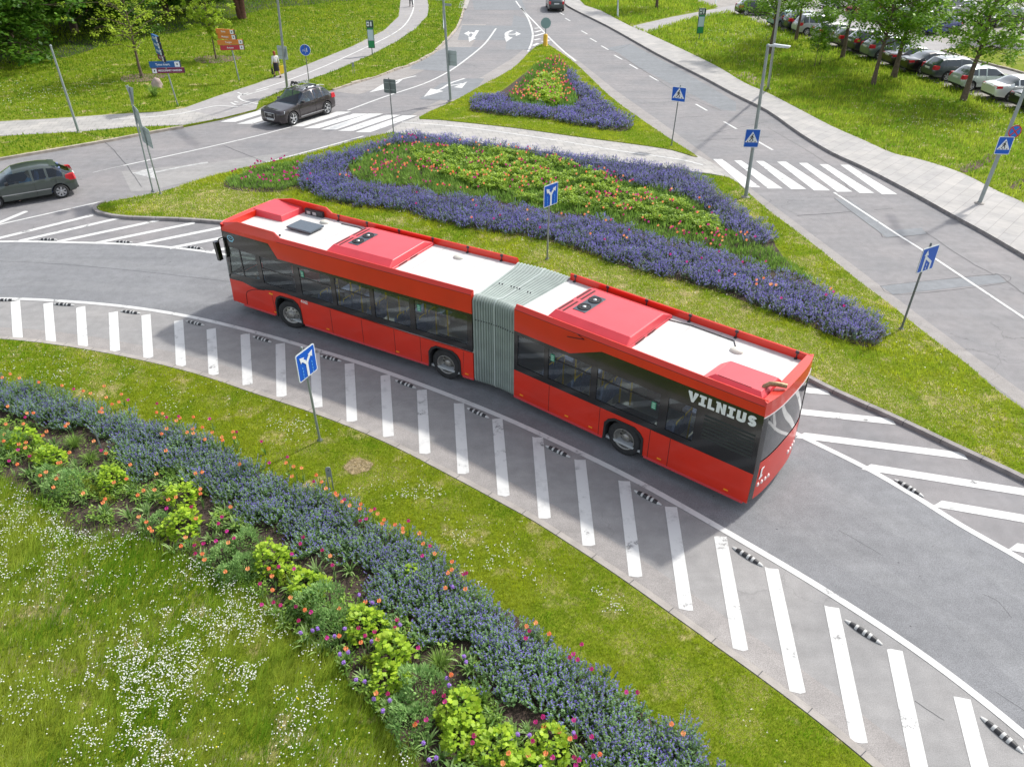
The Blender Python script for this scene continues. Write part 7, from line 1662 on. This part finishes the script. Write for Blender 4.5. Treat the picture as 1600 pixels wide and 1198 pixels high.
ora = c0([(45,140),(165,185),(200,182),(37,250),(140,250),(430,243),(410,262),(285,300),(262,318),(18,312),(30,350),(120,375),(155,368),(160,392),(108,497),(355,495),(378,485),(285,545),(262,568),(353,588),(345,640),(515,677),(650,718),(650,742),(445,420),(583,357),(652,432),(630,150),(615,175),(643,178),(697,120),(735,116),(757,68),(560,55),(530,40),(655,10),(375,10),(668,82),(988,172),(1012,178),(1125,210),(1098,225),(1207,202),(1195,278),(1165,300),(1195,308),(1268,265),(1317,302),(1280,338),(1380,332),(1395,355),(1448,300),(1458,332),(1030,280),(1017,308),(1035,410),(812,507),(965,555),(780,592),(700,607),(905,653),(972,655),(862,683),(1055,720),(1100,705),(1240,652),(1242,687),(1218,555),(1245,550),(862,827),(898,862),(940,895),(945,912),(1165,950),(1122,1002),(1222,845),(1432,770),(1422,995),(1255,1055),(1265,1100),(1402,1168),(1537,1162),(1502,500),(60,-60),(20,-45),(120,-35),(240,-15)])
ora += c4([(190,492),(240,517),(285,527),(378,565),(232,577),(412,613),(437,658),(498,675),(500,692),(523,733),(590,752),(648,748),(648,780),(720,795),(762,807),(795,850),(780,872),(910,897),(918,925),(873,870),(1010,935),(1042,990),(1102,1048),(1230,1108),(1222,1150),(1200,1185),(472,1070),(85,1145),(105,1185)])
ora += c49([(110,75),(212,142),(310,208),(682,160),(760,158),(533,195),(517,380),(565,442),(665,415),(757,388),(1217,608),(743,735),(1570,1108),(1557,1160),(980,920),(1310,80),(1180,75)])+c89([(157,297),(237,362),(80,315),(988,927),(1075,980),(187,932),(285,958),(350,1012),(93,1108),(547,1105),(215,1090)])
mag = c0([(150,203),(100,413),(185,448),(50,480),(355,567),(790,100),(982,122),(1047,203),(1100,203),(1317,215),(1470,298),(627,410),(455,35),(1038,778),(1200,762),(1387,828),(1360,875),(1345,977),(1222,1000),(1272,990),(1452,955),(1420,925),(1217,1065)])
mag += c4([(43,355),(200,455),(83,485),(367,600),(540,715),(730,782),(680,838),(658,850),(948,858),(1083,1005),(1040,1060),(305,955),(283,985),(60,990),(223,1055),(418,1030),(478,1130),(130,1137),(237,1148),(1320,1175),(1300,1185)])
mag += c49([(15,50),(38,168),(108,155),(152,188),(260,188),(357,217),(255,268),(870,275),(877,318),(447,377),(640,312),(740,347),(687,375),(1018,447),(815,722),(1097,730),(1015,918),(1062,892),(1163,750),(1360,993),(1358,1042),(1180,770)])+c89([(105,333),(75,390),(430,433),(390,483),(365,515),(423,520),(502,563),(705,712),(787,725),(193,887),(160,900),(388,915),(400,1008),(503,1003),(133,1040),(243,1127),(387,1125),(418,1138),(517,1115),(398,1190)])
allm = c49([(287,348),(388,322),(360,335),(495,363),(552,310),(717,157),(637,100),(725,405),(585,467),(520,482),(563,528),(663,657),(633,640),(725,757),(830,778),(792,830),(898,302),(1297,490),(1317,515),(1198,635),(1208,662),(1050,1048),(1090,1145),(1140,1130),(1597,1007),(1228,58)])+c89([(30,980),(113,978),(180,1178),(393,957)])
outl = W(bedA_out); inl = W(bedA_in)
def ptag(t, kind, p): REG.append((t, kind, p, 'A'))
for i, p in enumerate(ora): _t = tulip(fl_o[i % 4], p, .03, 'apricot orange tulip in bloom in the foreground flower bed', 'tulip', 'orange tulips of the foreground bed', 1.22); ptag(_t, 'orange tulip', p)
for i, p in enumerate(mag): _t = tulip(fl_m[i % 4], p, .03, 'magenta pink tulip in bloom in the foreground flower bed', 'tulip', 'magenta tulips of the foreground bed', 1.2); ptag(_t, 'magenta tulip', p)
for i, p in enumerate(allm): _t = tulip(fl_a[i % 2], p, .03, 'round purple allium flower head in the foreground flower bed', 'allium', 'purple alliums of the foreground bed', 1.12, 'allium', .36); ptag(_t, 'purple allium', p)
nsingle = 300-len(ora)-len(mag)
# central and small beds: tulip drifts; the nearest ones single, the rest one mass
inner = [(545, 262), (560, 250), (600, 232), (640, 224), (700, 231), (774, 236), (827, 242), (871, 255), (921, 269), (968, 285), (1046, 300), (1100, 328), (1125, 352), (1170, 384), (1205, 392), (1262, 432), (1285, 450), (1240, 432), (1200, 424), (1100, 390), (1025, 374), (975, 357), (920, 340), (863, 334), (818, 326), (759, 312), (690, 308), (640, 292), (600, 293), (555, 282)]
leftp = [(352, 285), (400, 264), (470, 252), (470, 290), (440, 298), (362, 294)]
inD = [(795, 150), (815, 130), (832, 108), (850, 98), (875, 96), (887, 108), (884, 125), (900, 148), (903, 163), (895, 170), (850, 170), (800, 163)]
def rpts(poly, n, clump=.5, o=0):
    P = W(poly, .1); x, y = scatter(P, 60, seen=False); w = np.clip(fbm(x, y, 1.1, o)-.25, .02, 1)**(2*clump+.5); k = rng.choice(len(x), n, replace=False, p=w/w.sum()); return x[k], y[k]
cx, cy = rpts(inner, 400, 1.0, 4); cm = rng.random(400) < .5
ri = [(1120, 400), (1160, 398), (1205, 400), (1235, 418), (1285, 445), (1250, 440), (1190, 420), (1140, 410)]
def head_px(x, y, z): return project((x, y, z))
order = np.argsort(np.hypot(cx, cy)); done = 0; rest = []
for i in order:
    p = head_px(cx[i], cy[i], .1+.46)
    if done < nsingle: _t = tulip((fl_m if cm[i] else fl_o)[i % 4], p, .1, ('magenta' if cm[i] else 'orange')+' tulip blooming in the middle of the central island bed, near its bus side', 'tulip', ('magenta' if cm[i] else 'orange')+' tulips of the central bed', 1.3); REG.append((_t, ('magenta' if cm[i] else 'orange')+' tulip', p, 'C')); done += 1
    else: rest.append(i)
def tulip_mass(label, xs, ys, mg, z, s, flowers):
    V = []; C = []
    for k, (x, y, m_) in enumerate(zip(xs, ys, mg)):
        me = (fl_m if m_ else fl_o)[k % 4]; vs = np.empty(len(me.vertices)*3, np.float32); me.vertices.foreach_get('co', vs); vs = vs.reshape(-1, 4, 3)*s; h = .40*random.uniform(.85, 1.15)
        cs = np.empty(len(me.vertices)*4, np.float32); me.color_attributes['Col'].data.foreach_get('color', cs); cs = cs.reshape(-1, 4, 4)[:, :, :3]
        V.append(vs+np.array([x, y, z+h])); C.append(cs)
        st = np.array([[[x-.006, y, z], [x+.006, y, z], [x+.005, y, z+h+.01], [x-.005, y, z+h+.01]]]); V.append(st); C.append(np.full((1, 4, 3), (.12, .22, .06)))
    o = poly_cloud('tulips', np.concatenate(V), np.concatenate(C), M_petal); tag(o, label, 'tulips', kind='stuff')
tulip_mass('mass of orange and magenta tulips in the far half of the central bed', cx[rest], cy[rest], cm[rest], .14, 1.35, 0)
lx_, ly_ = rpts(leftp, 46, .2, 8); tulip_mass('dark magenta tulips in the left tip of the central bed', lx_, ly_, np.ones(46, bool), .1, 1.4, 0)
dx, dy = rpts(inD, 210, .5, 2); tulip_mass('orange and magenta tulips of the small island bed', dx, dy, rng.random(210) < .42, .1, 1.5, 0)
# a few tulips standing in the hedges
hx, hy_ = rpts(C_low, 46, .2, 6); tulip_mass('single tulips standing in the catmint hedge beside the bus', hx, hy_, rng.random(46) < .5, .16, 1.3, 0)
# --- ground-cover foliage of the inner beds
def cover(name, label, poly, z, dens, hgt, ls, asp, ca, cb, o=0, upright=False, cut=None, lim=None):
    x, y = scatter(W(poly, .1), dens); 
    if cut is not None: k = (fbm(x, y, 1.0, o) > cut); x, y = x[k], y[k]
    N = len(x); zz = z+hgt*(.25+.85*vnoise(x, y, 3.2, o+2))*rng.uniform(.5, 1.05, N); a = rng.uniform(0, 2*np.pi, N); s = ls*rng.uniform(.6, 1.3, N); tl = rng.normal(1.15 if upright else .3, .3, N)
    u = np.stack([np.cos(a)*s*np.cos(tl), np.sin(a)*s*np.cos(tl), s*np.sin(tl)], 1); v = np.stack([-np.sin(a)*s*asp, np.cos(a)*s*asp, rng.normal(0, .3, N)*s*asp], 1)
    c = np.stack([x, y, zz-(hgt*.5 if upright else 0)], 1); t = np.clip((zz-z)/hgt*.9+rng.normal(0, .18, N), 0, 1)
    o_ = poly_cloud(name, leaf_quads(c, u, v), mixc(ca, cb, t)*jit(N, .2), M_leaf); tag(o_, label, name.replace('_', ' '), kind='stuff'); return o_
cover('tulip_foliage', 'upright blue green tulip leaves filling the central bed', inner, .1, 380, .26, .24, .065, (.09, .22, .02), (.28, .46, .07), 1, True)
cover('tulip_foliage', 'tulip leaves in the left tip of the central bed', leftp, .1, 420, .24, .2, .09, (.09, .22, .02), (.28, .46, .07), 2, True, .12)
cover('lime_groundcover', 'lime green leafy groundcover in the upper half of the central bed', [(640, 240), (700, 233), (780, 239), (850, 249), (905, 266), (950, 284), (960, 297), (905, 290), (850, 296), (800, 306), (750, 300), (710, 284), (660, 268)], .1, 800, .46, .10, .36, (.09, .22, .012), (.40, .56, .04), 3, False, .40)
cover('lime_groundcover', 'lime green leafy groundcover in the lower right of the central bed', [(780, 312), (850, 296), (905, 292), (960, 297), (1010, 308), (1060, 322), (1120, 352), (1130, 374), (1065, 360), (1000, 348), (930, 330), (860, 324)], .1, 850, .46, .09, .36, (.09, .22, .012), (.40, .56, .04), 4, False, .38)
cover('lime_groundcover', 'lime green leafy groundcover in the small island bed', [(828, 160), (820, 148), (845, 122), (870, 120), (876, 140), (880, 160), (868, 168)], .1, 600, .52, .13, .36, *LIME, 5, False, .1)
cover('tulip_foliage', 'dark green leaves between the tulips of the small island bed', inD, .1, 260, .30, .28, .08, (.08, .2, .02), (.22, .40, .06), 6, True)
cover('bed_weeds', 'small green seedlings on the soil of the foreground bed', bedA_in[1:-1]+cat_in[::-1], .03, 160, .07, .05, .3, (.10, .22, .02), (.28, .42, .08), 7, False, .30)
cover('mixed_foliage', 'loose mixed green foliage between the foreground bed plants', bedA_in[1:-1]+cat_in[::-1], .03, 900, .24, .07, .26, (.08, .20, .02), (.30, .46, .07), 12, False, .50)
cover('mixed_foliage', 'green edging leaves at the road side foot of the foreground catmint', bedA_out+OFF(bedA_out, 9)[::-1], .03, 300, .16, .06, .25, (.08, .20, .03), (.26, .42, .08), 14, False, .35)
o = put(tuft[0], 'grass_tuft', (242, 151), .1, 1.9, 'dark green tuft of long grass in front of the boulder', 'grass tuft', None)

# ================================================================ TREES
def make_tree_mesh(seed, H, Rc, z0, trunk_r, limbs, per, leaf, col, ncl, flat=.55, top=1.0, lean=(0, 0), airy=False):
    g = random.Random(seed); gn = np.random.default_rng(seed); mb = MB(); pts = []
    tp = [Vector((lean[0]*t*t*H+g.uniform(-.05, .05)*t*3, lean[1]*t*t*H+g.uniform(-.05, .05)*t*3, H*.9*t)) for t in np.linspace(0, 1, 8)]
    mb.tube(tp, [trunk_r*(1.25 if i == 0 else 1)*(1-i/8.6) for i in range(8)], 9)
    def tk(z):
        f = max(0, min(.999, z/(H*.9)))*7; i = int(f); return tp[i].lerp(tp[i+1], f-i)
    for k in range(limbs):
        f = (k+.5)/limbs; z = z0+(H*.86-z0)*f**1.05; b = tk(z); a = k*2.4+g.uniform(-.5, .5)
        prof = math.sin(math.pi*min(1, (.22+.78*f)*.86))**.8 if not airy else .55+.45*math.sin(math.pi*f)
        L_ = Rc*prof*g.uniform(.8, 1.12); up = g.uniform(.15, .45) if f < .6 else g.uniform(.4, .9)
        e = b+Vector((math.cos(a)*L_, math.sin(a)*L_, L_*up)); mid = b.lerp(e, .5)+Vector((0, 0, L_*.10)); r0 = trunk_r*.42*(1-f*.6)
        mb.tube([b, mid, e], [r0, r0*.6, r0*.2], 6)
        for s in range(per):
            t = g.uniform(.28, 1.0); c = b.lerp(mid, t*2) if t < .5 else mid.lerp(e, t*2-1)
            d = Vector((g.gauss(0, 1), g.gauss(0, 1), g.gauss(0, .55)))*(.20*Rc*(.5+t*.7)); q = c+d; pts.append(q)
            if s % 2 == 0: mb.tube([c, q], [r0*.22, r0*.08], 4)
    trunk = mb.build('trunk', M_bark); tm = trunk.data; bpy.data.objects.remove(trunk)
    P = np.array([tuple(p) for p in pts]); n = len(P); idx = np.repeat(np.arange(n), ncl); N = len(idx)
    cr = (.20 if not airy else .11)*Rc*gn.uniform(.7, 1.2, n); d = gn.normal(0, 1, (N, 3)); d /= np.linalg.norm(d, axis=1)[:, None]; rr = gn.random(N)**.45
    c = P[idx]+d*(rr*cr[idx])[:, None]*np.array([1, 1, flat]); c[:, 2] = np.maximum(c[:, 2], .5)
    a = gn.uniform(0, 2*np.pi, N); tl = gn.normal(-.25, .45, N); s = leaf*gn.uniform(.6, 1.3, N)
    u = np.stack([np.cos(a)*s*np.cos(tl), np.sin(a)*s*np.cos(tl), s*np.sin(tl)], 1); v = np.stack([-np.sin(a)*s*.48, np.cos(a)*s*.48, gn.normal(0, .35, N)*s*.48], 1)
    t = np.clip(gn.random(n)[idx]*.7+gn.normal(0, .2, N)+.15, 0, 1); C = mixc(col[0], col[1], t)*gn.uniform(.8, 1.2, (N, 1))
    cm_ = proto('crown', leaf_quads(c, u, v), C, M_leaf)
    return tm, cm_
def plant_tree(ms, label, px, z, s, group, rz, name='maple_tree', cat='tree', h=1.0):
    t = thing(name, label, cat, G(*px, z), rz, group); t.scale = (s, s, s*h)
    for nm, me in (('trunk', ms[0]), ('crown', ms[1])): o = bpy.data.objects.new(nm, me); link(o, t)
    return t
MAPLE = ((.10, .25, .012), (.34, .56, .035)); DARK = ((.03, .10, .010), (.14, .30, .02)); YOUNG = ((.26, .42, .015), (.50, .62, .05))
mA = make_tree_mesh(3, 9.0, 3.2, 2.9, .17, 22, 10, .18, MAPLE, 42); mB = make_tree_mesh(8, 8.6, 3.1, 2.6, .16, 20, 10, .18, MAPLE, 42, lean=(.012, .0))
mC = make_tree_mesh(21, 8.2, 3.3, 2.7, .19, 22, 10, .19, MAPLE, 42, lean=(.03, .005))
rw = 'maples on the grass bank before the parked cars'
plant_tree(mA, 'slim maple with a brown trunk right beside the tall lamp post', (1202, 86), .12, .85, rw, 1.0)
plant_tree(mB, 'maple standing behind the first of the row, near the silver people carrier', (1243, 64), .12, .85, rw, 2.2)
plant_tree(mA, 'maple behind the twin saplings, its trunk before the graphite car', (1315, 93), .12, .95, rw, 3.9)
plant_tree(mB, 'maple with a straight leafy trunk, left of the two leaning maples', (1364, 133), .12, .92, rw, .4)
plant_tree(mC, 'maple with a leaning dark trunk before the plum black saloon', (1396, 121), .12, .98, rw, 5.0)
plant_tree(mC, 'forked maple in front of the white saloon, rightmost of the row', (1505, 157), .12, .95, rw, 5.9)
plant_tree(mA, 'maple in the car park behind the forked maple at the right edge', (1590, 62), .2, .8, rw, 2.9)
plant_tree(mB, 'maple at the top of the photo above the middle of the car park', (1455, 5), .14, 1.0, rw, 1.6)
plant_tree(mA, 'maple at the far left of the car park near the top edge', (1340, -12), .14, 1.0, rw, 4.4)
plant_tree(mB, 'lone maple trunk in the grass left of the side path at the top edge', (1026, 13), .12, .9, rw, .9, h=1.15)
sap = make_tree_mesh(31, 4.4, 1.0, 1.1, .028, 14, 6, .13, MAPLE, 22, flat=1)
plant_tree(sap, 'left one of two thin saplings among the maples', (1272, 107), .12, 1.0, 'twin saplings on the grass bank', .3, 'sapling')
plant_tree(sap, 'right one of two thin saplings among the maples', (1280, 104), .12, .95, 'twin saplings on the grass bank', 2.3, 'sapling')
yA = make_tree_mesh(41, 7.4, 2.9, 1.7, .10, 26, 9, .125, YOUNG, 20, flat=.8, airy=True); yB = make_tree_mesh(47, 6.2, 1.75, 1.5, .06, 22, 9, .14, YOUNG, 30, flat=.9, airy=True)
plant_tree(yA, 'young airy yellow green tree on a mulch ring behind the boulder', (222, 122), .1, 1.0, None, 1.1, 'young_tree')
plant_tree(yB, 'smaller bright green young tree on a mulch ring left of the orange finger post', (338, 93), .1, 1.0, None, .2, 'young_tree')
fA = make_tree_mesh(51, 14.0, 5.6, .9, .30, 34, 13, .34, DARK, 44, flat=.45); fB = make_tree_mesh(57, 13.0, 5.0, 1.2, .26, 32, 13, .31, ((.04, .13, .012), (.18, .36, .03)), 44, flat=.45)
spots = [((-40, 112), 1.0), ((28, 92), .95), ((60, 62), 1.0), ((-30, 60), 1.1), ((118, 52), 1.0), ((150, 22), 1.0), ((205, 30), .95), ((262, 26), 1.0), ((90, 8), 1.1), ((240, -4), 1.1), ((310, -2), 1.0), ((180, -22), 1.1), ((355, -10), 1.0), ((420, -22), 1.0), ((480, -26), 1.0), ((545, -32), 1.0), ((280, -36), 1.1), ((400, -48), 1.1), ((30, -10), 1.2), ((-90, 20), 1.2), ((600, -48), 1.0), ((470, -58), 1.1), ((200, 56), .55), ((330, 18), .6)]
nmz = ['leftmost, cut by the photo edge', 'with low boughs over the lawn at the left', 'just behind the low boughed one', 'second row at the left edge', 'left of the airy young tree', 'behind the airy young tree, left', 'right behind the airy young tree', 'between the two young trees', 'third row at the left', 'third row behind the airy young tree', 'behind the small young tree', 'deep in the wood, left', 'right of the small young tree, behind', 'above the woman with the yellow bag', 'above the round blue sign', 'top edge left of the cycle path', 'deep in the wood, centre', 'deep in the wood above the woman', 'deep in the wood at the far left', 'outermost at the left', 'rightmost of the wood by the cycle path', 'deep in the wood above the blue sign', 'low undergrowth tree beside the airy one', 'low undergrowth tree between the young trees']
for i, (px, s) in enumerate(spots): plant_tree(fA if i % 2 == 0 else fB, 'dark woodland tree '+nmz[i], px, .1, s, 'woodland trees along the top left', i*1.7, 'woodland_tree')
# bare big trunk at the wood's edge
t = thing('woodland_tree', 'thick reddish brown double trunk at the edge of the wood above the orange boards', 'tree', G(378, 30, .1)); mb = MB()
mb.tube([(0, 0, -.1), (-.25, .1, 1.5), (-.9, .2, 4.5), (-1.4, .2, 9)], [.42, .30, .26, .1], 12); mb.tube([(.1, 0, -.1), (.2, .1, 1.5), (.5, .3, 4.5), (.8, .5, 9)], [.36, .27, .22, .1], 12); mb.build('trunk', pm('red_bark', (.12, .055, .035), .95, bump=1, bscale=14, var=.35, vscale=6), t)
o = bpy.data.objects.new('crown', fB[1]); link(o, t); o.location = (0, 1.0, 3.4); o.scale = (.9, .9, .8)
# dark leaf litter floor inside the wood
sheet('woodland_floor', smooth_line(W([(-300, 125), (0, 100), (60, 96), (125, 84), (180, 66), (280, 50), (340, 34), (420, 14), (520, 4), (620, -12), (640, -60), (-1200, -60)], .1), 3, True), .112, pm('woodland_floor', (.035, .045, .018), 1, bump=1, bscale=4, var=.4, vscale=1.5))

# labels of the many bed plants: where each one stands
ORD = ['leftmost', 'second from left', 'third from left', 'fourth from left', 'fifth from left', 'sixth', 'seventh', 'eighth from left', 'ninth from left', 'tenth from left', 'eleventh from left', 'twelfth from left']
def where(p, bed):
    x, y = p
    if bed == 'C': return 'in the central bed', 'left of the forked sign' if x < 830 else 'behind the forked sign' if x < 930 else 'right of the forked sign' if x < 1030 else 'near its right end' if x < 1130 else 'in its right tip'
    b = G(x, y, .2); a = 'at the left photo edge' if x < 100 else 'near the left steel stake' if x < 200 else 'left of the forked sign' if x < 320 else 'well left of the forked sign' if x < 430 else 'below the forked sign' if x < 560 else 'in the lower middle' if x < 700 else 'near the bottom edge'
    q = (np.array([b.x]), np.array([b.y])); d0, d1 = seg_dist(*q, outl, False)[0], seg_dist(*q, inl, False)[0]
    return ('at catmint road edge' if d0 < .5 else 'at the meadow side' if d1 < .55 else 'inside the bed'), a
zones = {}
for t_, kd, p_, bed in REG: zones.setdefault((kd, *where(p_, bed)), []).append((t_, p_))
for (kd, c, a), L_ in zones.items():
    rows_ = [L_]
    if len(L_) > 5:
        L_.sort(key=lambda e: e[1][1]); h = (len(L_)+1)//2; rows_ = [L_[:h], L_[h:]]
    for ri, row_ in enumerate(rows_):
        row_.sort(key=lambda e: e[1][0]); pre = '' if len(rows_) == 1 else ('upper ' if ri == 0 else 'lower ')
        for k, (t_, _) in enumerate(row_): t_['label'] = (pre+kd+' '+c+', '+a+(', '+ORD[k] if len(row_) > 1 and k < 12 else ''))
